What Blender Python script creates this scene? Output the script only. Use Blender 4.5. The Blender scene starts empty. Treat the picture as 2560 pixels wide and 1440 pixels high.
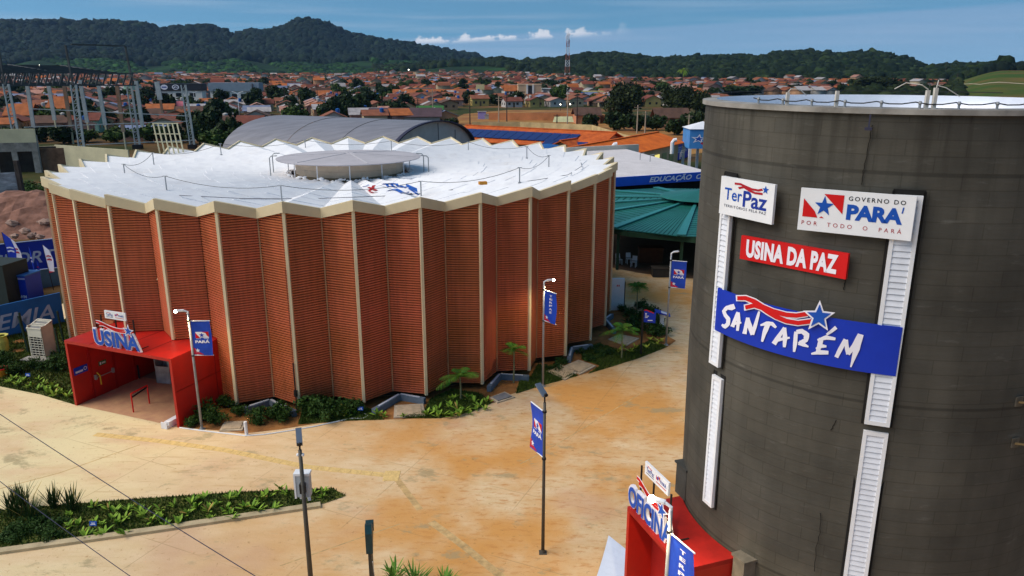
import bpy, math, random
import numpy as np
from mathutils import Vector, Matrix
R = math.radians
random.seed(7); rng = np.random.default_rng(7)
sc = bpy.context.scene
col = sc.collection
# ------------------------------------------------------------------ camera
H, F, TH = 16.0, 1916.3, .277
cd = bpy.data.cameras.new("camera"); cam = bpy.data.objects.new("camera", cd); col.objects.link(cam)
cam.location = (0, 0, H); cam.rotation_euler = (R(90) - TH, 0, 0)
cd.sensor_width = 36; cd.lens = F / 2560 * 36; cd.clip_start = .2; cd.clip_end = 60000
sc.camera = cam
# ------------------------------------------------------------------ sky and sun
SUN_EL, SUN_AZ = 46.0, (.93, .20)          # light travels towards SUN_AZ in plan
w = bpy.data.worlds.new("World"); sc.world = w; w.use_nodes = True
nt = w.node_tree; nt.nodes.clear()
def N(t, k, **kw):
    n = t.nodes.new(k)
    for a, b in kw.items(): setattr(n, a, b)
    return n
L = lambda t, a, b: t.links.new(a, b)
sky = N(nt, 'ShaderNodeTexSky', sky_type='NISHITA', sun_disc=False)
sky.sun_elevation = R(SUN_EL); sky.sun_rotation = math.atan2(-SUN_AZ[0], -SUN_AZ[1])
sky.air_density = 1.0; sky.dust_density = .4; sky.ozone_density = 3.0
tc = N(nt, 'ShaderNodeTexCoord')
sep = N(nt, 'ShaderNodeSeparateXYZ'); L(nt, tc.outputs['Generated'], sep.inputs[0])
zz = N(nt, 'ShaderNodeMath', operation='ADD'); zz.inputs[1].default_value = .22; L(nt, sep.outputs[2], zz.inputs[0])
cmb = N(nt, 'ShaderNodeCombineXYZ'); L(nt, sep.outputs[0], cmb.inputs[0]); L(nt, sep.outputs[1], cmb.inputs[1]); L(nt, zz.outputs[0], cmb.inputs[2])
nrm = N(nt, 'ShaderNodeVectorMath', operation='NORMALIZE'); L(nt, cmb.outputs[0], nrm.inputs[0]); L(nt, nrm.outputs[0], sky.inputs[0])
hs = N(nt, 'ShaderNodeHueSaturation'); hs.inputs['Saturation'].default_value = 1.18; hs.inputs['Hue'].default_value = .480; hs.inputs['Value'].default_value = 1.02
L(nt, sky.outputs[0], hs.inputs['Color'])
# clouds: a low bank of small cumulus near the horizon and thin streaks above it, by direction
def mth(op, a, b=None, clamp=False):
    n = N(nt, 'ShaderNodeMath', operation=op, use_clamp=clamp)
    for i, v in ((0, a), (1, b)):
        if v is None: continue
        if isinstance(v, (int, float)): n.inputs[i].default_value = v
        else: L(nt, v, n.inputs[i])
    return n.outputs[0]
def mrange(v, a, b, c=0., d=1.):
    n = N(nt, 'ShaderNodeMapRange'); n.interpolation_type = 'SMOOTHSTEP'
    L(nt, v, n.inputs[0])
    for i, q in enumerate((a, b, c, d)): n.inputs[i + 1].default_value = q
    return n.outputs[0]
el = sep.outputs[2]; az = mth('ARCTAN2', sep.outputs[0], sep.outputs[1])
azel = N(nt, 'ShaderNodeCombineXYZ'); L(nt, mth('MULTIPLY', az, 26.), azel.inputs[0]); L(nt, mth('MULTIPLY', el, 60.), azel.inputs[1])
nz = N(nt, 'ShaderNodeTexNoise'); nz.inputs['Scale'].default_value = 1.6; nz.inputs['Detail'].default_value = 6; nz.inputs['Roughness'].default_value = .55
L(nt, azel.outputs[0], nz.inputs['Vector'])
az1 = N(nt, 'ShaderNodeCombineXYZ'); L(nt, mth('MULTIPLY', az, 9.), az1.inputs[0])
nb = N(nt, 'ShaderNodeTexNoise'); nb.inputs['Scale'].default_value = 4.6; nb.inputs['Detail'].default_value = 3
L(nt, az1.outputs[0], nb.inputs['Vector'])
slope = mth('MULTIPLY', az, .045)
base_el = mth('ADD', slope, .0395)
top_el = mth('ADD', base_el, mth('MULTIPLY', mth('SUBTRACT', nb.outputs[0], .455), .050))
band = mth('MULTIPLY', mrange(mth('SUBTRACT', el, base_el), -.006, .001), mrange(mth('SUBTRACT', mth('ADD', top_el, mth('MULTIPLY', mth('SUBTRACT', nz.outputs[0], .5), .038)), el), -.001, .005))
azm = mth('MULTIPLY', mrange(az, -.20, -.10), mrange(az, .16, .06))
cum = mth('MULTIPLY', band, azm)
st = N(nt, 'ShaderNodeCombineXYZ'); L(nt, mth('MULTIPLY', az, 3.), st.inputs[0]); L(nt, mth('MULTIPLY', el, 75.), st.inputs[1])
ns = N(nt, 'ShaderNodeTexNoise'); ns.inputs['Scale'].default_value = 1.0; ns.inputs['Detail'].default_value = 5
L(nt, st.outputs[0], ns.inputs['Vector'])
streak = mth('MULTIPLY', mrange(ns.outputs[0], .42, .75), mrange(az, .9, -.7, .25, .75))
mx1 = N(nt, 'ShaderNodeMix', data_type='RGBA'); L(nt, mth('MULTIPLY', streak, .55), mx1.inputs[0]); L(nt, hs.outputs[0], mx1.inputs[6]); mx1.inputs[7].default_value = (4.3, 5.1, 6.2, 1)
low = mth('MULTIPLY', mrange(mth('SUBTRACT', mth('ADD', base_el, .004), el), -.002, .004), mth('ADD', .38, mth('MULTIPLY', streak, .3)))
low = mth('MULTIPLY', low, mrange(az, -.6, -.2))
mx2 = N(nt, 'ShaderNodeMix', data_type='RGBA'); L(nt, low, mx2.inputs[0]); L(nt, mx1.outputs[2], mx2.inputs[6]); mx2.inputs[7].default_value = (2.7, 3.8, 5.7, 1)
mx3 = N(nt, 'ShaderNodeMix', data_type='RGBA'); L(nt, mth('MULTIPLY', cum, .62), mx3.inputs[0]); L(nt, mx2.outputs[2], mx3.inputs[6]); mx3.inputs[7].default_value = (8.4, 8.2, 8.4, 1)
bg = N(nt, 'ShaderNodeBackground'); bg.inputs[1].default_value = .080; L(nt, mx3.outputs[2], bg.inputs[0])
wo = N(nt, 'ShaderNodeOutputWorld'); L(nt, bg.outputs[0], wo.inputs[0])
sd = bpy.data.lights.new("sun", 'SUN'); sd.energy = 2.3; sd.angle = R(50); sd.color = (1, .90, .78)
so = bpy.data.objects.new("sun", sd); col.objects.link(so); so.location = (-60, -10, 80)
so.rotation_euler = Vector((SUN_AZ[0], SUN_AZ[1], -math.tan(R(SUN_EL)))).to_track_quat('-Z', 'Y').to_euler()
sc.view_settings.view_transform = 'Standard'; sc.view_settings.look = 'None'; sc.view_settings.gamma = 1
sc.view_settings.exposure = .56
sc.cycles.use_denoising = True; sc.cycles.max_bounces = 6; sc.cycles.transparent_max_bounces = 6; sc.cycles.volume_bounces = 0
# ------------------------------------------------------------------ maths helpers
def ray(x, y):
    u = (x - 1280) / F; v = (720 - y) / F
    c, s = math.cos(TH), math.sin(TH)
    return Vector((u, c + v * s, v * c - s))
def U(x, y, z=0.):                       # point at height z seen at photo pixel x, y
    d = ray(x, y); return Vector((0, 0, H)) + d * ((z - H) / d.z)
def V(x, y, Y):                          # point at depth Y
    d = ray(x, y); return Vector((0, 0, H)) + d * (Y / d.y)
def PH(x, y, P, n):                      # hit with a plane
    d = ray(x, y); o = Vector((0, 0, H)); return o + d * ((Vector(P) - o).dot(n) / d.dot(n))
def CH(x, y, C, rad):                    # first hit with a vertical cylinder
    d = ray(x, y); a = d.x * d.x + d.y * d.y; b = -2 * (d.x * C[0] + d.y * C[1]); c = C[0]**2 + C[1]**2 - rad * rad
    q = max(b * b - 4 * a * c, 0); return Vector((0, 0, H)) + d * ((-b - math.sqrt(q)) / (2 * a))
def S(r, g, b): return tuple(((c / 255 / 12.92) if c <= 10 else ((c / 255 + .055) / 1.055) ** 2.4) for c in (r, g, b))
# ------------------------------------------------------------------ mesh helpers
class MB:
    def __init__(s): s.v = []; s.f = []; s.m = []; s.mi = 0
    def add(s, vs, fs):
        o = len(s.v); s.v += [tuple(p) for p in vs]
        for f in fs: s.f.append([i + o for i in f]); s.m.append(s.mi)
        return s
    def quad(s, a, b, c, d): return s.add([a, b, c, d], [(0, 1, 2, 3)])
    def box(s, x0, y0, z0, x1, y1, z1):
        return s.add([(x0,y0,z0),(x1,y0,z0),(x1,y1,z0),(x0,y1,z0),(x0,y0,z1),(x1,y0,z1),(x1,y1,z1),(x0,y1,z1)],
                     [(0,3,2,1),(4,5,6,7),(0,1,5,4),(1,2,6,5),(2,3,7,6),(3,0,4,7)])
    def bar(s, p, q, a, b=None, up=(0,0,1)):                # rectangular bar from p to q, section a x b
        b = b or a; p = Vector(p); q = Vector(q); d = (q - p).normalized(); up = Vector(up)
        if abs(d.dot(up)) > .97: up = Vector((0, 1, 0))
        x = d.cross(up).normalized() * (a / 2); y = x.cross(d).normalized() * (b / 2)
        return s.add([p-x-y, p+x-y, p+x+y, p-x+y, q-x-y, q+x-y, q+x+y, q-x+y], [(0,3,2,1),(4,5,6,7),(0,1,5,4),(1,2,6,5),(2,3,7,6),(3,0,4,7)])
    def tube(s, pts, r, n=8, r1=None, cap=True):
        pts = [Vector(p) for p in pts]; k = len(pts); rr = [r + ((r1 if r1 is not None else r) - r) * i / max(k - 1, 1) for i in range(k)]
        vs = []; fs = []; px = None
        for i, p in enumerate(pts):
            d = ((pts[min(i+1,k-1)] - pts[max(i-1,0)]).normalized())
            if px is None: px = d.cross(Vector((0,0,1)) if abs(d.z) < .9 else Vector((1,0,0))).normalized()
            x = (px - d * px.dot(d)).normalized(); y = d.cross(x); px = x
            for j in range(n):
                a = 2 * math.pi * j / n; vs.append(p + (x * math.cos(a) + y * math.sin(a)) * rr[i])
        for i in range(k - 1):
            for j in range(n): fs.append((i*n+j, i*n+(j+1)%n, (i+1)*n+(j+1)%n, (i+1)*n+j))
        if cap: fs.append(tuple(range(n))[::-1]); fs.append(tuple((k-1)*n+j for j in range(n)))
        return s.add(vs, fs)
    def lathe(s, prof, n=48, c=(0,0), close=False):
        vs = []; fs = []
        for (r, z) in prof:
            for j in range(n):
                a = 2 * math.pi * j / n; vs.append((c[0] + r * math.cos(a), c[1] + r * math.sin(a), z))
        for i in range(len(prof) - 1):
            for j in range(n): fs.append((i*n+j, i*n+(j+1)%n, (i+1)*n+(j+1)%n, (i+1)*n+j))
        return s.add(vs, fs)
    def prism(s, poly, z0, z1):
        n = len(poly); vs = [(p[0], p[1], z0) for p in poly] + [(p[0], p[1], z1) for p in poly]
        return s.add(vs, [tuple(range(n))[::-1], tuple(range(n, 2*n))] + [(i, (i+1) % n, n+(i+1) % n, n+i) for i in range(n)])
    def slab(s, pts, d):                  # polygon (3-D) thickened by vector d
        n = len(pts); pts = [Vector(p) for p in pts]; d = Vector(d)
        return s.add(pts + [p + d for p in pts], [tuple(range(n))[::-1], tuple(range(n, 2*n))] + [(i, (i+1) % n, n+(i+1) % n, n+i) for i in range(n)])
    def ball(s, c, r, jit=0, sub=(10, 6)):
        n, k = sub; vs = []; fs = []
        rx = r if hasattr(r, '__len__') else (r, r, r)
        for i in range(k + 1):
            t = math.pi * i / k
            for j in range(n):
                a = 2 * math.pi * j / n; q = 1 + (random.uniform(-jit, jit) if jit else 0)
                vs.append((c[0] + rx[0]*q*math.sin(t)*math.cos(a), c[1] + rx[1]*q*math.sin(t)*math.sin(a), c[2] + rx[2]*q*math.cos(t)))
        for i in range(k):
            for j in range(n): fs.append((i*n+j, (i+1)*n+j, (i+1)*n+(j+1)%n, i*n+(j+1)%n))
        return s.add(vs, fs)
    def build(s, name, mat, parent=None, org=None, smooth=False, loc=None, rz=0):
        me = bpy.data.meshes.new(name)
        v = np.array([tuple(p) for p in s.v], dtype=float).reshape(-1, 3)
        if org is not None: v = v - np.array(tuple(org))
        me.from_pydata(v.tolist(), [], s.f)
        mats = mat if isinstance(mat, (list, tuple)) else [mat]
        for m in mats: me.materials.append(m)
        if len(mats) > 1: me.polygons.foreach_set('material_index', s.m)
        if smooth: me.polygons.foreach_set('use_smooth', [True] * len(me.polygons))
        me.update()
        o = bpy.data.objects.new(name, me); col.objects.link(o)
        if parent: o.parent = parent
        elif org is not None: o.location = tuple(org)
        if loc is not None: o.location = loc; o.rotation_euler = (0, 0, rz)
        return o
def raw(name, v, f, mat, k=4, colr=None, smooth=False):      # fast numpy mesh: all faces have k corners
    me = bpy.data.meshes.new(name); nv, nf = len(v), len(f)
    me.vertices.add(nv); me.vertices.foreach_set('co', np.asarray(v, dtype=np.float32).ravel())
    me.loops.add(nf * k); me.loops.foreach_set('vertex_index', np.asarray(f, dtype=np.int32).ravel())
    me.polygons.add(nf); me.polygons.foreach_set('loop_start', np.arange(0, nf * k, k, dtype=np.int32))
    if smooth: me.polygons.foreach_set('use_smooth', np.ones(nf, dtype=bool))
    me.update(calc_edges=True)
    if colr is not None:
        a = me.attributes.new('tint', 'FLOAT_COLOR', 'FACE'); c = np.ones((nf, 4), dtype=np.float32); c[:, :3] = colr; a.data.foreach_set('color', c.ravel())
    me.materials.append(mat); return me
def link(name, me, loc=(0,0,0), rz=0, scale=None, parent=None):
    o = bpy.data.objects.new(name, me); col.objects.link(o); o.location = loc; o.rotation_euler = (0, 0, rz)
    if scale: o.scale = scale if hasattr(scale, '__len__') else (scale,)*3
    if parent: o.parent = parent
    return o
def tag(o, label=None, cat=None, group=None, kind=None):
    if label: o['label'] = label
    if cat: o['category'] = cat
    if group: o['group'] = group
    if kind: o['kind'] = kind
    return o
def thing(name, label, cat, loc=(0,0,0), rz=0, group=None):
    o = bpy.data.objects.new(name, None); col.objects.link(o); o.location = loc; o.rotation_euler = (0,0,rz); o.empty_display_size = .3
    return tag(o, label, cat, group)
def copy_tree(o, parent=None):
    c = o.copy(); col.objects.link(c)
    if parent: c.parent = parent
    for ch in [q for q in o.children]: copy_tree(ch, c)
    return c
# ------------------------------------------------------------------ materials
MATS = {}
def M(name, c, rough=.75, var=.12, scale=2.5, metal=0., spec=.3, bump=0., bscale=20., emit=None, c2=None, stretch=None, trans=0):
    if name in MATS: return MATS[name]
    m = bpy.data.materials.new(name); m.use_nodes = True; t = m.node_tree; p = t.nodes['Principled BSDF']; MATS[name] = m
    p.inputs['Roughness'].default_value = rough; p.inputs['Metallic'].default_value = metal; p.inputs['Specular IOR Level'].default_value = spec
    tcx = N(t, 'ShaderNodeTexCoord'); vec = tcx.outputs['Object']
    if stretch:
        mp = N(t, 'ShaderNodeMapping'); mp.inputs['Scale'].default_value = stretch; L(t, vec, mp.inputs[0]); vec = mp.outputs[0]
    if var or c2:
        n = N(t, 'ShaderNodeTexNoise'); n.inputs['Scale'].default_value = scale; n.inputs['Detail'].default_value = 6; n.inputs['Roughness'].default_value = .62; L(t, vec, n.inputs['Vector'])
        r = N(t, 'ShaderNodeValToRGB'); e = r.color_ramp.elements; e[0].position = .32; e[1].position = .68
        a = tuple(max(0, q * (1 - var)) for q in c); b = c2 or tuple(min(1, q * (1 + var)) for q in c)
        e[0].color = (*a, 1); e[1].color = (*b, 1); L(t, n.outputs[0], r.inputs[0]); L(t, r.outputs[0], p.inputs['Base Color'])
    else: p.inputs['Base Color'].default_value = (*c, 1)
    if bump:
        n2 = N(t, 'ShaderNodeTexNoise'); n2.inputs['Scale'].default_value = bscale; n2.inputs['Detail'].default_value = 4; L(t, vec, n2.inputs['Vector'])
        bp = N(t, 'ShaderNodeBump'); bp.inputs['Strength'].default_value = bump; bp.inputs['Distance'].default_value = .05; L(t, n2.outputs[0], bp.inputs['Height']); L(t, bp.outputs[0], p.inputs['Normal'])
    if emit: p.inputs['Emission Color'].default_value = (*emit[0], 1); p.inputs['Emission Strength'].default_value = emit[1]
    return m
def tinted(name, rough=.8, var=.15, scale=.3, trans=False):                    # colour comes from the per-face tint
    m = bpy.data.materials.new(name); m.use_nodes = True; t = m.node_tree; p = t.nodes['Principled BSDF']; MATS[name] = m
    p.inputs['Roughness'].default_value = rough; p.inputs['Specular IOR Level'].default_value = .12
    a = N(t, 'ShaderNodeAttribute'); a.attribute_name = 'tint'
    n = N(t, 'ShaderNodeTexNoise'); n.inputs['Scale'].default_value = scale; n.inputs['Detail'].default_value = 5
    tcx = N(t, 'ShaderNodeTexCoord'); L(t, tcx.outputs['Object'], n.inputs['Vector'])
    mr = N(t, 'ShaderNodeMapRange'); L(t, n.outputs[0], mr.inputs[0])
    for i, q in enumerate((.3, .7, 1 - var, 1 + var)): mr.inputs[i+1].default_value = q
    mm = N(t, 'ShaderNodeMix', data_type='RGBA', blend_type='MULTIPLY'); mm.inputs[0].default_value = 1; L(t, a.outputs['Color'], mm.inputs[6]); L(t, mr.outputs[0], mm.inputs[7])
    L(t, mm.outputs[2], p.inputs['Base Color']); return m
m_red = M('red_paint', (.46, .012, .006), .42, .10, 1.2, spec=.4)
m_redf = M('red_panel', (.60, .006, .008), .45, .03)
m_white = M('white_paint', (.78, .79, .82), .5, .06, 1.5)
m_letter = M('letter_white', (.80, .78, .86), .5, .03)
m_blue = M('sign_blue', (.006, .035, .42), .45, .10, 1.0)
m_blue2 = M('letter_blue', (.006, .075, .42), .45, .05)
m_navy = M('letter_navy', (.01, .035, .30), .5, .05)
m_black = M('black_paint', (.012, .012, .014), .5, .2)
m_ink = M('ink_dark', (.03, .03, .06), .6, .1)
m_steel = M('galvanised_steel', (.33, .34, .35), .45, .15, 4, metal=.4)
m_dsteel = M('bronze_pole', (.075, .068, .055), .5, .2, 3)
def panel_variation(m):                    # every sheet panel a little different in tone, with faint rain streaks
    t = m.node_tree; p = t.nodes['Principled BSDF']; bc = p.inputs['Base Color'].links[0].from_socket; oi = N(t, 'ShaderNodeObjectInfo')
    r = N(t, 'ShaderNodeMapRange'); L(t, oi.outputs['Random'], r.inputs[0]); r.inputs[3].default_value = .90; r.inputs[4].default_value = 1.10
    h = N(t, 'ShaderNodeHueSaturation'); r2 = N(t, 'ShaderNodeMapRange'); L(t, oi.outputs['Random'], r2.inputs[0]); r2.inputs[3].default_value = .505; r2.inputs[4].default_value = .495
    L(t, r2.outputs[0], h.inputs['Hue']); L(t, r.outputs[0], h.inputs['Value']); L(t, bc, h.inputs['Color'])
    tx = N(t, 'ShaderNodeTexCoord'); mp = N(t, 'ShaderNodeMapping'); mp.inputs['Scale'].default_value = (5, 5, .25); L(t, tx.outputs['Object'], mp.inputs[0])
    n = N(t, 'ShaderNodeTexNoise'); n.inputs['Scale'].default_value = 1.3; n.inputs['Detail'].default_value = 5; L(t, mp.outputs[0], n.inputs['Vector'])
    q = N(t, 'ShaderNodeMapRange'); L(t, n.outputs[0], q.inputs[0])
    for i, z in enumerate((.36, .70, 1.06, .80)): q.inputs[i+1].default_value = z
    mm = N(t, 'ShaderNodeMix', data_type='RGBA', blend_type='MULTIPLY'); mm.inputs[0].default_value = 1; L(t, h.outputs[0], mm.inputs[6]); L(t, q.outputs[0], mm.inputs[7]); L(t, mm.outputs[2], p.inputs['Base Color'])
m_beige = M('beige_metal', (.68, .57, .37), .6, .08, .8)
m_clad = M('terracotta_sheet', (.53, .152, .048), .55, .2, .35, c2=(.60, .155, .075), spec=.25)
panel_variation(m_clad)
m_roofw = M('white_membrane', (.82, .82, .85), .75, .06, 1.6, c2=(.86, .86, .87))
m_conc = M('grey_concrete', (.34, .32, .29), .9, .2, 2, bump=.3)
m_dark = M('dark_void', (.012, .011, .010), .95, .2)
m_kerb = M('blue_grey_paint', (.13, .17, .22), .6, .15)
m_kerbtop = M('pale_cap', (.6, .62, .68), .6, .1)
m_orange = M('orange_tile', (.50, .085, .010), .8, .28, .9, c2=(.62, .13, .02))
m_green = M('green_sheet', (.012, .125, .10), .4, .15, .6, spec=.5)
m_greenl = M('green_ridge_cap', (.03, .21, .20), .35, .12, 1, spec=.5)
m_solar = M('solar_panel', (.008, .016, .12), .2, .1, .8, spec=.6)
m_grey = M('grey_sheet', (.20, .20, .23), .6, .18, .25, stretch=(1, 6, 1))
m_greyw = M('grey_render', (.46, .46, .44), .85, .1, .6)
m_cream = M('cream_wall', (.62, .56, .36), .85, .12, .5)
m_trunk = M('bark', (.10, .075, .05), .9, .3, 6)
m_glass = M('dark_glass', (.02, .025, .03), .15, .1, spec=.6)
m_lamp = M('lit_lamp', (1, .95, .85), .5, 0, emit=((1, .93, .74), 60))
m_lampsoft = M('lit_bulb', (1, .95, .85), .5, 0, emit=((1, .93, .78), 9))
m_lawn = M('lawn_soil', (.06, .10, .016), .95, .45, .8, c2=(.15, .15, .03), bump=.5)
m_soil = M('red_soil', (.26, .105, .03), .95, .35, 1.1, c2=(.42, .18, .05), bump=.5, bscale=8)
m_leaf = tinted('leaf', .6, .2, 1.5)
m_canopy = tinted('canopy_leaf', .85, .3, .05)
m_town = tinted('town_paint', .85, .12, .4)
# dusty concrete paving: pale slabs, ochre dust blown over them, grey wet stains, lamp glow painted in at left
def paving():
    m = bpy.data.materials.new('dusty_paving'); m.use_nodes = True; t = m.node_tree; p = t.nodes['Principled BSDF']; MATS['dusty_paving'] = m
    p.inputs['Roughness'].default_value = .92; p.inputs['Specular IOR Level'].default_value = .15
    tx = N(t, 'ShaderNodeTexCoord'); v = tx.outputs['Object']
    def noise(sc_, det, st=(1,1,1), rot=0, rough=.6):
        mp = N(t, 'ShaderNodeMapping'); mp.inputs['Scale'].default_value = st; mp.inputs['Rotation'].default_value = (0,0,rot); L(t, v, mp.inputs[0])
        n = N(t, 'ShaderNodeTexNoise'); n.inputs['Scale'].default_value = sc_; n.inputs['Detail'].default_value = det; n.inputs['Roughness'].default_value = rough; L(t, mp.outputs[0], n.inputs['Vector']); return n.outputs[0]
    def rng_(x, a, b, c=0., d=1.):
        n = N(t, 'ShaderNodeMapRange'); n.interpolation_type = 'SMOOTHSTEP'; L(t, x, n.inputs[0])
        for i, q in enumerate((a, b, c, d)): n.inputs[i+1].default_value = q
        return n.outputs[0]
    def ma(op, a, b):
        n = N(t, 'ShaderNodeMath', operation=op, use_clamp=(op == 'MULTIPLY'))
        for i, q in ((0, a), (1, b)):
            if isinstance(q, (int, float)): n.inputs[i].default_value = q
            else: L(t, q, n.inputs[i])
        return n.outputs[0]
    def mix(fac, a, b):
        n = N(t, 'ShaderNodeMix', data_type='RGBA')
        if isinstance(fac, (int, float)): n.inputs[0].default_value = fac
        else: L(t, fac, n.inputs[0])
        for i, q in ((6, a), (7, b)):
            if isinstance(q, tuple): n.inputs[i].default_value = (*q, 1)
            else: L(t, q, n.inputs[i])
        return n.outputs[2]
    sp = N(t, 'ShaderNodeSeparateXYZ'); L(t, v, sp.inputs[0]); X, Y = sp.outputs[0], sp.outputs[1]
    base = mix(rng_(noise(.9, 7, (1,2.4,1), .5), .3, .7), (.72, .52, .29), (.80, .60, .37))
    dustmask = ma('MULTIPLY', rng_(noise(.16, 5), .36, .60), rng_(X, -15, -2))
    base = mix(dustmask, base, (.66, .325, .095))
    base = mix(ma('MULTIPLY', rng_(noise(1.7, 6, (1,3,1), .45, .7), .50, .66), ma('MULTIPLY', rng_(X, -12, 0), .75)), base, (.56, .245, .072))
    base = mix(ma('MULTIPLY', rng_(noise(.11, 4), .52, .66), .55), base, (.60, .36, .24))
    pale = ma('MULTIPLY', rng_(noise(.22, 6, (1,1.8,1), .2), .34, .58), rng_(X, -11, -20))  # paler, yellower left side: lamp glow painted in over the paler concrete
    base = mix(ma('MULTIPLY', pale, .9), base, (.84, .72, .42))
    stain = ma('MULTIPLY', rng_(noise(.42, 7, (1,1.6,1), .7, .7), .56, .66), .7)
    base = mix(stain, base, (.36, .30, .17))
    base = mix(ma('MULTIPLY', rng_(noise(5, 6), .60, .70), .55), base, (.36, .18, .06))
    base = mix(ma('MULTIPLY', rng_(noise(40, 3), .3, .7), .18), base, (.34, .20, .09))
    mpj = N(t, 'ShaderNodeMapping'); mpj.inputs['Rotation'].default_value = (0, 0, .42); L(t, v, mpj.inputs[0])
    bj = N(t, 'ShaderNodeTexBrick'); bj.offset = 0; bj.inputs['Scale'].default_value = 1; bj.inputs['Brick Width'].default_value = 5.2; bj.inputs['Row Height'].default_value = 4.1; bj.inputs['Mortar Size'].default_value = .024; bj.inputs['Mortar Smooth'].default_value = .6; L(t, mpj.outputs[0], bj.inputs['Vector'])
    base = mix(ma('MULTIPLY', ma('MULTIPLY', bj.outputs['Fac'], rng_(noise(.35, 4), .40, .58)), .45), base, (.32, .20, .09))
    tr_ = noise(.55, 5, (1, 14, 1), .62, .5)
    base = mix(ma('MULTIPLY', ma('MULTIPLY', rng_(tr_, .60, .68), rng_(noise(.09, 3), .45, .6)), .4), base, (.44, .24, .09))
    L(t, base, p.inputs['Base Color'])
    bp = N(t, 'ShaderNodeBump'); bp.inputs['Strength'].default_value = .25; bp.inputs['Distance'].default_value = .03
    L(t, noise(9, 6), bp.inputs['Height']); L(t, bp.outputs[0], p.inputs['Normal']); return m
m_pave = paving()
def towermat():
    m = bpy.data.materials.new('tower_render'); m.use_nodes = True; t = m.node_tree; p = t.nodes['Principled BSDF']
    p.inputs['Roughness'].default_value = .8; p.inputs['Specular IOR Level'].default_value = .3
    tx = N(t, 'ShaderNodeTexCoord'); sp = N(t, 'ShaderNodeSeparateXYZ'); L(t, tx.outputs['Object'], sp.inputs[0])
    at = N(t, 'ShaderNodeMath', operation='ARCTAN2'); L(t, sp.outputs[1], at.inputs[0]); L(t, sp.outputs[0], at.inputs[1])
    ml = N(t, 'ShaderNodeMath', operation='MULTIPLY'); L(t, at.outputs[0], ml.inputs[0]); ml.inputs[1].default_value = 4.94
    cb = N(t, 'ShaderNodeCombineXYZ'); L(t, ml.outputs[0], cb.inputs[0]); L(t, sp.outputs[2], cb.inputs[1])
    br = N(t, 'ShaderNodeTexBrick'); br.inputs['Scale'].default_value = 1; br.inputs['Brick Width'].default_value = 1.15; br.inputs['Row Height'].default_value = .34; br.inputs['Mortar Size'].default_value = .02; br.inputs['Mortar Smooth'].default_value = 1.0
    L(t, cb.outputs[0], br.inputs['Vector'])
    br.inputs['Color1'].default_value = (.076, .070, .056, 1); br.inputs['Color2'].default_value = (.068, .064, .053, 1); br.inputs['Mortar'].default_value = (.054, .049, .038, 1)
    mp = N(t, 'ShaderNodeMapping'); mp.inputs['Scale'].default_value = (1, 4, 1); L(t, cb.outputs[0], mp.inputs[0])
    n = N(t, 'ShaderNodeTexNoise'); n.inputs['Scale'].default_value = 1.3; n.inputs['Detail'].default_value = 7; n.inputs['Roughness'].default_value = .65; L(t, mp.outputs[0], n.inputs['Vector'])
    r = N(t, 'ShaderNodeMapRange'); L(t, n.outputs[0], r.inputs[0])
    for i, q in enumerate((.60, .72, 0, .75)): r.inputs[i+1].default_value = q
    mx = N(t, 'ShaderNodeMix', data_type='RGBA'); L(t, r.outputs[0], mx.inputs[0]); L(t, br.outputs[0], mx.inputs[6]); mx.inputs[7].default_value = (.12, .115, .10, 1)
    n3 = N(t, 'ShaderNodeTexNoise'); n3.inputs['Scale'].default_value = .5; n3.inputs['Detail'].default_value = 5; L(t, cb.outputs[0], n3.inputs['Vector'])
    r3 = N(t, 'ShaderNodeMapRange'); L(t, n3.outputs[0], r3.inputs[0])
    for i, q in enumerate((.35, .7, .72, 1.3)): r3.inputs[i+1].default_value = q
    m2 = N(t, 'ShaderNodeMix', data_type='RGBA', blend_type='MULTIPLY'); m2.inputs[0].default_value = 1; L(t, mx.outputs[2], m2.inputs[6]); L(t, r3.outputs[0], m2.inputs[7])
    mp2 = N(t, 'ShaderNodeMapping'); mp2.inputs['Scale'].default_value = (1.6, .11, 1); L(t, cb.outputs[0], mp2.inputs[0])
    n4 = N(t, 'ShaderNodeTexNoise'); n4.inputs['Scale'].default_value = 1.4; n4.inputs['Detail'].default_value = 6; L(t, mp2.outputs[0], n4.inputs['Vector'])
    r4 = N(t, 'ShaderNodeMapRange'); L(t, n4.outputs[0], r4.inputs[0])
    for i, q in enumerate((.35, .68, .90, 1.10)): r4.inputs[i+1].default_value = q
    m4 = N(t, 'ShaderNodeMix', data_type='RGBA', blend_type='MULTIPLY'); m4.inputs[0].default_value = 1; L(t, m2.outputs[2], m4.inputs[6]); L(t, r4.outputs[0], m4.inputs[7])
    wv = N(t, 'ShaderNodeMath', operation='PINGPONG'); wv.inputs[1].default_value = 2.6; zo = N(t, 'ShaderNodeMath', operation='ADD'); zo.inputs[1].default_value = 1.7; L(t, sp.outputs[2], zo.inputs[0]); L(t, zo.outputs[0], wv.inputs[0])
    rj = N(t, 'ShaderNodeMapRange'); L(t, wv.outputs[0], rj.inputs[0])
    for i, q in enumerate((.02, .05, .62, 1.)): rj.inputs[i+1].default_value = q
    m5 = N(t, 'ShaderNodeMix', data_type='RGBA', blend_type='MULTIPLY'); m5.inputs[0].default_value = 1; L(t, m4.outputs[2], m5.inputs[6]); L(t, rj.outputs[0], m5.inputs[7])
    mp6 = N(t, 'ShaderNodeMapping'); mp6.inputs['Scale'].default_value = (4.5, .22, 1); L(t, cb.outputs[0], mp6.inputs[0])
    n6 = N(t, 'ShaderNodeTexNoise'); n6.inputs['Scale'].default_value = 1.0; n6.inputs['Detail'].default_value = 5; L(t, mp6.outputs[0], n6.inputs['Vector'])
    r6 = N(t, 'ShaderNodeMapRange'); L(t, n6.outputs[0], r6.inputs[0])
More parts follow.
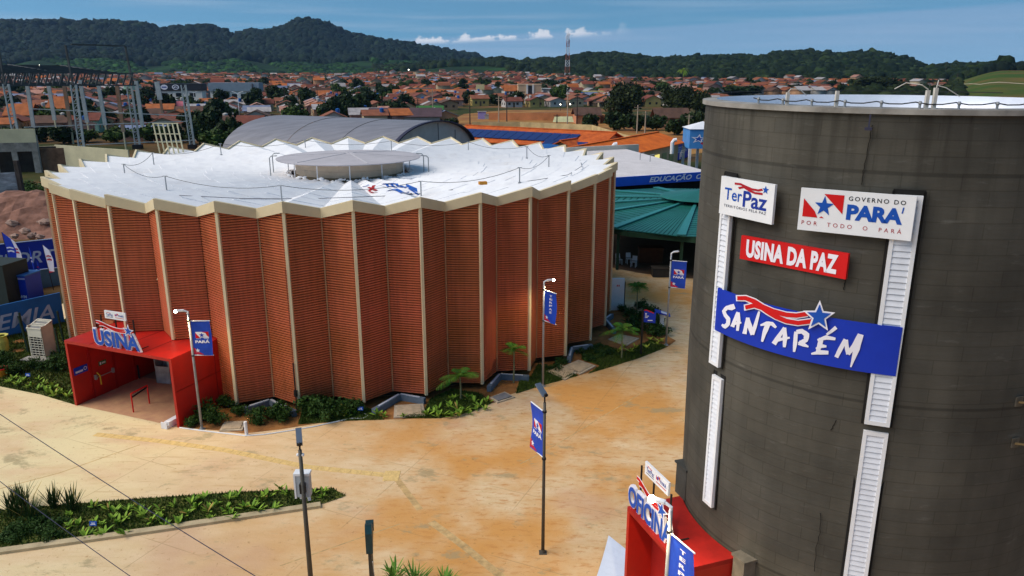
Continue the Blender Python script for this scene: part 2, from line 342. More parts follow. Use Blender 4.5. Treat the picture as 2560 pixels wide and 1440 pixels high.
    for i, q in enumerate((.50, .66, 0, .55)): r6.inputs[i+1].default_value = q
    zt6 = N(t, 'ShaderNodeMapRange'); L(t, sp.outputs[2], zt6.inputs[0]); zt6.inputs[1].default_value = 11.8; zt6.inputs[2].default_value = 15.0
    mu6 = N(t, 'ShaderNodeMath', operation='MULTIPLY'); L(t, r6.outputs[0], mu6.inputs[0]); L(t, zt6.outputs[0], mu6.inputs[1])
    m6 = N(t, 'ShaderNodeMix', data_type='RGBA'); L(t, mu6.outputs[0], m6.inputs[0]); L(t, m5.outputs[2], m6.inputs[6]); m6.inputs[7].default_value = (.028, .025, .019, 1)
    L(t, m6.outputs[2], p.inputs['Base Color'])
    bp = N(t, 'ShaderNodeBump'); bp.inputs['Strength'].default_value = .35; bp.inputs['Distance'].default_value = .04; L(t, n.outputs[0], bp.inputs['Height']); L(t, bp.outputs[0], p.inputs['Normal'])
    return m
m_tower = towermat()
# ------------------------------------------------------------------ lettering and emblems
def text2d(s, size=1., bold=0., shear=0., space=1.):
    cu = bpy.data.curves.new('t', 'FONT'); cu.body = s; cu.size = size; cu.offset = bold; cu.shear = shear; cu.space_character = space; cu.resolution_u = 3
    o = bpy.data.objects.new('t', cu); me = bpy.data.meshes.new_from_object(o)
    v = [(q.co.x, q.co.y) for q in me.vertices]; f = [tuple(q.vertices) for q in me.polygons]
    bpy.data.objects.remove(o); bpy.data.curves.remove(cu); bpy.data.meshes.remove(me); return v, f
class Panel:                               # u right, v up, d out; collects shapes per part
    def __init__(s, fn): s.fn = fn; s.parts = {}
    def mb(s, part, mat):
        k = (part, mat.name)
        if k not in s.parts: s.parts[k] = (MB(), mat)
        return s.parts[k][0]
    def poly(s, part, mat, pts, d=.02, th=0):
        m = s.mb(part, mat); n = len(pts)
        if th: m.add([s.fn(u, v, d) for u, v in pts] + [s.fn(u, v, d + th) for u, v in pts], [tuple(range(n, 2*n))] + [(i, (i+1) % n, n+(i+1) % n, n+i) for i in range(n)])
        else: m.add([s.fn(u, v, d) for u, v in pts], [tuple(range(n))])
    def strip(s, part, mat, pts, wid, d=.02, th=0):
        m = s.mb(part, mat); n = len(pts); l = []; r = []
        for i, (x, y) in enumerate(pts):
            a, b = pts[max(i-1, 0)], pts[min(i+1, n-1)]; dx, dy = b[0]-a[0], b[1]-a[1]; q = math.hypot(dx, dy) or 1
            ww = (wid[min(i, len(wid)-1)] if hasattr(wid, '__len__') else wid) / 2
            l.append((x - dy/q*ww, y + dx/q*ww)); r.append((x + dy/q*ww, y - dx/q*ww))
        for i in range(n - 1):
            m.add([s.fn(u, v, d) for u, v in (r[i], r[i+1], l[i+1], l[i])], [(0,1,2,3)])
    def text(s, part, mat, t, u0, v0, wd, ht, d=.02, bold=0., shear=0., space=1., th=0):
        v, f = text2d(t, 1., bold, shear, space); a = np.array(v); mn, mx = a.min(0), a.max(0); m = s.mb(part, mat)
        q = [(u0 + (x - mn[0])/(mx[0]-mn[0])*wd, v0 + (y - mn[1])/(mx[1]-mn[1])*ht) for x, y in v]
        m.add([s.fn(x, y, d) for x, y in q], f)
        if th:
            from collections import Counter
            e = Counter(); dirn = {}
            for ff in f:
                for i in range(len(ff)):
                    k = (ff[i], ff[(i+1) % len(ff)]); e[tuple(sorted(k))] += 1; dirn[tuple(sorted(k))] = k
            for k, c in e.items():
                if c == 1:
                    a_, b_ = dirn[k]; m.add([s.fn(*q[a_], d), s.fn(*q[a_], d - th), s.fn(*q[b_], d - th), s.fn(*q[b_], d)], [(0,1,2,3)])
    def star(s, part, mat, cu_, cv, r, rot=0., d=.03, inner=.40, th=0):
        s.poly(part, mat, [(cu_ + r*(1 if i % 2 == 0 else inner)*math.sin(rot + i*math.pi/5), cv + r*(1 if i % 2 == 0 else inner)*math.cos(rot + i*math.pi/5)) for i in range(10)], d, th)
    def build(s, parent, org):
        for (part, _), (m, mat) in s.parts.items(): m.build(part, mat, parent, org=org)
def flat(O, uv, vv=Vector((0,0,1))):       # plane with origin O, unit axes uv, vv
    n = uv.cross(vv).normalized()
    return lambda u, v, d: O + uv*u + vv*v + n*d
RIB1 = [(0,.98),(.10,.97),(.21,.87),(.33,.70),(.47,.56),(.65,.45),(.78,.43),(.93,.48)]
RIB2 = [(.10,.68),(.22,.74),(.33,.67),(.41,.54),(.52,.39),(.65,.26),(.80,.20),(.97,.25)]
def ribbon(P, u0, v0, wd, ht, d=.03, out=True, red=m_redf, starm=m_blue2, rot=.1, outl=m_letter):
    f = lambda q: [(u0 + a*wd, v0 + b*ht) for a, b in q]
    wdt = [ht*.22, ht*.24, ht*.25, ht*.26, ht*.26, ht*.24, ht*.22, ht*.2]
    if out:
        for q in (RIB1, RIB2): P.strip('outline', outl, f(q), [x*1.65 for x in wdt], d)
        P.star('outline', outl, u0 + wd*1.08, v0 + ht*.43, ht*.85, rot, d + .006)
    for q in (RIB1, RIB2): P.strip('ribbon', red, f(q), wdt, d + .004)
    P.star('star', starm, u0 + wd*1.08, v0 + ht*.43, ht*.62 if out else ht*.6, rot, d + .012)
def flagmark(P, u, v, wd, ht, d=.03, bgm=None, starm=m_blue2, redm=m_redf):       # two red triangles and a blue star
    if bgm: P.poly('emblem', bgm, [(u, v), (u+wd, v), (u+wd, v+ht), (u, v+ht)], d - .004)
    P.poly('emblem', redm, [(u, v), (u+wd*.50, v), (u+wd*.36, v+ht*.28), (u, v+ht*.92)], d)
    P.poly('emblem', redm, [(u+wd*.48, v+ht), (u+wd, v+ht), (u+wd, v+ht*.08)], d)
    P.star('star', starm, u+wd*.46, v+ht*.50, min(wd, ht)*.50, .02, d + .004)
# ------------------------------------------------------------------ terrain
def tanel(x, y): d = ray(x, y); return math.atan2(d.x, d.y), d.z / math.hypot(d.x, d.y)
RL = [(-700,70),(-300,40),(0,44),(60,48),(150,45),(210,48),(260,50),(340,50),(400,66),(450,61),(520,55),(570,75),(585,84),(620,70),(680,69),(720,56),(755,43),(800,46),(830,60),(880,80),(920,85),(960,95),(1010,100),(1050,110),(1100,118),(1150,125),(1190,129),(1207,140),(1225,160),(1260,176),(1500,190)]
RR = [(700,190),(900,172),(1000,158),(1080,152),(1150,149),(1260,141),(1290,149),(1360,143),(1420,139),(1470,131),(1520,131),(1600,136),(1660,143),(1700,139),(1760,136),(1840,136),(1900,139),(1960,126),(2020,123),(2050,126),(2110,129),(2180,126),(2230,136),(2270,143),(2300,153),(2325,168),(2360,185),(2500,190)]
def prof(tab, rd, sub):
    q = [tanel(*p) for p in tab]; return np.array([a for a, _ in q]), np.array([H + rd * t - sub for _, t in q])
AL, ZL = prof(RL, 2900, 19); AR, ZR = prof(RR, 1700, 11)
sst = lambda t: np.clip(t, 0, 1) ** 2 * (3 - 2 * np.clip(t, 0, 1))
def zg(x, y):
    x = np.asarray(x, float); y = np.asarray(y, float); r = np.hypot(x, y); a = np.arctan2(x, y)
    z = 6 * sst((r - 300) / 1100) * (r < 9000)
    zl = np.interp(a, AL, ZL, right=0); zr = np.interp(a, AR, ZR, left=0, right=0)
    sl = sst((r - 2080) / 820) ** .85 * (1 - .6 * sst((r - 3000) / 900)); sr = sst((r - 860) / 820) * (1 - .7 * sst((r - 1750) / 500))
    wig = 1 + .10 * np.sin(a * 61 + r * .004) * np.sin(r * .007 + a * 23)
    ft = 40 * sst((r - 1420) / 800) * sst((.02 - a) / .16) * (r < 4200) * (1 + .16 * np.sin(a * 37 + 1.3) + .10 * np.sin(a * 91)); z = np.maximum(z, ft)
    z = np.maximum(z, zl * sl * np.where(sl > .95, 1, wig)); z = np.maximum(z, zr * sr * np.where(sr > .95, 1, wig))
    f = sst((a - .485) / .07) * sst((r - 330) / 420) * 15.6
    far = sst((a - .45) / .05) * sst((r - 800) / 500) * 16.5
    return np.maximum(z, np.maximum(f, far))
def hit(px, py):                           # where the sight line of a photo pixel meets the terrain
    d = ray(px, py); h = math.hypot(d.x, d.y); d = d / h; r = 60.
    while r < 9000:
        if H + d.z * r <= float(zg(d.x * r, d.y * r)) : break
        r += max(.8, r * .004)
    return Vector((d.x * r, d.y * r, float(zg(d.x * r, d.y * r))))
azs = np.concatenate([np.linspace(-math.pi, -.85, 40, endpoint=False), np.linspace(-.85, .95, 420, endpoint=False), np.linspace(.95, math.pi, 40, endpoint=False)])
rs = np.concatenate([[.5, 40, 90, 140, 180, 220, 260], np.geomspace(300, 4200, 95), np.geomspace(5000, 40000, 10)])
A_, R_ = np.meshgrid(azs, rs); gx = R_ * np.sin(A_); gy = R_ * np.cos(A_); gz = zg(gx, gy) * (R_ < 6000)
gv = np.stack([gx, gy, gz], -1).reshape(-1, 3); n_a = len(azs)
i0 = np.arange(len(rs) - 1)[:, None] * n_a + np.arange(n_a)[None]; i1 = np.arange(len(rs) - 1)[:, None] * n_a + (np.arange(n_a)[None] + 1) % n_a
gf = np.stack([i0, i0 + n_a, i1 + n_a, i1], -1).reshape(-1, 4)
def groundmat():
    m = bpy.data.materials.new('earth_and_grass'); m.use_nodes = True; t = m.node_tree; p = t.nodes['Principled BSDF']; p.inputs['Roughness'].default_value = .95; p.inputs['Specular IOR Level'].default_value = .1
    tx = N(t, 'ShaderNodeTexCoord'); v = tx.outputs['Object']
    ln = N(t, 'ShaderNodeVectorMath', operation='LENGTH'); L(t, v, ln.inputs[0])
    sp = N(t, 'ShaderNodeSeparateXYZ'); L(t, v, sp.inputs[0])
    def ramp(scale, det, lo, hi, c1, c2):
        n = N(t, 'ShaderNodeTexNoise'); n.inputs['Scale'].default_value = scale; n.inputs['Detail'].default_value = det; L(t, v, n.inputs['Vector'])
        r = N(t, 'ShaderNodeValToRGB'); e = r.color_ramp.elements; e[0].position = lo; e[1].position = hi; e[0].color = (*c1, 1); e[1].color = (*c2, 1); L(t, n.outputs[0], r.inputs[0]); return r.outputs[0]
    town = ramp(.035, 7, .44, .62, (.040, .050, .014), (.20, .095, .040))
    wood = ramp(.012, 8, .4, .65, (.008, .022, .006), (.022, .062, .012))
    fieldc = ramp(.02, 7, .45, .66, (.045, .085, .012), (.16, .10, .03))
    def sm(x, a, b):
        n = N(t, 'ShaderNodeMapRange'); n.interpolation_type = 'SMOOTHSTEP'; L(t, x, n.inputs[0]); n.inputs[1].default_value = a; n.inputs[2].default_value = b; return n.outputs[0]
    dv = N(t, 'ShaderNodeMath', operation='DIVIDE'); L(t, sp.outputs[0], dv.inputs[0]); L(t, sp.outputs[1], dv.inputs[1])
    m1 = N(t, 'ShaderNodeMix', data_type='RGBA'); L(t, sm(dv.outputs[0], .50, .53), m1.inputs[0]); L(t, town, m1.inputs[6]); L(t, fieldc, m1.inputs[7])
    m2 = N(t, 'ShaderNodeMix', data_type='RGBA'); L(t, sm(ln.outputs['Value'], 880, 960), m2.inputs[0]); L(t, m1.outputs[2], m2.inputs[6]); L(t, wood, m2.inputs[7])
    L(t, m2.outputs[2], p.inputs['Base Color']); return m
tag(link('ground', raw('ground', gv, gf, groundmat(), smooth=True)), kind='structure')
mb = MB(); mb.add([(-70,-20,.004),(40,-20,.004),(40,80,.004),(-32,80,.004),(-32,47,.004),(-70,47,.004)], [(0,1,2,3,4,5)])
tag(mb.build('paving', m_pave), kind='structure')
# bare red field in front of the town
def patch(name, pts, mat, z=.006, kind='structure'):
    m = MB(); m.add([(p[0], p[1], z) for p in pts], [tuple(range(len(pts)))]); o = m.build(name, mat); return tag(o, kind=kind)
fld = [U(*p) for p in ((1120,306),(1160,285),(1300,272),(1480,278),(1560,300),(1800,330),(1830,370),(1640,400),(1130,322))]
patch('dirt_field', fld, M('red_earth', (.30, .10, .03), .95, .3, .08, c2=(.38, .20, .05)), .012)
# lawns and beds
BED = [(560,1078),(610,1084),(700,1074),(800,1058),(880,1052),(1000,1048),(1100,1046),(1180,1030),(1230,1008),(1280,985),(1350,965),(1500,925),(1600,895),(1668,868),(1690,852),(1672,842),(1660,825),(1610,790),(1560,772)]
CX, CY = -10.908, 51.854
bed = [(-15.40, 32.55)] + [U(*p)[:2] for p in BED] + [(CX + 16.4*math.sin(a), CY - 16.4*math.cos(a)) for a in np.radians(np.arange(84, -17, -4))]
patch('garden_bed', bed, m_soil, .010)
def offset_lawn(name, px, z=.020): return patch(name, [U(*p) for p in px], m_lawn, z)
offset_lawn('lawn', [(1010,1046),(1100,1046),(1180,1030),(1228,1009),(1200,985),(1130,975),(1075,1000),(1060,1030)])
offset_lawn('lawn', [(1290,985),(1350,966),(1445,940),(1395,925),(1345,912),(1330,940),(1300,950)])
offset_lawn('lawn', [(1470,935),(1530,917),(1600,895),(1668,868),(1630,850),(1560,880),(1500,860),(1450,870),(1455,900),(1500,915)])
offset_lawn('lawn', [(745,1062),(880,1052),(960,1050),(930,1025),(860,1010),(760,1020)])
LAWN_L = [(-60,50),(-60,47.5),(-40,42.8),(-26.9,37.33),(-24.2,36.3),(-21.75,35.05),(-20.6,39.6),(-24.5,44.5),(-28.6,50.5),(-29.6,49),(-31.0,45.9),(-36,47)]
patch('lawn', LAWN_L, m_lawn, .016)
FB = [(-60,8.0),(-17.9,23.0),(-12.9,24.34),(-7.2,26.02),(-6.5,26.56),(-7.1,27.1),(-10.7,26.84),(-15.14,26.25),(-19.3,25.55),(-26,24.6),(-60,19)]
patch('lawn', FB, m_lawn, .030)
mb = MB(); kp = [(-60,7.6),(-17.9,22.85),(-12.9,24.2),(-7.3,25.85)]
for i in range(3): mb.bar((*kp[i], .03), (*kp[i+1], .03), .30, .16)
tag(mb.build('kerb', M('kerb_concrete', (.50, .40, .24), .95, .3, 1.2, c2=(.58, .46, .28), bump=.4), org=(-12, 24, 0)), 'long pale dusty kerb along the front edge of the grass strip', 'kerb')
# tactile strip, joints and drain channels pressed into the paving
m_tact = M('tactile_tile', (.72, .50, .20), .9, .15, 5, bump=.5, bscale=14)
m_joint = M('paving_joint', (.54, .36, .16), .95, .3, 3)
def band(name, pxs, wd, mat, z, label, cat, group=None, split=0):
    pts = [U(*p) for p in pxs]; m = MB()
    for i in range(len(pts) - 1):
        d = (pts[i+1] - pts[i]); ln_ = d.length; d.normalize(); n = Vector((-d.y, d.x, 0)) * wd / 2; k = max(1, int(ln_ / split)) if split else 1
        for j in range(k):
            a = pts[i] + d * (ln_ * j / k); b = pts[i] + d * (ln_ * (j + .96 if split else j + 1) / k)
            m.slab([a - n, b - n, b + n, a + n], (0, 0, z))
    o = m.build(name, mat, org=pts[0]); return tag(o, label, cat, group)
band('tactile_paving', [(238,1086),(400,1103),(560,1125),(770,1168),(985,1190)], .34, m_tact, .012, 'raised yellow tactile strip crossing the dusty paving from the red portal', 'tactile paving', split=.42)
band('tactile_paving', [(960,1190),(1000,1190)], .8, m_tact, .016, 'square yellow tactile pad at the end of the long tactile strip', 'tactile paving', split=.42)
band('tactile_paving', [(990,1195),(1050,1275)], .26, m_joint, .008, 'twin grooved tactile line running from the square yellow pad', 'tactile paving', split=.4)
band('tactile_paving', [(1078,1305),(1165,1370),(1300,1480)], .30, m_joint, .008, 'grooved tactile line running to the lower edge by the palm', 'tactile paving', split=.4)
for px, lab in (([(700,1415),(1000,1310)], 'thin dark joint line across the orange paving by the totem'), ([(0,1222),(150,1182),(350,1112)], 'thin dark joint line across the pale paving at left'),
                ([(1700,1040),(1760,1120)], 'short double joint line in the paving beside the tower'), ([(1300,1160),(1360,1130),(1600,985)], 'long faint tyre groove past the flag pole')):
    band('joint_line', px, .05, m_joint, .006, lab, 'joint')
# ------------------------------------------------------------------ the pleated drum
NP, PHS, RW, RV, RF, RVF = 36, -.14022, 17.73, 16.78, 17.86, 16.93
drum = thing('pleated_building', 'large round pleated hall with terracotta ribbed walls and white folded roof', 'building', (CX, CY, 0))
def ang(k): return PHS + k * math.pi / 18
def pol(r, a, z=0.): return Vector((r * math.sin(a), -r * math.cos(a), z))
def clad(side, z0):
    P = pol(RW, 0); Q = pol(RV, side * math.pi / 36); d = (Q - P).normalized(); n = Vector((-d.y, d.x, 0));
    if n.dot(P) < 0: n = -n
    P = P + d * .06; Q = Q - d * .02; per = .122; m = MB(); rows = []
    z = z0
    while z < 9.86:
        for dz, o in ((0, 0), (.066, .008), (.072, -.085), (.117, -.085)): rows.append((z + dz, o))
        z += per
    vs = []
    for z, o in rows: vs += [P + n*o + Vector((0,0,min(z, 9.88))), Q + n*o + Vector((0,0,min(z, 9.62)))]
    m.add(vs, [(2*i, 2*i+1, 2*i+3, 2*i+2) if side > 0 else (2*i, 2*i+2, 2*i+3, 2*i+1) for i in range(len(rows) - 1)])
    return m
CUT = (-1, -2)
HALF = ((-3, 1),)
pm = {}
for side in (1, -1):
    for cut in (0, 1):
        o = clad(side, 3.46 if cut else .42).build('wall_panel', m_clad, drum); pm[side, cut] = o.data; bpy.data.objects.remove(o)
tr = MB()
tp = [(.13, .07), (.10, -.02), (-.10, -.02), (-.13, .07)]
def trim(r, wd, z0, z1): return MB().prism([(-wd, -r + .10), (wd, -r + .10), (wd * .8, -r - .035), (-wd * .8, -r - .035)], z0, z1)
tm = {c: trim(RW, .082, 3.46 if c else .36, 9.86) for c in (0, 1)}
tmm = {}
for c in (0, 1):
    o = tm[c].build('corner_trim', m_beige, drum); tmm[c] = o.data; bpy.data.objects.remove(o)
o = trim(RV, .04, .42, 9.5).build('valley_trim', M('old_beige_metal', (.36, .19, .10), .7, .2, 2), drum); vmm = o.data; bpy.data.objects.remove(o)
for k in range(NP):
    c = 1 if (k if k < 18 else k - 36) in CUT else 0
    for side in (1, -1): link('wall_panel', pm[side, 1 if ((k if k < 18 else k - 36), side) in HALF else c], rz=ang(k), parent=drum)
    link('corner_trim', tmm[c], rz=ang(k), parent=drum)
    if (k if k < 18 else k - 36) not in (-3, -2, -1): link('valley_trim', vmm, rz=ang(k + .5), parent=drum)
# near-black plinth set back under the cladding, left open behind the portal
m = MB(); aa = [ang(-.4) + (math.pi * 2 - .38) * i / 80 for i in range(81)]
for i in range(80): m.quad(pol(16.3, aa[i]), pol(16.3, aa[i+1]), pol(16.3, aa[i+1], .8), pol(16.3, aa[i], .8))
m.build('plinth', M('dark_plinth', (.03, .026, .022), .95, .3), drum)
fa = MB(); ro = MB()
for k in range(NP):
    for s in (1, -1):
        a0, a1 = ang(k), ang(k + s * .5)
        o4 = [pol(RF, a0, 9.845), pol(RVF, a1, 9.40), pol(RVF, a1, 9.86), pol(RF, a0, 10.343)]; i4 = [pol(RF - .16, a0, 9.845), pol(RVF - .15, a1, 9.40), pol(RVF - .15, a1, 9.86), pol(RF - .16, a0, 10.343)]
        if s < 0: o4 = [o4[1], o4[0], o4[3], o4[2]]; i4 = [i4[1], i4[0], i4[3], i4[2]]
        fa.quad(*o4); fa.quad(i4[1], i4[0], i4[3], i4[2]); fa.quad(o4[3], o4[2], i4[2], i4[3]); fa.quad(i4[0], i4[1], o4[1], o4[0])
        # roof plate in seven overlapping sheets
        e = [(17.72, 16.80, 10.20, 9.72), (4.1, 4.1, 9.42, 9.20)]; nq = 8; prev = None
        for q in range(nq):
            t0, t1 = q / nq, (q + 1) / nq; lp = lambda a, b, t: a + (b - a) * t
            st0 = .026 if q % 2 else .008; 
            p = [pol(lp(e[0][0], e[1][0], t0), a0, lp(e[0][2], e[1][2], t0) + st0), pol(lp(e[0][1], e[1][1], t0), a1, lp(e[0][3], e[1][3], t0) + st0),
                 pol(lp(e[0][1], e[1][1], t1), a1, lp(e[0][3], e[1][3], t1)), pol(lp(e[0][0], e[1][0], t1), a0, lp(e[0][2], e[1][2], t1))]
            if s < 0: p = [p[1], p[0], p[3], p[2]]
            ro.quad(*p)
            if prev: ro.quad(prev[3], prev[2], p[1], p[0]) if True else 0
            prev = p
t = m_roofw.node_tree; p = t.nodes['Principled BSDF']; bc = p.inputs['Base Color'].links[0].from_socket; tx = N(t, 'ShaderNodeTexCoord')
for sc_, lo, hi, am, dc in ((1.1, .52, .72, .35, (.56, .56, .60)), (9., .66, .74, .4, (.30, .28, .27)), (.35, .55, .75, .35, (.66, .60, .55))):
    n = N(t, 'ShaderNodeTexNoise'); n.inputs['Scale'].default_value = sc_; n.inputs['Detail'].default_value = 7; n.inputs['Roughness'].default_value = .65; L(t, tx.outputs['Object'], n.inputs['Vector'])
    r = N(t, 'ShaderNodeMapRange'); L(t, n.outputs[0], r.inputs[0])
    for i, q in enumerate((lo, hi, 0, am)): r.inputs[i+1].default_value = q
    mx = N(t, 'ShaderNodeMix', data_type='RGBA'); L(t, r.outputs[0], mx.inputs[0]); L(t, bc, mx.inputs[6]); mx.inputs[7].default_value = (*dc, 1); bc = mx.outputs[2]
L(t, bc, p.inputs['Base Color'])
fa.build('fascia', m_beige, drum); ro.build('roof', m_roofw, drum)
# roof lantern: low beige ring under a shallow fabric-like cone
m = MB().lathe([(3.55, 9.42), (3.55, 9.82)], 16).lathe([(3.57, 9.83), (3.57, 10.36)], 16); lan = m.build('lantern', M('lantern_panel', (.64, .50, .36), .7, .1, 1), drum)
MB().lathe([(3.66, 9.05), (3.62, 9.44), (3.5, 9.44)], 32).build('lantern_base', M('old_render', (.20, .16, .10), .9, .3, 2), lan)
MB().lathe([(3.3, 10.33), (4.72, 10.34), (4.76, 10.40), (4.4, 10.44), (.25, 10.66), (.02, 10.67)], 56).build('canopy', M('canopy_sheet', (.47, .44, .46), .7, .10, .8), lan, smooth=False)
m = MB()
for k in range(6):
    a = .45 + k * math.pi / 3; m.bar(pol(.3, a, 10.67), pol(4.5, a, 10.45), .07, .02)
m.build('canopy_seam', M('seam', (.56, .54, .56), .7, .05), lan)
m = MB()
for k in range(12): m.tube([pol(4.0, k * .5236 + .2, 9.3), pol(4.0, k * .5236 + .2, 10.36)], .035, 6)
m.build('canopy_post', m_white, lan)
# ragged edge of the membrane round the lantern and open sheet ends
m = MB()
for i in range(110):
    a = i * 2 * math.pi / 110; r0 = 4.15 + random.uniform(-.15, .12); m.ball(pol(r0, a, 9.36 + .1 * math.sin(a * 18) + random.uniform(-.03, .05)), (random.uniform(.10, .2), random.uniform(.10, .2), random.uniform(.05, .14)), .25, (7, 4))
m.build('roof_edge', m_roofw, lan)
MB().lathe([(3.6, 9.16), (4.3, 9.18)], 40).build('gap_ring', M('dark_gap', (.30, .24, .22), .9, .35, 3), lan)  # dark ring laid in the rough gap round the lantern
# painted mark on the near roof plate (blue strokes and a red runner)
def roofz(p):                              # roof height under a point
    r = math.hypot(p.x - CX, p.y - CY); a = math.atan2(p.x - CX, -(p.y - CY)); f = ((a - PHS) / (math.pi / 18)) % 1; f = 1 - abs(f - .5) * 2   # 0 ridge, 1 valley
    t = (17.3 - r) / 13.2; zr = 10.20 + (9.42 - 10.20) * t; zv = 9.72 + (9.20 - 9.72) * t; return zr + (zv - zr) * f
def onroof(x, y, lift=.05):
    z = 10.
    for _ in range(12): p = U(x, y, z); z = roofz(p) + lift
    return U(x, y, z)
def rstroke(m, pts, wd):
    P = [onroof(*p) for p in pts]
    for i in range(len(P) - 1):
        d = P[i+1] - P[i]; n = Vector((-d.y, d.x, 0)).normalized() * wd / 2; m.quad(P[i] - n, P[i+1] - n, P[i+1] + n, P[i] + n)
z7 = lambda x, y: (640 + x / 5.818, 340 + y / 5.818)
m = MB()
for q, wq in (([(1640,740),(1690,765),(1750,790)], .22), ([(1720,715),(1690,765),(1640,800)], .20), ([(1650,805),(1700,822),(1760,815)], .14)): rstroke(m, [z7(*p) for p in q], wq)
m.build('painted_runner', M('faded_red', (.45, .02, .02), .8, .2, 3), drum, org=(CX, CY, 0))
m = MB()
for q, wq in (([(1840,690),(1900,690),(1980,685),(2050,695)], .26), ([(1890,690),(1920,730),(1990,735)], .16), ([(1960,690),(2010,740),(2050,740)], .18), ([(2040,690),(2070,730),(2140,740)], .18), ([(2100,720),(2180,750)], .15),
              ([(1900,790),(1990,775),(2060,790),(2130,820),(2240,830)], .24), ([(2040,765),(2110,800),(2210,800)], .16), ([(1540,735),(1600,725),(1640,705)], .12)): rstroke(m, [z7(*p) for p in q], wq)
for i in range(9): rstroke(m, [z7(2170 + i*19, 690 + i*8), z7(2185 + i*19, 730 + i*10)], .10)
for i in range(6): rstroke(m, [z7(2220 + i*24, 760 + i*15), z7(2250 + i*22, 775 + i*15)], .14)
m.build('painted_lettering', M('faded_blue', (.02, .12, .50), .8, .3, 3), drum, org=(CX, CY, 0))
# lightning posts and wire on the roof
rp = [(385,412),(313,443),(417,477),(705,503),(1053,491),(1299,455),(1372,419),(1317,394),(1171,379),(979,377),(764,374),(553,386)]
tops = []
pp = None
ORD = ['first','second','third','fourth','fifth','sixth','seventh','eighth','ninth','tenth','eleventh','twelfth']
for i, q in enumerate(rp):
    b = onroof(*q, 0); m = MB().tube([(0,0,-.06), (0,0,.80)], .035, 7).box(-.08, -.08, -.06, .08, .08, .0).tube([(-.12,0,.80), (.12,0,.80)], .02, 6)
    if pp is None: pp = m.build('roof_post', m_steel); o = pp
    else: o = link('roof_post', pp.data)
    o.location = b; o['px'] = q[0]; tag(o, 'short grey wire post on the white roof, standing near its rim', 'post', 'wire posts round the white roof'); tops.append(b + Vector((0,0,.8)))
for i, q in enumerate([(677,438),(684,430),(1060,430),(1072,436)]):
    b = onroof(*q, 0); m = MB().tube([(0,0,-.06), (0,0,1.1), (.12 if q[0] < 800 else -.12,0,1.22), (.5 if q[0] < 800 else -.5,0,1.25)], .035, 7); o = m.build('roof_post', m_steel, loc=b)
    tag(o, 'bent grey conduit post on the white roof, close beside the lantern', 'post', 'conduit posts by the roof lantern')
m = MB()
for i in range(len(tops)):
    a, b = tops[i], tops[(i + 1) % len(tops)]; m.tube([a + (b - a) * t - Vector((0, 0, .35 * 4 * t * (1 - t))) for t in np.linspace(0, 1, 12)], .014, 5, cap=False)
tag(m.build('roof_wire', m_black, org=tops[0]), 'thin dark wire looping from post to post round the white roof', 'wire')
m = MB(); pts = [onroof(x, y, .03) for x, y in ((120,438),(190,440),(213,432),(208,442),(225,450),(270,466),(345,478),(420,487),(520,492),(600,496),(700,497),(800,496),(880,493),(960,490),(1050,484),(1150,472),(1250,462),(1340,450),(1420,437),(1455,415),(1450,400))]
m.tube(pts, .016, 5, cap=False)
tag(m.build('roof_wire', m_ink, org=pts[0]), 'dark cable lying in loose waves just inside the near roof edge', 'wire')
b = onroof(1207, 461, 0); m = MB().box(-.22, -.16, 0, .22, .16, .16); tag(m.build('tile_block', M('orange_block', (.6, .25, .03), .8, .2), loc=b, rz=.3), 'small orange block lying on the white roof right of the lettering', 'block')
b = onroof(1030, 447, .06); m = MB().tube([(-.55,0,.06), (.55,.12,.06)], .07, 8); tag(m.build('loose_pipe', m_white, loc=b), 'white pipe lying on the roof beside the lantern', 'pipe')
for i, (x, y) in enumerate(((428,345),)):
    b = U(x, y, 10.3); g = thing('roof_ladder_cage', 'pale cream metal ladder cage at the far left rim of the white roof', 'ladder', onroof(430, 385, 0)); m = MB()
    for j in range(6): m.bar((-.9 + j*.36, 0, 0), (-1.15 + j*.36, .0, 2.3), .09, .06)
    m.build('upright', m_cream, g); m = MB()
    for z in (.9, 1.5, 2.28): m.bar((-1.2 + z*0, 0.04, z), (.95 - z*.1, 0.04, z), .09, .06)
    m.build('rail', m_cream, g)
m = MB().tube([(0,0,0),(0,0,2.6)], .035, 6).tube([(0,0,.9),(0,0,1.2)], .09, 8).tube([(0,0,2.6),(0,0,7.2)], .012, 5)
tag(m.build('downpipe', m_black, loc=Vector((CX, CY, 0)) + pol(17.80, ang(1) - .006)), 'black cable pipe with a round box fixed to a cream ridge of the hall', 'pipe')
# drip kerbs: V-shaped painted upstands below the valleys
def vkerb(mid, p, q, lab):
    g = thing('drip_kerb', lab, 'kerb', mid, 0, 'blue grey drip kerbs round the hall'); m = MB(); t = MB()
    for e in (p, q):
        e = e - mid; m.bar((0,0,.14), (e.x, e.y, .14), .22, .36); t.bar(e*.04 + Vector((0,0,.33)), (e.x*.8, e.y*.8, .33), .10, .02)
    m.build('upstand', m_kerb, g); t.build('capping', m_kerbtop, g)
for tri, lab in (((( 676,1013),(612,1034),(738,1042)), 'blue grey V drip kerb overgrown by a shrub, nearest the red portal'), (((1000,999),(934,1038),(1062,1010)), 'blue grey V drip kerb behind the square concrete slab'), (((1250,948),(1222,980),(1322,953)), 'blue grey V drip kerb behind the slotted drain grate'),
                 (((1430,880),(1422,908),(1480,873)), 'blue grey V drip kerb behind the twin concrete covers'), (((1513,808),(1536,835),(1530,795)), 'blue grey V drip kerb at the far right end of the hall')):
    a, b, c = (U(*p) for p in tri); vkerb(a, b, c, lab)
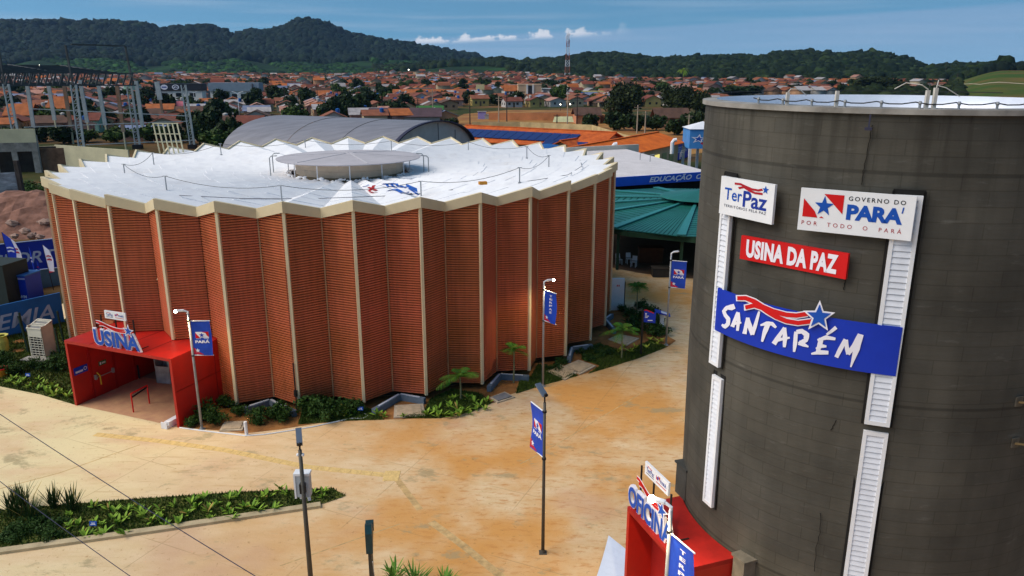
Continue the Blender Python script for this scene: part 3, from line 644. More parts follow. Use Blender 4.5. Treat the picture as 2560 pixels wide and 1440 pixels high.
# ------------------------------------------------------------------ entrance portals
HP = 3.42
def portal(name, lab, P0, P1, depth, open_back=True):
    P0 = Vector((P0[0], P0[1], 0)); P1 = Vector((P1[0], P1[1], 0)); u = (P1 - P0); W = u.length; u.normalize(); n = Vector((-u.y, u.x, 0))
    g = thing(name, lab, 'entrance portal', P0, math.atan2(u.y, u.x)); t = .14
    (MB().box(0, 0, 0, t, depth, HP - t)).build('side_wall', m_red, g); MB().box(W - t, 0, 0, W, depth, HP - t).build('side_wall', m_red, g)
    return g, P0, u, n, W, t
m_red.node_tree.nodes['Color Ramp'].color_ramp.elements[0].color = (.36, .012, .008, 1) if 'Color Ramp' in m_red.node_tree.nodes else (0,0,0,1)
g1, P0, u1, n1, W1, t1 = portal('entrance_portal', 'bright red box portal with USINA sign on the pleated hall', (-21.68, 34.99), (-15.44, 32.48), 5.2)
MB().box(0, 0, HP - t1, W1, 3.9, HP).build('roof', m_red, g1); MB().box(-1.3, 2.85, .4, 0, 2.93, 3.5).build('side_infill', m_clad, g1)
m = MB()
for x_ in (1.65, 3.3, 4.9): m.bar((x_, .02, HP + .002), (x_, 3.2, HP + .002), .03, .012)
for y_ in (1.3, 2.6): m.bar((W1 + .002, y_, .05), (W1 + .002, y_, HP - .05), .03, .012); m.bar((W1 + .002, .02, HP*.52), (W1 + .002, 3.7, HP*.52), .02, .012)
m.build('panel_seam', M('seam_red', (.17, .006, .004), .6, .2), g1)
m = MB()
for y in (.95, 2.35, 3.55, 4.9): m.box(t1, y, 0, t1 + .05, y + .12, HP - t1 - .005)
m.build('wall_post', M('dark_red_paint', (.36, .008, .006), .5, .1), g1)
dr = MB().box(t1 + .004, 1.10, .02, t1 + .035, 2.33, 2.5).build('door', m_red, g1)
MB().bar((t1 + .12, 1.16, 1.05), (t1 + .12, 2.26, 1.05), .035).box(t1 + .03, 1.14, .95, t1 + .15, 1.24, 1.2).box(t1 + .03, 2.18, .95, t1 + .15, 2.28, 1.2).build('push_bar', m_steel, dr)
MB().tube([(t1+.14,1.25,1.32),(t1+.24,1.32,1.15),(t1+.2,1.36,.85),(t1+.22,1.34,.65)], .035, 7).build('yellow_strap', M('yellow_strap', (.55, .33, .02), .6, .1), dr)
ex = MB().box(t1 + .03, 1.5, 1.55, t1 + .05, 1.95, 1.78).build('exit_sign', M('exit_green', (.01, .10, .03), .5, .05), dr)
m = MB().box(t1 + .051, 1.56, 1.60, t1 + .053, 1.64, 1.73)
for j in range(4): m.box(t1 + .051, 1.69 + j*.055, 1.62, t1 + .053, 1.72 + j*.055, 1.71)
m.build('exit_pictogram', m_letter, ex)
sg = MB().box(t1 + .004, .12, 1.55, t1 + .03, .88, 1.92).build('wall_sign', m_blue, g1)
Pn = Panel(lambda u, v, d: Vector((t1 + .03 + d, .12 + u, 1.55 + v)))
Pn.poly('emblem', m_letter, [(.62 + .09*math.sin(a), .19 + .09*math.cos(a)) for a in np.arange(0, 6.28, .42)][::-1], .004); Pn.poly('emblem', m_blue, [(.62 + .065*math.sin(a), .19 + .065*math.cos(a)) for a in np.arange(0, 6.28, .42)][::-1], .006)
for j in range(7): Pn.poly('lettering', m_letter, [(.07 + j*.06, .08), (.115 + j*.06, .08), (.115 + j*.06, .18), (.07 + j*.06, .18)], .004)
Pn.build(sg, (0, 0, 0))
MB().box(-.5, 4.0, .012, W1 + .3, 11, .02).box(t1, 4.9, HP - .3, W1 - t1, 11, HP - .2).build('inner_floor', M('inner_floor', (.25, .20, .14), .8, .2), g1)
MB().box(-1.2, 10.6, 0, W1 + 1.2, 10.8, 4).box(W1 - t1, 5.2, 0, W1, 10.6, 3.3).box(0, 5.2, 0, t1, 10.6, 3.3).build('inner_wall', m_dark, g1)  # walls coloured near-black to stand for the dark inside the doorway
MB().box(t1, .05, .008, W1 - t1, 4.0, .014).build('floor', M('pink_floor', (.56, .29, .17), .9, .2, 1.4, c2=(.60, .35, .18)), g1)
lp = lambda x, y, z=0: P0 + u1 * x + n1 * y + Vector((0, 0, z))
q = thing('handrail', 'low red tube rail standing inside the red portal', 'railing', lp(3.2, 1.5)); a = (U(334, 1031), U(374, 1009)); o_ = Vector(q.location); m = MB()
for p_ in a: m.tube([p_ - o_, p_ - o_ + Vector((0,0,.98))], .035, 8)
m.tube([a[0] - o_ + Vector((0,0,.98)), a[1] - o_ + Vector((0,0,.98))], .035, 8).build('rail', m_redf, q); MB().bar(a[0] - o_ + Vector((0,0,.78)), a[1] - o_ + Vector((0,0,.9)), .03, .08).build('lower_rail', m_black, q)
m_zinc = M('bare_zinc', (.42, .42, .40), .4, .3, 2.5, metal=.3)
for i, (x, y, wd, hh, lab) in enumerate(((3.9, 4.6, .85, 1.35, 'battered open zinc cabinet left inside the dark portal doorway'), (4.95, 4.0, .7, 2.0, 'taller zinc duct piece standing in the portal doorway'))):
    c = U(392 + i*30, 958 - i*2); m = MB().box(0,0,0, .04, .7, hh).box(wd - .04,0,0, wd,.7,hh).box(0,.66,0, wd,.7,hh*.95).box(0,0,0, wd,.03,hh*.72).box(0,0,0,wd,.7,.03); o = m.build('metal_cabinet', m_zinc, loc=c, rz=math.atan2(u1.y, u1.x) + .2); tag(o, lab, 'cabinet')
c = U(441, 1056); m = MB().box(-.16, -.75, 0, .16, .55, .16).box(-.12, -.6, .16, .16, .5, .30).box(-.17, -.76, .02, .17, -.70, .32); tag(m.build('concrete_block', m_white, loc=c, rz=-.35), 'chipped white concrete block lying at the right foot of the red portal', 'block')
# standing sign on the portal roof
def letter_sign(name, lab, org, u, word, u0, wd, z0, ht, rb, plate, legs):
    g = thing(name, lab, 'sign', org); n = Vector((-u.y, u.x, 0)); P = Panel(lambda a, b, d: org + u*a + Vector((0,0,b - org.z)) - n*d)
    P.text('outline', m_letter, word, u0 - .06, z0 - .05, wd + .12, ht + .10, .05, bold=.055, th=.09); P.text('lettering', m_blue2, word, u0, z0, wd, ht, .075, bold=.034)
    ribbon(P, *rb, d=.09); P.build(g, org)
    (a0, a1, b0, b1) = plate; pb = MB().slab([org + u*a + Vector((0,0,b - org.z)) for a, b in ((a0,b0),(a1,b0),(a1,b1),(a0,b1))], n*.06).build('name_plate', m_white, g, org=org)
    Q = Panel(lambda a, b, d: org + u*(a0 + a) + Vector((0,0,b0 + b - org.z)) - n*d); pw = a1 - a0; ph = b1 - b0
    Q.text('lettering', m_navy, 'TerPaz', pw*.08, ph*.34, pw*.32, ph*.36, .006, bold=.01); Q.strip('ribbon', m_redf, [(pw*.12,ph*.8),(pw*.2,ph*.78),(pw*.3,ph*.74)], ph*.06, .006); Q.poly('lettering', m_ink, [(pw*.08,ph*.2),(pw*.4,ph*.2),(pw*.4,ph*.25),(pw*.08,ph*.25)], .006)
    flagmark(Q, pw*.5, ph*.45, pw*.16, ph*.34, .006); Q.text('lettering', m_navy, 'PARÁ', pw*.68, ph*.42, pw*.24, ph*.3, .006, bold=.02); Q.poly('lettering', m_redf, [(pw*.5,ph*.22),(pw*.92,ph*.22),(pw*.92,ph*.28),(pw*.5,ph*.28)], .006)
    Q.build(pb, org)
    for a in legs: MB().bar(org + u*a + n*.05, org + u*a + n*.05 + Vector((0,0,b0 - org.z + .1)), .05).bar(org + u*a, org + u*a + n*.7, .05).build('bracket', m_black, g, org=org)
    return g
og = lp(0, .18, HP)
f_ = lambda x, y: (lambda p: ((p - og).dot(u1), p.z))(PH(x, y, og, n1))
(ua, za), (ub, zb) = f_(240, 852), f_(352, 871)
(_, zt) = f_(236, 820); (ra, rz0) = f_(245, 812); (rb_, _) = f_(318, 822); (pa, pz) = f_(263.5, 800); (pb_, _) = f_(315.5, 806); (_, pz1) = f_(263, 785)
letter_sign('letter_sign', 'standing USINA letter sign with red ribbon and star on portal roof', og, u1, 'USINA', ua, ub - ua, HP + .03, .78, (ra, HP + .80, rb_ - ra, .42), (pa, pb_, HP + 1.42, HP + 1.80), (ua + .5, (ua + ub)/2, ub - .3))
# ------------------------------------------------------------------ tower
TX, TY, TR = 10.13, 20.63, 4.94; TT = TR - .01
tower = thing('round_tower', 'tall dark grey round tower with louvred strips and four signs', 'tower', (TX, TY, 0))
MB().lathe([(TR - .13, 0), (TR - .06, 4), (TR, 8), (TT - .02, 15.14)], 128).build('wall', m_tower, tower, smooth=True)
MB().lathe([(TT - .03, 15.12), (TT + .07, 15.12), (TT + .07, 15.23), (TT - .30, 15.25)], 96).build('coping', M('grey_coping', (.22, .205, .185), .8, .25, 1.2, c2=(.36, .34, .31)), tower)
MB().lathe([(TT - .30, 15.25), (TT - .30, 14.3), (0.1, 14.2)], 96).build('parapet_lining', M('silver_lining', (.74, .76, .82), .38, .12, .7, metal=.25), tower, smooth=True)
def tphi(x, y): p = CH(x, y, (TX, TY), TR); return math.atan2(p.x - TX, -(p.y - TY)), p.z
def louvre(lab, xt, yt, xb, yb, wd, zb=None):
    a0, z1 = tphi(xt, yt); a1, z0 = tphi(xb, yb); a = (a0 + a1) / 2; z0 = zb if zb is not None else z0; h = z1 - z0; rr = TR + .02 + .016*((z0 + z1)/2 - 8) + .04
    e = Vector((math.cos(a), math.sin(a), 0)); nn = pol(1, a); c = nn * rr
    fr = MB()
    for s in (-1, 1): fr.bar(c + e*s*(wd/2 - .04) + Vector((0,0,z0)), c + e*s*(wd/2 - .04) + Vector((0,0,z1)), .08, .10, up=nn)
    for z in (z0 + .05, z1 - .05): fr.bar(c - e*(wd/2 - .08) + Vector((0,0,z)), c + e*(wd/2 - .08) + Vector((0,0,z)), .10, .10, up=nn)
    w_ = fr.build('louvre_window', m_white, tower); sl = MB(); k = int(h / .14)
    for i in range(k):
        z = z0 + .1 + (h - .2) * i / k; p = c - e*(wd/2 - .08); q = c + e*(wd/2 - .08); hh = (h - .2) / k * .96
        sl.add([p + nn*.04 + Vector((0,0,z)), q + nn*.04 + Vector((0,0,z)), q + nn*.012 + Vector((0,0,z + hh)), p + nn*.012 + Vector((0,0,z + hh))], [(0,1,2,3)])
    sl.build('slats', M('louvre_slat', (.74, .76, .82), .4, .08, 3), w_)
    mg = MB(); 
    for s in (-1, 1): mg.bar(nn*(rr - .05) + e*s*(wd/2 + .04) + Vector((0,0,z0 - .03)), nn*(rr - .05) + e*s*(wd/2 + .04) + Vector((0,0,z1 + .08)), .05, .03, up=nn)
    mg.bar(nn*(rr - .05) - e*(wd/2 + .05) + Vector((0,0,z1 + .05)), nn*(rr - .05) + e*(wd/2 + .05) + Vector((0,0,z1 + .05)), .12, .03, up=nn).build('reveal', m_dark, w_)
louvre('', 1825, 440, 1803, 915, .42); louvre('', 1795, 940, 1776, 1262, .42)
louvre('', 2268, 486, 2195, 1058, .52); louvre('', 2188, 1078, 2140, 1440, .52, zb=1.2)
def flat_sign(name, lab, pxs, off=.30, th=.07, mat=m_white, edge=None):
    tl, tr_, br_, bl = pxs; A = CH((tl[0]+bl[0])/2, (tl[1]+bl[1])/2, (TX,TY), TR + off); B = CH((tr_[0]+br_[0])/2, (tr_[1]+br_[1])/2, (TX,TY), TR + off)
    u = B - A; u.z = 0; u.normalize(); n = Vector((u.y, -u.x, 0)); pt = [PH(*q, A, n) for q in pxs]
    z1 = (pt[0].z + pt[1].z)/2; z0 = (pt[2].z + pt[3].z)/2; a = ((pt[0]-A).dot(u) + (pt[3]-A).dot(u))/2; b = ((pt[1]-A).dot(u) + (pt[2]-A).dot(u))/2
    O = A + u*a; O.z = z0; wd = b - a; ht = z1 - z0; g = thing(name, lab, 'sign', O)
    MB().slab([O, O + u*wd, O + u*wd + Vector((0,0,ht)), O + Vector((0,0,ht))], -n*th).build('panel', mat, g, org=O)
    for s in (.2, .8): MB().bar(O + u*wd*s + Vector((0,0,ht*.85)) - n*th, O + u*wd*s + Vector((0,0,ht*.85)) - n*(th + off + .3), .05).bar(O + u*wd*s + Vector((0,0,ht*.15)) - n*th, O + u*wd*s + Vector((0,0,ht*.15)) - n*(th + off + .3), .05).build('bracket', m_black, g, org=O)
    P = Panel(lambda x, y, d: O + u*(x*wd) + Vector((0,0,y*ht)) + n*d); return g, P, O, wd, ht
g, P, O, wd, ht = flat_sign('wall_sign', 'white sign with blue TerPaz letters high on the tower, left', ((1802,440),(1937,461),(1930,562),(1799,533)))
P.text('lettering', m_blue2, 'Ter', .09, .40, .34, .32, .006, bold=.012); P.text('lettering', m_navy, 'Paz', .45, .30, .44, .42, .006, bold=.02)
P.text('subtitle', m_ink, 'TERRITÓRIOS PELA PAZ', .09, .21, .80, .085, .006, space=1.15)
P.strip('ribbon', M('deep_red', (.40, .01, .02), .5, .05), [(.27,.86),(.38,.87),(.48,.83),(.60,.79),(.72,.79),(.79,.83)], .055, .006); P.strip('ribbon', M('deep_red', (.4,.01,.02)), [(.35,.76),(.45,.81),(.55,.75),(.66,.71),(.80,.72)], .055, .007)
P.mb('star', m_blue2); P.poly('star', m_blue2, [(.845 + .062*(1 if i % 2 == 0 else .42)*math.sin(i*math.pi/5), .83 + .11*(1 if i % 2 == 0 else .42)*math.cos(i*math.pi/5)) for i in range(10)], .008)
P.build(g, O)
g, P, O, wd, ht = flat_sign('wall_sign', 'wide white sign reading GOVERNO DO PARÁ above the red sign', ((2004,466),(2290,495),(2278,607),(1993,570)))
P.poly('emblem', m_redf, [(.035,.33),(.175,.33),(.145,.48),(.035,.76)], .006); P.poly('emblem', m_redf, [(.19,.33),(.235,.33),(.21,.37)], .006)
P.poly('emblem', m_redf, [(.215,.90),(.395,.90),(.395,.46)], .006)
P.poly('star', m_blue2, [(.225 + .090*(1 if i % 2 == 0 else .40)*math.sin(i*math.pi/5), .61 + .245*(1 if i % 2 == 0 else .40)*math.cos(i*math.pi/5)) for i in range(10)], .010)
P.text('heading', m_black, 'GOVERNO DO', .435, .79, .485, .10, .006, bold=.012, space=1.35)
P.text('lettering', m_blue2, 'PARA', .43, .345, .48, .36, .006, bold=.05, space=.95); P.strip('lettering', m_blue2, [(.90,.60),(.907,.735)], .012, .006)
P.text('subtitle', M('deep_red', (.4,.01,.02)), 'POR  TODO  O  PARÁ', .035, .14, .88, .12, .006, space=1.75)
P.build(g, O)
g, P, O, wd, ht = flat_sign('wall_sign', 'red sign reading USINA DA PAZ in tall white letters', ((1853,588),(2120,635),(2115,700),(1850,646)), .22, .08, m_redf)
P.text('lettering', m_letter, 'USINA DA PAZ', .06, .12, .86, .77, .008, bold=.050, space=1.06)
P.build(g, O)
# curved SANTARÉM banner
RB = TR + .18
a0, zt0 = (lambda p: (math.atan2(p.x - TX, -(p.y - TY)), p.z))(CH(1787, 815, (TX, TY), RB)); a1, zt1 = (lambda p: (math.atan2(p.x - TX, -(p.y - TY)), p.z))(CH(2248, 880, (TX, TY), RB))
zz0 = CH(2240, 941, (TX, TY), RB).z; zz1 = CH(2255, 819, (TX, TY), RB).z
bn = thing('curved_banner', 'curved blue SANTARÉM banner with ribbon and star round the tower', 'banner', (TX, TY, 0)); m = MB(); nn = 40; an = np.linspace(a0, a1, nn + 1)
for i in range(nn):
    for r_, fl in ((RB, 0), (RB - .05, 1)):
        p = [pol(r_, an[i], zz0), pol(r_, an[i+1], zz0), pol(r_, an[i+1], zz1), pol(r_, an[i], zz1)]; m.quad(*(p if not fl else p[::-1]))
    m.quad(pol(RB, an[i], zz1), pol(RB, an[i+1], zz1), pol(RB-.05, an[i+1], zz1), pol(RB-.05, an[i], zz1))
m.build('panel', m_blue, bn, smooth=False)
zs = lambda x, y: (1780 + x / 5.12, 700 + y / 5.12)
def bhit(x, y, d): 
    p = CH(*zs(x, y), (TX, TY), RB + d); return p - Vector((TX, TY, 0))
P = Panel(lambda u, v, d: bhit(u, v, d))
ST = {'S': ([(290,335),(250,350),(190,355),(150,400),(170,450),(210,500),(205,560),(165,600),(125,570)], [60,70,50,45,48,50,55,50,25]), 'A': ([(260,600),(290,520),(330,410)], [55,45,35]), 'A1': ([(335,415),(340,520),(325,650)], [40,48,32]), 'A2': ([(270,560),(375,545)], [40,22]),
      'N': ([(415,690),(435,590),(450,480)], [55,45,28]), 'N1': ([(455,485),(480,580),(520,700)], [45,60,55]), 'N2': ([(520,700),(560,560),(605,400)], [40,48,26]), 'T': ([(620,580),(700,555),(770,560),(820,610)], [22,50,50,30]), 'T1': ([(715,565),(670,680),(640,790)], [70,55,26]),
      'B': ([(790,820),(850,730),(930,610)], [60,55,40]), 'B1': ([(925,610),(935,740),(925,860)], [50,60,35]), 'B2': ([(820,770),(995,738)], [50,22]), 'R': ([(1075,660),(1065,800),(1050,920)], [45,55,30]), 'R1': ([(1080,665),(1150,655),(1215,700),(1200,770),(1110,815)], [50,60,65,60,40]), 'R2': ([(1110,800),(1180,830),(1235,855)], [60,50,18]),
      'E': ([(1400,745),(1375,850),(1345,940)], [60,60,40]), 'E1': ([(1350,770),(1460,735),(1580,755)], [25,55,35]), 'E2': ([(1330,880),(1400,845),(1465,850)], [25,50,25]), 'E3': ([(1270,945),(1380,925),(1490,930)], [20,55,45]), 'E4': ([(1465,700),(1530,655),(1590,605)], [26,42,45]),
      'M': ([(1590,990),(1640,890),(1710,760)], [50,60,55]), 'M1': ([(1715,765),(1725,860),(1745,950)], [50,55,55]), 'M2': ([(1740,950),(1820,840),(1900,700)], [50,60,70]), 'M3': ([(1905,695),(1850,880),(1775,1115)], [70,80,18])}
for kx, (pts, wq) in ST.items():
    dn = []
    for i in range(len(pts) - 1): dn += [(pts[i][0] + (pts[i+1][0]-pts[i][0])*t, pts[i][1] + (pts[i+1][1]-pts[i][1])*t) for t in (0, .34, .67)]
    dn.append(pts[-1]); wn = np.interp(np.linspace(0, len(pts)-1, len(dn)), range(len(pts)), wq) * np.array([1 + random.uniform(-.06, .06) for _ in dn]) * 1.02
    P.strip('lettering', m_letter, [(x, y) for x, y in dn], list(wn), .02 + .002*(len(kx) > 1))
r1 = [(322,232),(430,232),(540,275),(650,345),(780,400),(950,445),(1080,455),(1225,432)]; r2 = [(425,352),(540,325),(640,355),(720,410),(820,470),(950,525),(1100,550),(1270,528)]
for r_ in (r1, r2): P.strip('outline', m_letter, [(r_[0][0]-16, r_[0][1]+1)] + r_ , [78,78,84,88,88,84,84,84,84], .05)
for r_ in (r1, r2): P.strip('ribbon', m_redf, r_, [52,56,60,62,62,58,56,56], .06)
sp_ = lambda k, ii=.42: [(1368 + k*(1 if i % 2 == 0 else ii)*math.sin(.06 + i*math.pi/5)*1.02, 470 - k*(1 if i % 2 == 0 else ii)*math.cos(.06 + i*math.pi/5)) for i in range(10)]
P.poly('outline', m_letter, sp_(212, .44)[::-1], .075); P.poly('star', m_blue2, sp_(160, .42)[::-1], .09)
P.build(bn, (0, 0, 0))
for cr in ([(2180,312),(2172,360),(2160,420),(2152,470)], [(2052,1282),(2050,1330),(2040,1370),(2036,1440)], [(2120,640),(2112,700),(2108,730)], [(2090,1050),(2075,1080)]):
    m = MB(); pt = []
    for (x0, y0), (x1, y1) in zip(cr[:-1], cr[1:]):
        for t_ in np.linspace(0, 1, 6, endpoint=False): p_ = CH(x0 + (x1-x0)*t_ + random.uniform(-1.5, 1.5), y0 + (y1-y0)*t_, (TX, TY), TR + .005); pt.append(p_ - Vector((TX, TY, 0)))
    m.tube(pt, .010, 4); m.build('crack', M('crack_dark', (.015,.013,.010), .95, .2), tower)
# things on the tower rim
def rim(x, y, z=15.24, rad=TR - .12):
    p = CH(x, y, (TX, TY), rad); return Vector((p.x, p.y, z))
for i, (x, hh, lab) in enumerate(((1952, .42, 'bent'), (2079, .5, 'plain'), (2313, .55, 'forked'), (2333, .62, 'slanting'))):
    a, _ = tphi(x, 300); b = Vector((TX, TY, 15.22)) + pol(TT - .16, a); m = MB().bar((0,0,0), (0,0,hh*.7), .07)
    hh *= .78
    if i in (0, 2): m.tube([(0,0,hh-.03),(.08,.05,hh+.05),(.3,.1,hh+.03),(.46,.1,hh-.10)] if i == 0 else [(0,0,hh-.03),(-.14,0,hh+.06),(-.42,.1,hh+.10),(-.64,.1,hh-.02)], .011, 6)
    if i == 3: m.tube([(0,0,hh),(.2,0,hh-.05),(.5,0,hh-.22)], .010, 6).tube([(0,0,hh*.8),(.08,.1,hh+.10)], .010, 6)
    o = m.build('rim_post', M('pale_post', (.62, .58, .52), .7, .15, 3), loc=b); tag(o, {'bent':'pale post with a bent wire arm on the tower rim','plain':'plain pale square post on the tower rim','forked':'pale post with a long hooked arm on the tower rim','slanting':'pale post with splayed wire ends on the tower rim'}[lab], 'post')
ins = None
for i, a in enumerate(np.radians(np.arange(-64, 60, 8.5))):
    b = Vector((TX, TY, 15.25)) + pol(TT - .1, a); 
    if ins is None: ins = MB().tube([(0,0,-.02),(0,0,.14)], .025, 6).ball((0,0,.10), .04).build('wire_clip', m_steel); o = ins
    else: o = link('wire_clip', ins.data)
    o.location = b; tag(o, 'small grey wire clip standing on the tower rim', 'clip', 'wire clips on the tower rim')
m = MB(); pts = [Vector((TX, TY, 15.37 - .05*abs(math.sin(i*1.05)))) + pol(TT - .1, math.radians(-66 + i*2.9)) for i in range(48)]; m.tube(pts, .013, 5, cap=False)
tag(m.build('rim_wire', m_black, org=pts[0]), 'thin dark wire strung along the near rim of the tower', 'wire')
m = MB(); pts = [Vector((TX, TY, 15.36)) + pol(TT - .1, math.radians(120 + i*3)) for i in range(42)]; m.tube(pts, .012, 5, cap=False)
tag(m.build('rim_wire', m_black, org=pts[0]), 'thin dark wire along the far rim of the tower', 'wire')
for x, y, lab, lit in ((2546, 1003, 'boxy wall light high at the right edge of the tower', 0), (2536, 1106, 'metal floodlight plate low at the right edge of the tower', 1)):
    a, z = tphi(x, y); b = Vector((TX, TY, z)) + pol(TR, a); g = thing('wall_light', lab, 'wall light', b, a); g.scale = (.72, .72, .72)
    MB().box(-.13, -.05, -.16, .13, .0, .16).build('back_plate', M('tarnished_plate', (.09,.08,.065), .5, .3, 5), g); MB().bar((-.05,-.06,0),(.25,-.42,.06), .05).box(.1,-.5,-.04,.4,-.3,.12).build('lamp_body', M('brass_body', (.16, .11, .05), .5, .2, 4), g)
a, z = tphi(2176, 305); g = tag(MB().bar((0,-.03,.16),(0,-.05,-.1), .03).box(-.07,-.12,-.16,.07,-.02,-.1).build('wall_bracket', m_ink, loc=Vector((TX, TY, z)) + pol(TR + .09, a), rz=a), 'small rusty bracket just below the tower coping', 'bracket')
b = U(1712, 1248, 3.42); m = MB().box(-.25, -.3, 0, .25, .3, 1.0).box(-.3,-.35,1.0,.3,.35,1.06); tag(m.build('vent_box', M('dark_box', (.05, .05, .045), .8, .2), loc=(b.x + .12, b.y + .25, 3.42), rz=.3), 'dark grey vent box behind the red portal against the tower', 'vent box')
b = U(1862, 1415, 3.3); m = MB().box(-.22, -.22, -3.3, .22, .22, .25).box(-.26,-.26,.25,.26,.26,.32); tag(m.build('masonry_pier', M('stained_pier', (.16, .14, .11), .9, .3, 2), loc=b, rz=.4), 'short stained concrete pier right of the OFICINA portal', 'pier')
# OFICINA portal
A = U(1568.6, 1266, HP); D = U(1711, 1424, HP); g2, Q0, u2, n2, W2, t2 = portal('entrance_portal', 'dark red box portal with OFICINA sign at the foot of the tower', A, D, .5)
for o in list(g2.children): bpy.data.objects.remove(o)
ta = lambda y_x: 0
def tdist(x):                              # depth from front line to the tower at offset x along the front
    p = Q0 + u2 * x; rel = p - Vector((TX, TY, 0)); b_ = rel.dot(n2); c_ = rel.x**2 + rel.y**2 - (TR + .1)**2; q = b_*b_ - c_; return -b_ - math.sqrt(q) if q > 0 else 4.
fx = np.linspace(0, W2, 16); dp = [max(.3, min(tdist(x), 6)) + .12 for x in fx]
MB().prism([(0, 0), (W2, 0)] + [(x, d) for x, d in zip(fx[::-1], dp[::-1])], HP - .14, HP).build('roof', M('dusty_red', (.34, .012, .008), .6, .25, 1.4), g2)
MB().box(0, 0, 0, .14, dp[0], HP - .14).build('side_wall', m_red, g2); MB().box(W2 - .14, 0, 0, W2, dp[-1], HP - .14).build('side_wall', m_red, g2)
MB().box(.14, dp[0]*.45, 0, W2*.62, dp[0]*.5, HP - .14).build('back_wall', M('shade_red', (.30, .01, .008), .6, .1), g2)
og2 = Vector((Q0.x, Q0.y, HP)) + n2*.15
h_ = lambda x, y: (lambda p: ((p - og2).dot(u2), p.z))(PH(x, y, og2, n2))
(oa, _), (ob, _) = h_(1575, 1262), h_(1664, 1366); ow = (ob - oa) * 7.05/6.05
(ra, _), (rb_, _) = h_(1597, 1236), h_(1655, 1296); (pa, _), (pb_, _) = h_(1610, 1215), h_(1668, 1268)
letter_sign('letter_sign', 'standing OFICINA letter sign with ribbon and star on tower portal', og2, u2, 'OFICINA', oa, ow, HP + .03, .66, (ra, HP + .75, rb_ - ra, .42), (pa, pb_, HP + 1.42, HP + 1.82), (oa + .5, oa + ow/2, oa + ow - .3))
pts = [U(1510,1390), U(1535,1372), U(1566,1396), U(1566,1450), U(1500,1470)]
g = thing('bent_sheet', 'pale blue white panel with a curled corner lying by OFICINA portal', 'panel', pts[0]); m = MB()
b0, b1 = U(1520, 1376), U(1575, 1405); e0, e1 = U(1480, 1475), U(1575, 1475); k = 8
o0 = pts[0]
for i in range(k):
    f = lambda t: (b0 + (b1-b0)*.5*0 + Vector((0,0,.05))) 
    t0, t1_ = i/k, (i+1)/k; hz = lambda t: .05 + .55*(1-t)**2*(1 if t < 1 else 0)
    m.quad(b0.lerp(e0, t0) + Vector((0,0,hz(t0))) - o0, b0.lerp(e0, t1_) + Vector((0,0,hz(t1_))) - o0, b1.lerp(e1, t1_) + Vector((0,0,hz(t1_)*.6)) - o0, b1.lerp(e1, t0) + Vector((0,0,hz(t0)*.6)) - o0)
m.build('sheet', M('pale_sheet', (.62, .70, .85), .4, .05), g)
# ------------------------------------------------------------------ lamp posts with banners
m_banner = M('banner_blue', (.012, .06, .46), .5, .22, 1.2)
m_bred = M('banner_red', (.50, .015, .05), .5, .1)
def banner(parent, h0, h1, wd, ang_, kind, bow=.05):
    u = Vector((math.cos(ang_), math.sin(ang_), 0)); n = Vector((u.y, -u.x, 0)); flip = n.y > 0
    if flip: n = -n
    H_ = h1 - h0
    fn = lambda a, b, d: u*(.06 + a*wd) + Vector((0,0,h0 + b*H_)) + n*(d + bow*math.sin(b*5.0 + a*2)*a)
    m = MB(); k = 14
    for i in range(k):
        for j in range(4): m.quad(fn(j/4, i/k, 0), fn((j+1)/4, i/k, 0), fn((j+1)/4, (i+1)/k, 0), fn(j/4, (i+1)/k, 0))
    bo = m.build('banner', m_banner, parent)
    mm = lambda q: (1 - q[0], q[1]) if u.x < 0 else q
    P = Panel(lambda a, b, d: fn(*mm((a, b)), d))
    P.poly('red_wave', m_bred, [(0,.02),(.55,.02),(.30,.10),(.10,.20),(0,.22)], .006)
    P.poly('star', m_letter, [(.22 + .13*(1 if i % 2 == 0 else .42)*math.sin(i*math.pi/5), .14 + .07*(1 if i % 2 == 0 else .42)*math.cos(i*math.pi/5)) for i in range(10)], .009)
    if kind == 'flag':
        P.poly('emblem', m_letter, [(.18,.50),(.86,.50),(.86,.68),(.18,.68)], .006); P.poly('emblem', m_redf, [(.18,.50),(.42,.50),(.18,.66)], .009); P.poly('emblem', m_redf, [(.52,.68),(.86,.68),(.86,.52)], .009)
        P.poly('star', m_blue, [(.50 + .13*(1 if i % 2 == 0 else .42)*math.sin(i*math.pi/5), .585 + .07*(1 if i % 2 == 0 else .42)*math.cos(i*math.pi/5)) for i in range(10)], .012)
        P.text('lettering', m_letter, 'PARÁ', .14, .355, .74, .10, .006, bold=.04); P.poly('lettering', m_letter, [(.2,.475),(.84,.475),(.84,.487),(.2,.487)], .006)
    else:
        for i, ch in enumerate('TERPAZ'): P.text('lettering', m_letter, ch, .40, .83 - i*.105, .24, .062, .006, bold=.03)
    P.build(bo, (0,0,0))
    b = MB()
    for z in (h0, h1): b.tube([Vector((0,0,z)), u*(.06 + wd + .02) + Vector((0,0,z))], .022, 6)
    b.build('banner_rod', m_white, parent)
    b = MB()
    for z in (h0 - .02, h1 + .02): b.tube([(0,0,z-.03),(0,0,z+.03)], .075, 10)
    b.build('clamp', m_black, parent)
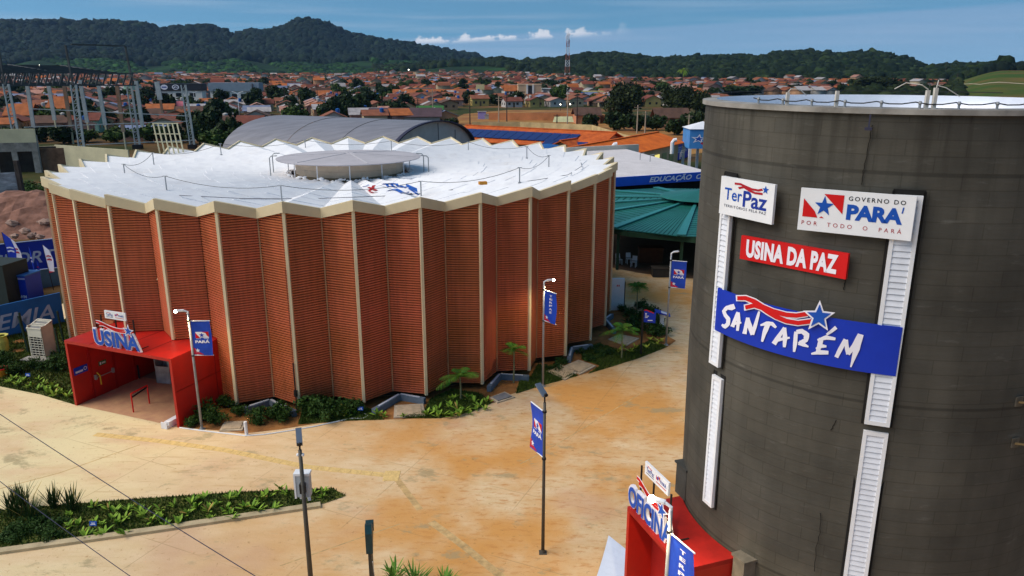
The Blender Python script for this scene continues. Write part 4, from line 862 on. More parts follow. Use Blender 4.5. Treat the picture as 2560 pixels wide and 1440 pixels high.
def lamp_post(base, lab, ang_, kind, armdir, lit, dark=False, h0=3.66, h1=5.28, wd=.86):
    base = tuple(base); g = thing('lamp_post', lab, 'lamp post', base, 0, 'banner lamp posts in the yard'); pm_ = m_dsteel if dark else m_steel
    p = MB().tube([(0,0,0),(0,0,5.62)], .062, 10, .048).build('pole', pm_, g, smooth=True); MB().box(-.13,-.13,.0,.13,.13,.025).tube([(0,0,0),(0,0,.14)], .09, 10, .065).build('base_plate', pm_, p)
    banner(g, h0, h1, wd, ang_, kind)
    if armdir is not None:
        a = Vector((math.cos(armdir), math.sin(armdir), 0)); MB().tube([(0,0,5.45),(0,0,5.7),a*.12 + Vector((0,0,5.76)),a*.42 + Vector((0,0,5.78))], .045, 8).build('arm', m_white, g)
        hd = MB().bar(a*.16 + Vector((0,0,5.79)), a*.46 + Vector((0,0,5.80)), .15, .05).build('lamp_head', m_white, g)
        if lit:
            MB().ball(tuple(a*.50 + Vector((0,0,5.77))), .065 if dark or base[0] < 2 or lit < 1.45 else .10, 0, (10, 6)).build('lit_lamp', m_lamp, hd)
            ld = bpy.data.lights.new('lamp_light', 'SPOT'); ld.energy = lit * 210; ld.color = (1, .78, .42); ld.shadow_soft_size = .08; ld.spot_size = R(150); ld.spot_blend = .9
            lo = bpy.data.objects.new('lamp_light', ld); col.objects.link(lo); lo.location = Vector(base) + a*.36 + Vector((0,0,5.62)); lo.rotation_euler = (0, 0, 0)
    else:
        sp_ = MB().bar((0,0,5.62),(0,0,5.86), .05).build('neck', m_black, g)
        hd = MB().bar((.02,-.04,5.86), (-.22,.38,6.12), .20, .06).build('solar_head', M('solar_head', (.10,.13,.18), .4, .1), g); MB().tube([(.02,-.06,5.92),(.05,-.11,5.92)], .06, 10).build('sensor', m_black, hd)
    return g
lamp_post(U(505,1073), 'lamp post with added light and blue PARÁ banner beside the red USINA portal', 0.0, 'flag', R(196), .9)  # bulb and spot added on this post to brighten the left paving
lamp_post(U(1357,966), 'lit lamp post with blue TERPAZ banner on the drip-kerb lawn', R(-50), 'ter', R(10), .85)
lamp_post(U(1665,863), 'lamp post with blue PARÁ banner at the tip of the garden bed', R(-22), 'flag', R(15), 0)
lamp_post(U(1357,1382), 'dark pole with fluttering PARÁ banner standing alone on open paving', R(117), 'flag', None, 0, True, 3.62, 5.28, .85)
b6 = U(1678, 1266, 5.72); lamp_post((b6.x, b6.y, 0), 'lamp post with glaring lit lamp and TERPAZ banner before OFICINA portal', R(-64), 'ter', R(150), 1.5, False, 3.1, 5.0, .9)
# camera pole with white cabinet
g = thing('camera_pole', 'dark tapered camera pole with white control cabinet beside the grass strip', 'camera pole', (-6.12, 20.0, 0))
MB().tube([(0,0,0),(0,0,5.45)], .085, 12, .055).build('pole', m_dsteel, g, smooth=True); MB().tube([(0,0,5.45),(0,0,5.62)], .03, 8).build('neck', m_black, g)
hd = MB().bar((.02,-.05,5.66), (-.12,.42,5.90), .17, .15).build('camera_head', M('solar_head', (.1,.13,.18)), g); MB().tube([(.02,-.05,5.68),(.03,-.10,5.66)], .06, 12).build('lens', m_black, hd)
cb = MB().box(-.27,.10,3.86,.16,.34,4.56).build('cabinet', M('cabinet_grey', (.42,.47,.52), .5, .06), g); MB().box(-.29,.08,4.56,.18,.37,4.63).box(-.29,.08,3.82,-.24,.36,4.56).build('cabinet_lid', m_white, cb)
MB().box(-.10,-.05,4.05,.06,.10,4.35).build('clamp', m_black, g); MB().tube([(-.12,.2,3.86),(-.14,.2,3.76)], .05, 8).tube([(.1,.16,3.86),(.13,.1,3.74)], .05, 8).build('cable_gland', m_white, cb)
for s in (-1, 1): MB().ball((s*.07, 0, 5.30), .05).build('insulator', m_white, g)
# totem and palms by the lower edge
g = thing('totem_sign', 'dark thin totem board seen edge-on with a wrapped top', 'sign', (-4.30, 20.2, 0), R(99))
MB().prism([(-.45,-.05),(.45,-.05),(.45,.05),(-.45,.05)], .0, 2.35).build('board', M('totem_board', (.05,.045,.035), .6, .2), g)
MB().slab([(-.5,-.10,2.2),(.52,-.10,2.35),(.56,-.10,2.62),(.30,-.10,2.75),(.05,-.10,2.68),(-.2,-.10,3.05),(-.42,-.10,3.12),(-.55,-.10,2.9)], (0,.2,0)).tube([(.45,-.12,2.55),(.45,.12,2.55)], .17, 12).build('wrapped_top', M('teal_wrap', (.012,.05,.06), .45, .3, 4), g)
MB().bar((-.46,-.07,1.9),(.1,-.07,1.0), .02).build('cord', m_white, g); MB().box(-.6,-.25,0,.6,.25,.5).build('base', m_black, g)
# wayfinding sign, lectern, kiosk and ground tags
b = U(1602, 888); g = thing('wayfinding_sign', 'black post carrying a small blue wave-topped direction sign in the bed', 'sign', b)
MB().box(-.05,-.05,0,.05,.05,2.75).build('post', m_black, g)
pn = MB().slab([(.06,-.02,2.05),(.72,-.10,2.0),(.74,-.10,2.62),(.55,-.08,2.62),(.40,-.06,2.72),(.2,-.04,2.80),(.06,-.02,2.78)], (0,.04,0)).build('panel', m_blue, g)
MB().slab([(.06,-.03,2.72),(.2,-.05,2.74),(.4,-.07,2.65),(.62,-.1,2.57),(.62,-.1,2.62),(.4,-.07,2.72),(.2,-.05,2.80),(.06,-.03,2.78)], (0,.05,0)).build('red_edge', m_redf, pn)
m = MB()
for i, wl in enumerate((.10,.10,.22,.16)): m.box(.12,-.085,2.56 - i*.08,.12 + wl,-.07,2.60 - i*.08)
m.box(.28,-.10,2.14,.56,-.085,2.19).build('lettering', m_letter, pn)
b = U(1653, 826); g = thing('info_lectern', 'white flared pedestal with slanted blue tactile map top', 'lectern', b)
MB().lathe([(.27,0),(.17,.3),(.12,.6),(.16,.95),(.24,1.12)], 20).build('pedestal', m_white, g, smooth=True)
tp_ = MB().slab([(-.50,-.30,1.30),(.45,-.38,1.02),(.52,.28,1.02),(-.43,.36,1.30)], (.01,.0,.05)).build('map_top', m_blue, g); MB().slab([(-.1,-.2,1.235),(.3,-.24,1.115),(.34,.1,1.115),(-.06,.14,1.235)], (.01,0,.03)).build('map', m_letter, tp_)
b = U(1541, 775); g = thing('white_partition', 'white freestanding wall panel with two small red marks by the hall', 'wall panel', b); MB().box(-.5,-.1,0,.48,.1,2.28).build('panel', m_white, g); MB().box(-.05,-.105,1.72,.02,-.10,1.84).box(.07,-.105,1.72,.14,-.10,1.84).build('red_mark', m_redf, g); MB().box(.50,.0,.0,.56,.9,2.0).build('dark_leaf', m_black, g)
b = U(1537, 680); tag(MB().box(-.1,-.1,0,.1,.1,3.2).build('red_column', m_red, loc=(b.x - .35, b.y + 2, 0)), 'red column glimpsed at the right end of the pleated hall', 'column')
def garden_tag(x, y, lab):
    b = U(x, y); g = thing('garden_tag', lab, 'garden sign', b); MB().box(-.015,-.01,0,.015,.01,.28).build('stake', m_black, g); p = MB().slab([(-.13,-.02,.26),(.13,-.02,.26),(.13,.02,.42),(-.13,.02,.42)], (0,.012,.004)).build('plate', m_blue2, g)
    m = MB()
    for i in range(2): m.add([(-.09 + .02*i,-.012 + .012*i,.30 + .05*i),(.09 - .02*i,-.012 + .012*i,.30 + .05*i),(.09 - .02*i,-.004 + .012*i,.325 + .05*i),(-.09 + .02*i,-.004 + .012*i,.325 + .05*i)], [(0,1,2,3)])
    m.build('lettering', m_letter, p)
garden_tag(236, 1330, 'small blue garden tag in the long front grass strip'); garden_tag(902, 1038, 'small blue garden tag in the bed below the hall'); garden_tag(72, 952, 'small blue garden tag in the left lawn by the red portal')
# covers, grate, pipes in the bed
def slab_cover(pxs, lab, grate=False):
    p = [U(*q) for q in pxs]; o = p[0]; g = thing('drain_grate' if grate else 'concrete_cover', lab, 'drain grate' if grate else 'manhole cover', o); c = sum(p, Vector()) / 4
    MB().slab([(q - o) + Vector((0,0,.0)) for q in p], (0,0,.07)).build('slab', M('cover_concrete', (.52,.42,.30), .9, .25, 2), g); inn = [c + (q - c)*.78 - o + Vector((0,0,.075)) for q in p]
    if grate:
        MB().slab(inn, (0,0,.008)).build('pit', m_dark, g); m = MB()
        for i in range(1, 11): a = inn[0].lerp(inn[1], i/11); b_ = inn[3].lerp(inn[2], i/11); m.bar(a + Vector((0,0,.012)), b_ + Vector((0,0,.012)), .055, .02)
        m.build('bar', m_steel, g)
    else: MB().slab(inn, (0,0,.03)).build('lid', M('lid_concrete', (.50,.38,.25), .9, .2, 3), g)
slab_cover([(984,1047),(1064,1042),(1058,1012),(986,1016)], 'square pinkish concrete cover inside the V kerb')
slab_cover([(1224,996),(1243,1009),(1288,995),(1262,982)], 'slotted steel drain grate in a concrete frame on the bed edge', True)
slab_cover([(1366,930),(1412,952),(1446,932),(1398,913)], 'left one of the twin concrete covers beside the lamp post')
slab_cover([(1410,918),(1450,938),(1490,917),(1446,902)], 'right one of the twin concrete covers beside the wayfinding sign')
slab_cover([(1520,850),(1566,866),(1598,848),(1550,838)], 'single concrete cover under the young palm')
slab_cover([(548,1080),(606,1078),(616,1055),(562,1057)], 'tilted pale concrete cover next to the USINA lamp post')
b = U(617, 1088); tag(MB().tube([(0,0,0),(-.02,.02,.66)], .075, 10).build('pipe_stub', m_white, loc=b), 'short white upright pipe stub at the paving edge', 'pipe')
m = MB(); pts = [U(x, y, .03) for x, y in ((449,1069),(500,1076),(560,1083),(612,1089),(660,1086),(720,1077),(790,1065),(850,1052),(880,1046),(905,1047),(920,1040),(910,1034))]; m.tube(pts, .03, 6); tag(m.build('hose', m_white, org=pts[0]), 'white hose snaking along the paving edge below the hall', 'hose')
# foreground cables
for a, b_, lab in (((V(-80, 982, 15), V(700, 1478, 10.2)), None, 'thin dark cable crossing the lower left in front, upper one'), ((V(-80, 1142, 15), V(420, 1506, 11.5)), None, 'thin dark cable crossing the lower left in front, lower one')):
    p, q = a; m = MB().tube([p + (q - p)*t - Vector((0,0,.06*4*t*(1-t))) for t in np.linspace(0,1,10)], .008, 6, cap=False); tag(m.build('cable', m_ink, org=p), lab, 'cable')
# ------------------------------------------------------------------ plants
def leafblade(L_, wd, curl, k=5):
    pts = []; 
    for i in range(k + 1):
        t = i / k; pts.append((L_*t*math.cos(curl*t*.5) , L_*(t*.9 - curl*.45*t*t), wd*math.sin(math.pi*min(1, t*.92 + .08))*.5))
    return pts
def clump(name, n, ln, wd, curl, c1, c2, up=.9, seed=0, stems=0):
    r = random.Random(seed); vs = []; fs = []; cs = []
    for j in range(n):
        a = r.uniform(0, 6.28); el_ = r.uniform(up - .5, up + .25); l = ln*r.uniform(.65, 1.1); pts = leafblade(l, wd*r.uniform(.7,1.15), curl*r.uniform(.4,1.3)); h0 = r.uniform(0, .45)*stems; ox, oy = r.uniform(-.12,.12)*ln, r.uniform(-.12,.12)*ln
        t = r.random(); cc = [c1[q] + (c2[q]-c1[q])*t for q in range(3)] if r.random() > .08 else [.26,.18,.045]; o = len(vs)
        for (x, z, w2) in pts:
            X = x*math.cos(el_) + .0; Z = z*math.sin(el_)*1.15 + h0 + .02
            for s in (-1, 1): vs.append((ox + X*math.cos(a) - s*w2*math.sin(a), oy + X*math.sin(a) + s*w2*math.cos(a), Z))
        for i in range(len(pts) - 1): fs.append((o+2*i, o+2*i+1, o+2*i+3, o+2*i+2)); cs.append([q*1.7 for q in cc])
    return raw(name, vs, fs, m_leaf, 4, cs)
def shrub_mesh(name, n, c1, c2, seed, lsize=.12, hgt=1.0):
    r = np.random.default_rng(seed); lob = r.normal(0, .42, (9, 3)); lob[:, 2] = np.abs(lob[:, 2])*.8 + .35; li = r.integers(0, 9, n); d = r.normal(size=(n, 3)); d /= np.linalg.norm(d, axis=1)[:, None]
    c = lob[li] + d * r.uniform(.15, .42, (n, 1)); c[:, 2] = np.maximum(c[:, 2], .06) * hgt
    a = r.normal(size=(n, 3)); a /= np.linalg.norm(a, axis=1)[:, None]; b = np.cross(a, r.normal(size=(n, 3))); b /= np.linalg.norm(b, axis=1)[:, None]; s = lsize * r.uniform(.6, 1.3, (n, 1))
    v = np.stack([c - a*s, c + b*s*.45, c + a*s, c - b*s*.45], 1).reshape(-1, 3); f = np.arange(n*4).reshape(-1, 4)
    br = r.uniform(0, 1, 9)[li]*.6 + r.uniform(0, .4, n); cs = np.array(c1) + (np.array(c2) - np.array(c1)) * br[:, None]
    return raw(name, v, f, m_leaf, 4, cs)
PG = [clump('leafy_plant', 11, .62, .13, .9, (.06,.13,.012), (.17,.26,.03), 1.0, s, .3) for s in range(5)]
PS = [shrub_mesh('shrub', 620, (.012,.035,.008), (.055,.11,.02), 40 + s) for s in range(4)]
PY = [clump('leafy_plant', 16, .55, .10, 1.0, (.16,.20,.015), (.36,.38,.05), .9, 60 + s, .1) for s in range(2)]
PA = [clump('spiky_grass', 60, 1.25, .045, .35, (.012,.028,.008), (.035,.06,.015), 1.35, 80 + s) for s in range(3)]
def put(mesh, p, s, name, lab, cat, grp, rz=None): return tag(link(name, mesh, p, random.uniform(0, 6.28) if rz is None else rz, s), lab, cat, grp)
rr = random.Random(3)
fpx = [(700,770),(810,790),(855,800),(840,850),(880,890),(960,790),(940,850),(1050,800),(1080,830),(1030,770),(1130,880),(1200,790),(1200,850),(1235,905),(1305,755),(1335,895),(1400,820),(1435,735),(1460,770),(1520,700),(1560,800),(1575,850),(1620,745),(1690,790),(1720,820),(1715,700),(1775,690),(1735,850),(1820,775),(1880,780),(1930,790),(1945,715),(1990,690),(2040,780),(2090,640),(2140,665),(2330,660),(2405,690),(2410,660),(620,960),(650,985),(760,905),(775,975),(925,970),(720,885),(520,910),(590,900),(530,830)]
for x, y in fpx: put(rr.choice(PG), U(x/2.977, 1000 + (y + 40)/2.977), rr.uniform(.55, .85), 'leafy_plant', 'young bright green ginger plant in the long front grass strip', 'plant', 'ginger plants in the front grass strip')
for x, y, s in ((110,850,1.0),(185,800,.95),(240,880,.9),(400,790,.85),(530,810,.9),(150,760,.8)): put(rr.choice(PA), U(x/2.977, 1000 + y/2.977 + 6), s, 'spiky_grass', 'tall dark spiky grass clump at the left end of front strip', 'plant', 'spiky grass clumps in the front strip')
for x, y in ((100,960),(180,1000),(240,930),(330,980),(420,920),(60,1040),(290,900),(380,1010)): put(rr.choice(PS), U(x/2.977, 1000 + y/2.977 + 4), (.42,.42,.30), 'shrub', 'low dark ferny plant under the spiky grass', 'plant', 'low ferny plants in the front strip')
Z6 = lambda x, y: (850 + x/2.977, 700 + y/2.977)
for x, y in ((700,980),(740,960),(780,1000),(820,940),(845,880),(870,960),(905,985),(940,960),(965,990),(1000,900),(1010,960),(1045,940),(1080,960),(1100,900),(830,1010),(950,880),(735,1010),(890,1005),(40,960),(45,1010),(110,990),(20,1000),(280,1000),(330,1010),(470,1010),(640,1000),(150,940)): put(rr.choice(PG), U(*Z6(x, y + 14)), rr.uniform(.6, .95), 'leafy_plant', 'upright broad-leaf plant on the lawn below the hall', 'plant', 'broad-leaf plants in the hall bed')
for x, y, s in ((500,1030,.8),(520,1050,.75),(540,1058,.6),(485,1062,.55),(690,1052,.8),(650,1045,.6),(770,1038,.85),(800,1034,.9),(845,1042,.85),(820,1048,.7),(880,1030,.7),(575,1018,.7),(545,1008,.75),(600,1038,.5),(640,1060,.5),(715,1048,.55)): put(rr.choice(PS), U(x, y), (s, s, s*.95), 'shrub', 'dense dark shrub at the foot of the terracotta wall', 'shrub', 'dark shrubs along the hall')
for x, y, s in ((1610,800,.9),(1640,812,.8),(1600,830,.9),(1632,838,.85),(1580,815,.7),(1570,790,.6),(1555,778,.55),(1538,770,.6),(1655,835,.6),(1600,770,.6),(1620,785,.7)): put(rr.choice(PS), U(x, y), (s, s, s*.9), 'shrub', 'leafy mid green shrub behind the wayfinding sign', 'shrub', 'shrubs behind the wayfinding sign')
for x, y in ((1575,880),(1590,870),(1615,872),(1560,868),(1640,862),(1625,852),(1545,880),(1650,855)): put(rr.choice(PY), U(x, y), rr.uniform(.7, 1.1), 'leafy_plant', 'yellow green bedding plant near the tip of the bed', 'plant', 'yellow green bedding plants')
for x, y in ((1440,880),(1470,900),(1500,890),(1520,885),(1480,872),(1385,925),(1400,908)): put(rr.choice(PS), U(x, y), (.55,.55,.28), 'ground_shrub', 'low mossy green ground shrub between covers and drip kerb', 'shrub', 'low ground shrubs by the drip kerb')
Z4 = lambda x, y: (x/2.322, 480 + y/2.322)
for x, y, s in ((20,1060,.7),(80,1060,.8),(20,1000,.8),(110,1050,.7),(190,1020,.6),(240,1020,.65),(290,1030,.7),(330,1010,.7),(355,1040,.8),(370,960,.8),(360,1000,.8),(60,1000,.6)): put(rr.choice(PS), U(*Z4(x, y)), (s*.8, s*.8, s*.8), 'shrub', 'dark leafy shrub on the left lawn near the white condenser', 'shrub', 'dark shrubs on the left lawn')
for x, y in ((60,1110),(100,1130),(150,1100),(175,1140),(190,1130),(220,1150),(215,1100),(255,1120),(290,1170),(310,1150),(320,1190),(350,1180),(375,1170),(395,1200),(300,1130),(270,1160),(130,1110),(80,1100)): put(rr.choice(PG), U(*Z4(x, y)), rr.uniform(.6, .95), 'leafy_plant', 'bright green broad-leaf plant on the left lawn', 'plant', 'broad-leaf plants on the left lawn')
def palm(base, h, ln, nf, lab, seed, fluffy=False, grp=None):
    r = random.Random(seed); g = thing('young_palm', lab, 'palm', base, r.uniform(0, 6), grp); MB().tube([(0,0,0),(.02,.01,h*.5),(0,.03,h)], .05, 8, .032).build('trunk', M('palm_stem', (.20,.20,.10), .8, .25, 6), g)
    for j in range(nf):
        a = j*2.4 + r.uniform(-.3,.3); el_ = r.uniform(.35, 1.25); vs = []; fs = []; cs = []; k = 15; l = ln*r.uniform(.8, 1.1); pts = []
        for i in range(k + 1):
            t = i/k; x = l*t*math.cos(el_)*(1 + .12*t); z = h + l*(t*math.sin(el_) - .62*t*t*(1.15 - .35*math.sin(el_))); pts.append(Vector((x*math.cos(a), x*math.sin(a), z)))
        for i in range(1, k + 1):
            d = (pts[i] - pts[i-1]).normalized(); sd_ = Vector((-math.sin(a), math.cos(a), 0)); lw = l*.36*math.sin(math.pi*(.12 + .80*i/k))
            cc = (.05 + .05*r.random(), .13 + .10*r.random(), .012 + .015*r.random())
            for s in (-1, 1):
                o = len(vs); tip = pts[i] + sd_*s*lw*.8 + d*lw*.6 - Vector((0,0,lw*(.35 if not fluffy else .7))); wv = d*(l*.024)
                vs += [pts[i] - wv, pts[i] + wv, tip + wv*.2, tip - wv*.2]; fs.append((o, o+1, o+2, o+3)); cs.append(cc)
            o = len(vs); wv = sd_*.008; vs += [pts[i-1] - wv, pts[i-1] + wv, pts[i] + wv, pts[i] - wv]; fs.append((o, o+1, o+2, o+3)); cs.append((.16,.20,.04))
        link('frond', raw('frond', vs, fs, m_leaf, 4, cs), parent=g)
palm(U(1152,1000), 1.25, 1.15, 11, 'young palm with drooping fronds on the lawn left of the drain grate', 1)
palm(U(1284,958), 1.85, .95, 11, 'young palm with a slim bare stem in front of the V kerb', 2)
palm(U(1554,897), 1.7, 1.2, 12, 'young palm beside the wayfinding sign in the bed', 3)
palm(U(1592,778), 1.75, .85, 20, 'bushy topped young palm at the far end of the bed', 4, True)
for i, (x, y, lab) in enumerate(((985,1462,'left fan palm tuft at the lower frame edge'), (1040,1475,'big middle fan palm tuft at the lower frame edge'), (1112,1480,'right fan palm tuft at the lower frame edge'))):
    tag(link('fan_palm', clump('fan_palm', 46, .7 if i != 1 else .9, .06, .5, (.04,.11,.015), (.12,.22,.03), .9, 200 + i, 1.0), U(x, y), 0), lab, 'palm')
# grass blades: uncountable, one stuff object per lawn area
def grassmat(): return m_leaf
def in_poly(p, poly):
    x, y = p; c = False; n = len(poly); j = n - 1
    for i in range(n):
        if (poly[i][1] > y) != (poly[j][1] > y) and x < (poly[j][0]-poly[i][0])*(y-poly[i][1])/(poly[j][1]-poly[i][1]) + poly[i][0]: c = not c
        j = i
    return c
def grass(polys, n, name='grass'):
    pts = []; r = random.Random(9)
    for poly, k in zip(polys, n):
        xs = [p[0] for p in poly]; ys = [p[1] for p in poly]; c = 0
        while c < k:
            p = (r.uniform(max(min(xs), -34), max(xs)), r.uniform(min(ys), max(ys)))
            if in_poly(p, poly): pts.append(p); c += 1
    P = np.array(pts); q = len(P); a = rng.uniform(0, 6.28, q); h = rng.uniform(.05, .15, q); w_ = .03; b = np.stack([P[:,0], P[:,1], np.full(q, .015)], 1); s = np.stack([np.cos(a), np.sin(a), np.zeros(q)], 1)*w_; t = b + np.stack([rng.normal(0,.04,q), rng.normal(0,.04,q), h], 1)
    v = np.stack([b - s, b + s, t], 1).reshape(-1, 3); f = np.arange(q*3).reshape(-1, 3); br = rng.uniform(0, 1, (q, 1)); cs = np.array((.028,.055,.008)) + br*np.array((.075,.095,.018))
    return tag(link(name, raw(name, v, f, m_leaf, 3, cs)), 'short green grass of the lawns and strips', 'grass', None, 'stuff')
LP = [[tuple(U(*p)[:2]) for p in px] for px in ([(1010,1046),(1100,1046),(1180,1030),(1228,1009),(1200,985),(1130,975),(1075,1000),(1060,1030)], [(1290,985),(1350,966),(1445,940),(1395,925),(1345,912),(1330,940),(1300,950)], [(1470,935),(1530,917),(1600,895),(1668,868),(1630,850),(1560,880),(1500,860),(1450,870),(1455,900),(1500,915)], [(745,1062),(880,1052),(960,1050),(930,1025),(860,1010),(760,1020)])]
grass(LP + [FB, LAWN_L], [9000, 4500, 6000, 5000, 42000, 34000])
# ------------------------------------------------------------------ left yard
def fence(name, lab, a, b, zt, word=None, u0=.3, wd=.5, mat=None, cap=True, wh=(.25,.5)):
    a = Vector((a.x, a.y, 0)); b = Vector((b.x, b.y, 0)); d = b - a; ln_ = d.length; d.normalize(); g = thing(name, lab, 'fence', a); n = Vector((d.y, -d.x, 0))
    MB().slab([(0,0,0), d*ln_, d*ln_ + Vector((0,0,zt)), (0,0,zt)], -n*.08).build('panel', mat or m_blue, g)
    if cap: MB().bar((0,0,zt + .03), d*ln_ + Vector((0,0,zt + .03)), .14, .05).build('top_rail', M('rail_pale', (.32,.42,.62), .6, .1), g)
    if word:
        P = Panel(lambda u, v, q: d*(u*ln_) + Vector((0,0,v*zt)) + n*q); P.text('lettering', M('pale_blue_letter', (.50,.62,.80), .6, .1), word, u0, wh[0], wd, wh[1], .01, bold=.012, shear=.28); P.build(g, (0,0,0))
    return g
m_fblue = M('fence_blue', (.018, .15, .46), .6, .18, .6)
a = V(-330, 900, 42.6); b = U(162, 806)
d_ = (U(150,808) - U(0,845)).normalized()
e1 = U(162, 806); s1 = e1 - d_*12.5
fence('blue_fence', 'blue fence lettered ACADEMIA across the left lawn', s1, e1, 2.05, 'ACADEMIA', .33, .625, m_fblue, False, (.22, .48))
e2 = U(148, 672); d2 = (U(145,672) - U(0,690)).normalized(); s2 = e2 - d2*9
fence('blue_fence', 'deep blue fence lettered ESPORTE in front of the earth heap', s2, e2, 2.55, 'ESPORTE', .42, .66, m_blue, True, (.28, .40))
g = thing('blue_barrier', 'pale blue sheet barrier between the two lettered fences', 'fence', U(30,735)); A0 = U(28, 735); B0 = U(150, 712)
MB().slab([(0,0,0), B0 - A0, B0 - A0 + Vector((0,0,1.35)), (0,0,1.55)], (.0,.08,0)).build('sheet', M('barrier_blue', (.06,.20,.34), .5, .2, .8), g); MB().bar((0,0,1.58), B0 - A0 + Vector((0,0,1.38)), .12, .05).build('top_rail', M('rail_pale', (.32,.42,.62)), g)
b = U(48, 752); g = thing('generator', 'deep blue generator cabinet behind the lettered fence', 'generator', b, R(-8)); bd = MB().box(-.65,-.2,0,.95,1.3,1.9).build('body', m_blue, g); MB().box(-.7,-.25,1.9,1.0,1.35,1.98).build('lid', M('gen_lid', (.03,.14,.40), .5, .1), g)
MB().box(-.62,-.215,1.66,.92,-.20,1.69).box(-.62,-.215,1.74,.92,-.20,1.77).build('stripe', m_letter, bd); MB().box(-.25,-.22,.95,.35,-.205,1.35).build('vent', m_dark, bd)
Pn = Panel(lambda u, v, q: Vector((u, -.205 - q, v))); Pn.text('lettering', m_letter, 'MWM', .1, .28, .75, .22, .008, bold=.03); Pn.build(bd, (0,0,0))
b = U(10, 765); tag(MB().box(-3, 0, 0, .45, 2.2, 2.9).box(-3.02, -.02, 2.9, .47, 2.22, 2.96).build('dark_container', M('dark_green_box', (.022,.032,.028), .7, .15, 1), loc=b, rz=R(-10)), 'dark green container box at the left frame edge', 'container')
def feather(x, y, yt, lean, mat, edge, lab, wd=.55):
    b = U(x, y); top = V(x - lean, yt, b.y); h = top.z; g = thing('feather_flag', lab, 'flag', b, 0, None); MB().tube([(0,0,0),(top.x - b.x, 0, h)], .03, 6, .015).build('pole', m_black, g)
    tx = top.x - b.x; fn = lambda t: Vector((tx*(1 - t*.62), 0, h*(1 - t*.62))); m = MB(); pts = [fn(0), fn(1), fn(1) + Vector((wd*.75,-.1,.12)), fn(.5) + Vector((wd,-.1,0)), fn(.18) + Vector((wd*.7,-.05,0))]
    fl = MB().slab(pts, (0,.012,0)).build('flag', mat, g); MB().slab([fn(1) + Vector((0,-.01,0)), fn(1) + Vector((wd*.75,-.11,.12)), fn(.94) + Vector((wd*.8,-.11,.0)), fn(.93) + Vector((0,-.01,0))], (0,.012,0)).build('hem', m_bred, fl)
    P = Panel(lambda u, v, q: fn(.55) + Vector((u*wd, -.07 - q, v*.6))); P.strip('ribbon', edge, [(.15,.55),(.45,.62),(.8,.5)], .16, .01); P.strip('lettering', edge, [(.2,.1),(.5,.2),(.85,.05)], .2, .01); P.build(fl, (0,0,0))
feather(40, 725, 580, 36, m_blue, m_letter, 'blue feather flag at the left frame edge', .8); feather(66, 716, 590, 48, m_letter, m_bred, 'white feather flag left of the generator', .62)
feather(95, 735, 614, 25, m_blue, m_letter, 'furled blue feather flag on a black pole', .18); feather(134, 725, 612, 28, m_letter, m_bred, 'white feather flag nearest the terracotta hall', .6); feather(104, 733, 650, 14, m_blue, m_bred, 'short furled blue and red flag beside the black pole', .22)
# air-conditioning condenser
b = U(112, 890); g = thing('air_condenser', 'tall cream air-conditioning condenser standing on the left lawn', 'air conditioner', b, R(-14)); 
MB().box(-.5,-.42,0,.5,.42,.06).box(-.5,-.42,.06,-.45,-.37,1.75).box(.45,-.42,.06,.5,-.37,1.75).box(-.5,.37,.06,.5,.42,2.05).box(-.5,-.42,1.30,.5,-.38,1.78).box(.46,-.42,.06,.5,.42,1.95).box(-.5,-.37,.06,-.46,.42,1.95).build('cabinet', M('cream_enamel', (.66,.62,.50), .5, .1, 2), g)
gr_ = MB()
for i in range(8): gr_.box(-.45,-.41,.12 + i*.15,.45,-.385,.155 + i*.15)
for i in range(4): gr_.box(-.40 + i*.24,-.41,.1,-.375 + i*.24,-.385,1.3)
gr_.build('grille', M('cream_enamel', (.66,.62,.5)), g); MB().box(-.44,-.36,.08,.44,-.30,1.3).build('coil', m_dark, g)
tp_ = MB().slab([(-.5,-.42,1.78),(.5,-.42,1.78),(.5,.42,2.05),(-.5,.42,2.05)], (0,0,.02)).build('top_panel', M('fan_grey', (.20,.20,.19), .5, .1), g)
m = MB()
for t in (0, .33, .52, .85, 1.0): m.bar((-.5,-.42 + .84*t,1.82 + .27*t), (.5,-.42 + .84*t,1.82 + .27*t), .07, .05)
for s in (-.48, .48): m.bar((s,-.42,1.82),(s,.42,2.09), .06, .05)
m.build('top_frame', M('cream_enamel', (.66,.62,.5)), tp_)
b = U(100, 903); tag(MB().box(-1.1,-.25,0,1.3,.35,.10).build('concrete_plinth', m_conc, loc=b, rz=R(-12)), 'grey concrete plinth in front of the cream condenser', 'plinth')
for x, y, lab in ((72,882,'dark green fence post left of the condenser, leaning'), (66,860,'second dark green fence post behind the leaning one'), (160,856,'dark green fence post right of the condenser'), (155,905,'dark green post by the red portal edge')):
    b = U(x, y); tag(MB().bar((0,0,0),(-.28,.1,2.25) if x == 72 else (-.1,0,2.0), .09).build('fence_post', M('post_green', (.01,.03,.02), .6, .2), loc=b), lab, 'post')
b = U(8, 880); g = thing('waste_sack', 'pale yellow waste sack standing on the left lawn', 'sack', b); MB().lathe([(.30,0),(.34,.3),(.36,.7),(.30,.95)], 12).build('sack', M('yellow_sack', (.55,.50,.10), .6, .2, 3), g); MB().lathe([(.30,.95),(.42,1.05),(.25,1.02)], 9).build('rim', M('yellow_sack', (.55,.5,.1)), g)
b = U(8, 940); g = thing('paint_bucket', 'orange paint bucket with red rim on the left lawn', 'bucket', b); MB().lathe([(.26,0),(.30,.42)], 18).build('bucket', M('bucket_orange', (.55,.20,.01), .5, .1), g); MB().lathe([(.28,.42),(.32,.42),(.32,.48),(.28,.48)], 18).build('rim', m_redf, g)
for x, y in ((50,855),(45,878)): b = U(x, y); tag(MB().ball((0,0,0), (.45,.3,.10), .2).build('soil_heap', m_soil, loc=b), 'small orange soil patch on the left lawn', 'soil heap', 'soil patches on the left lawn')
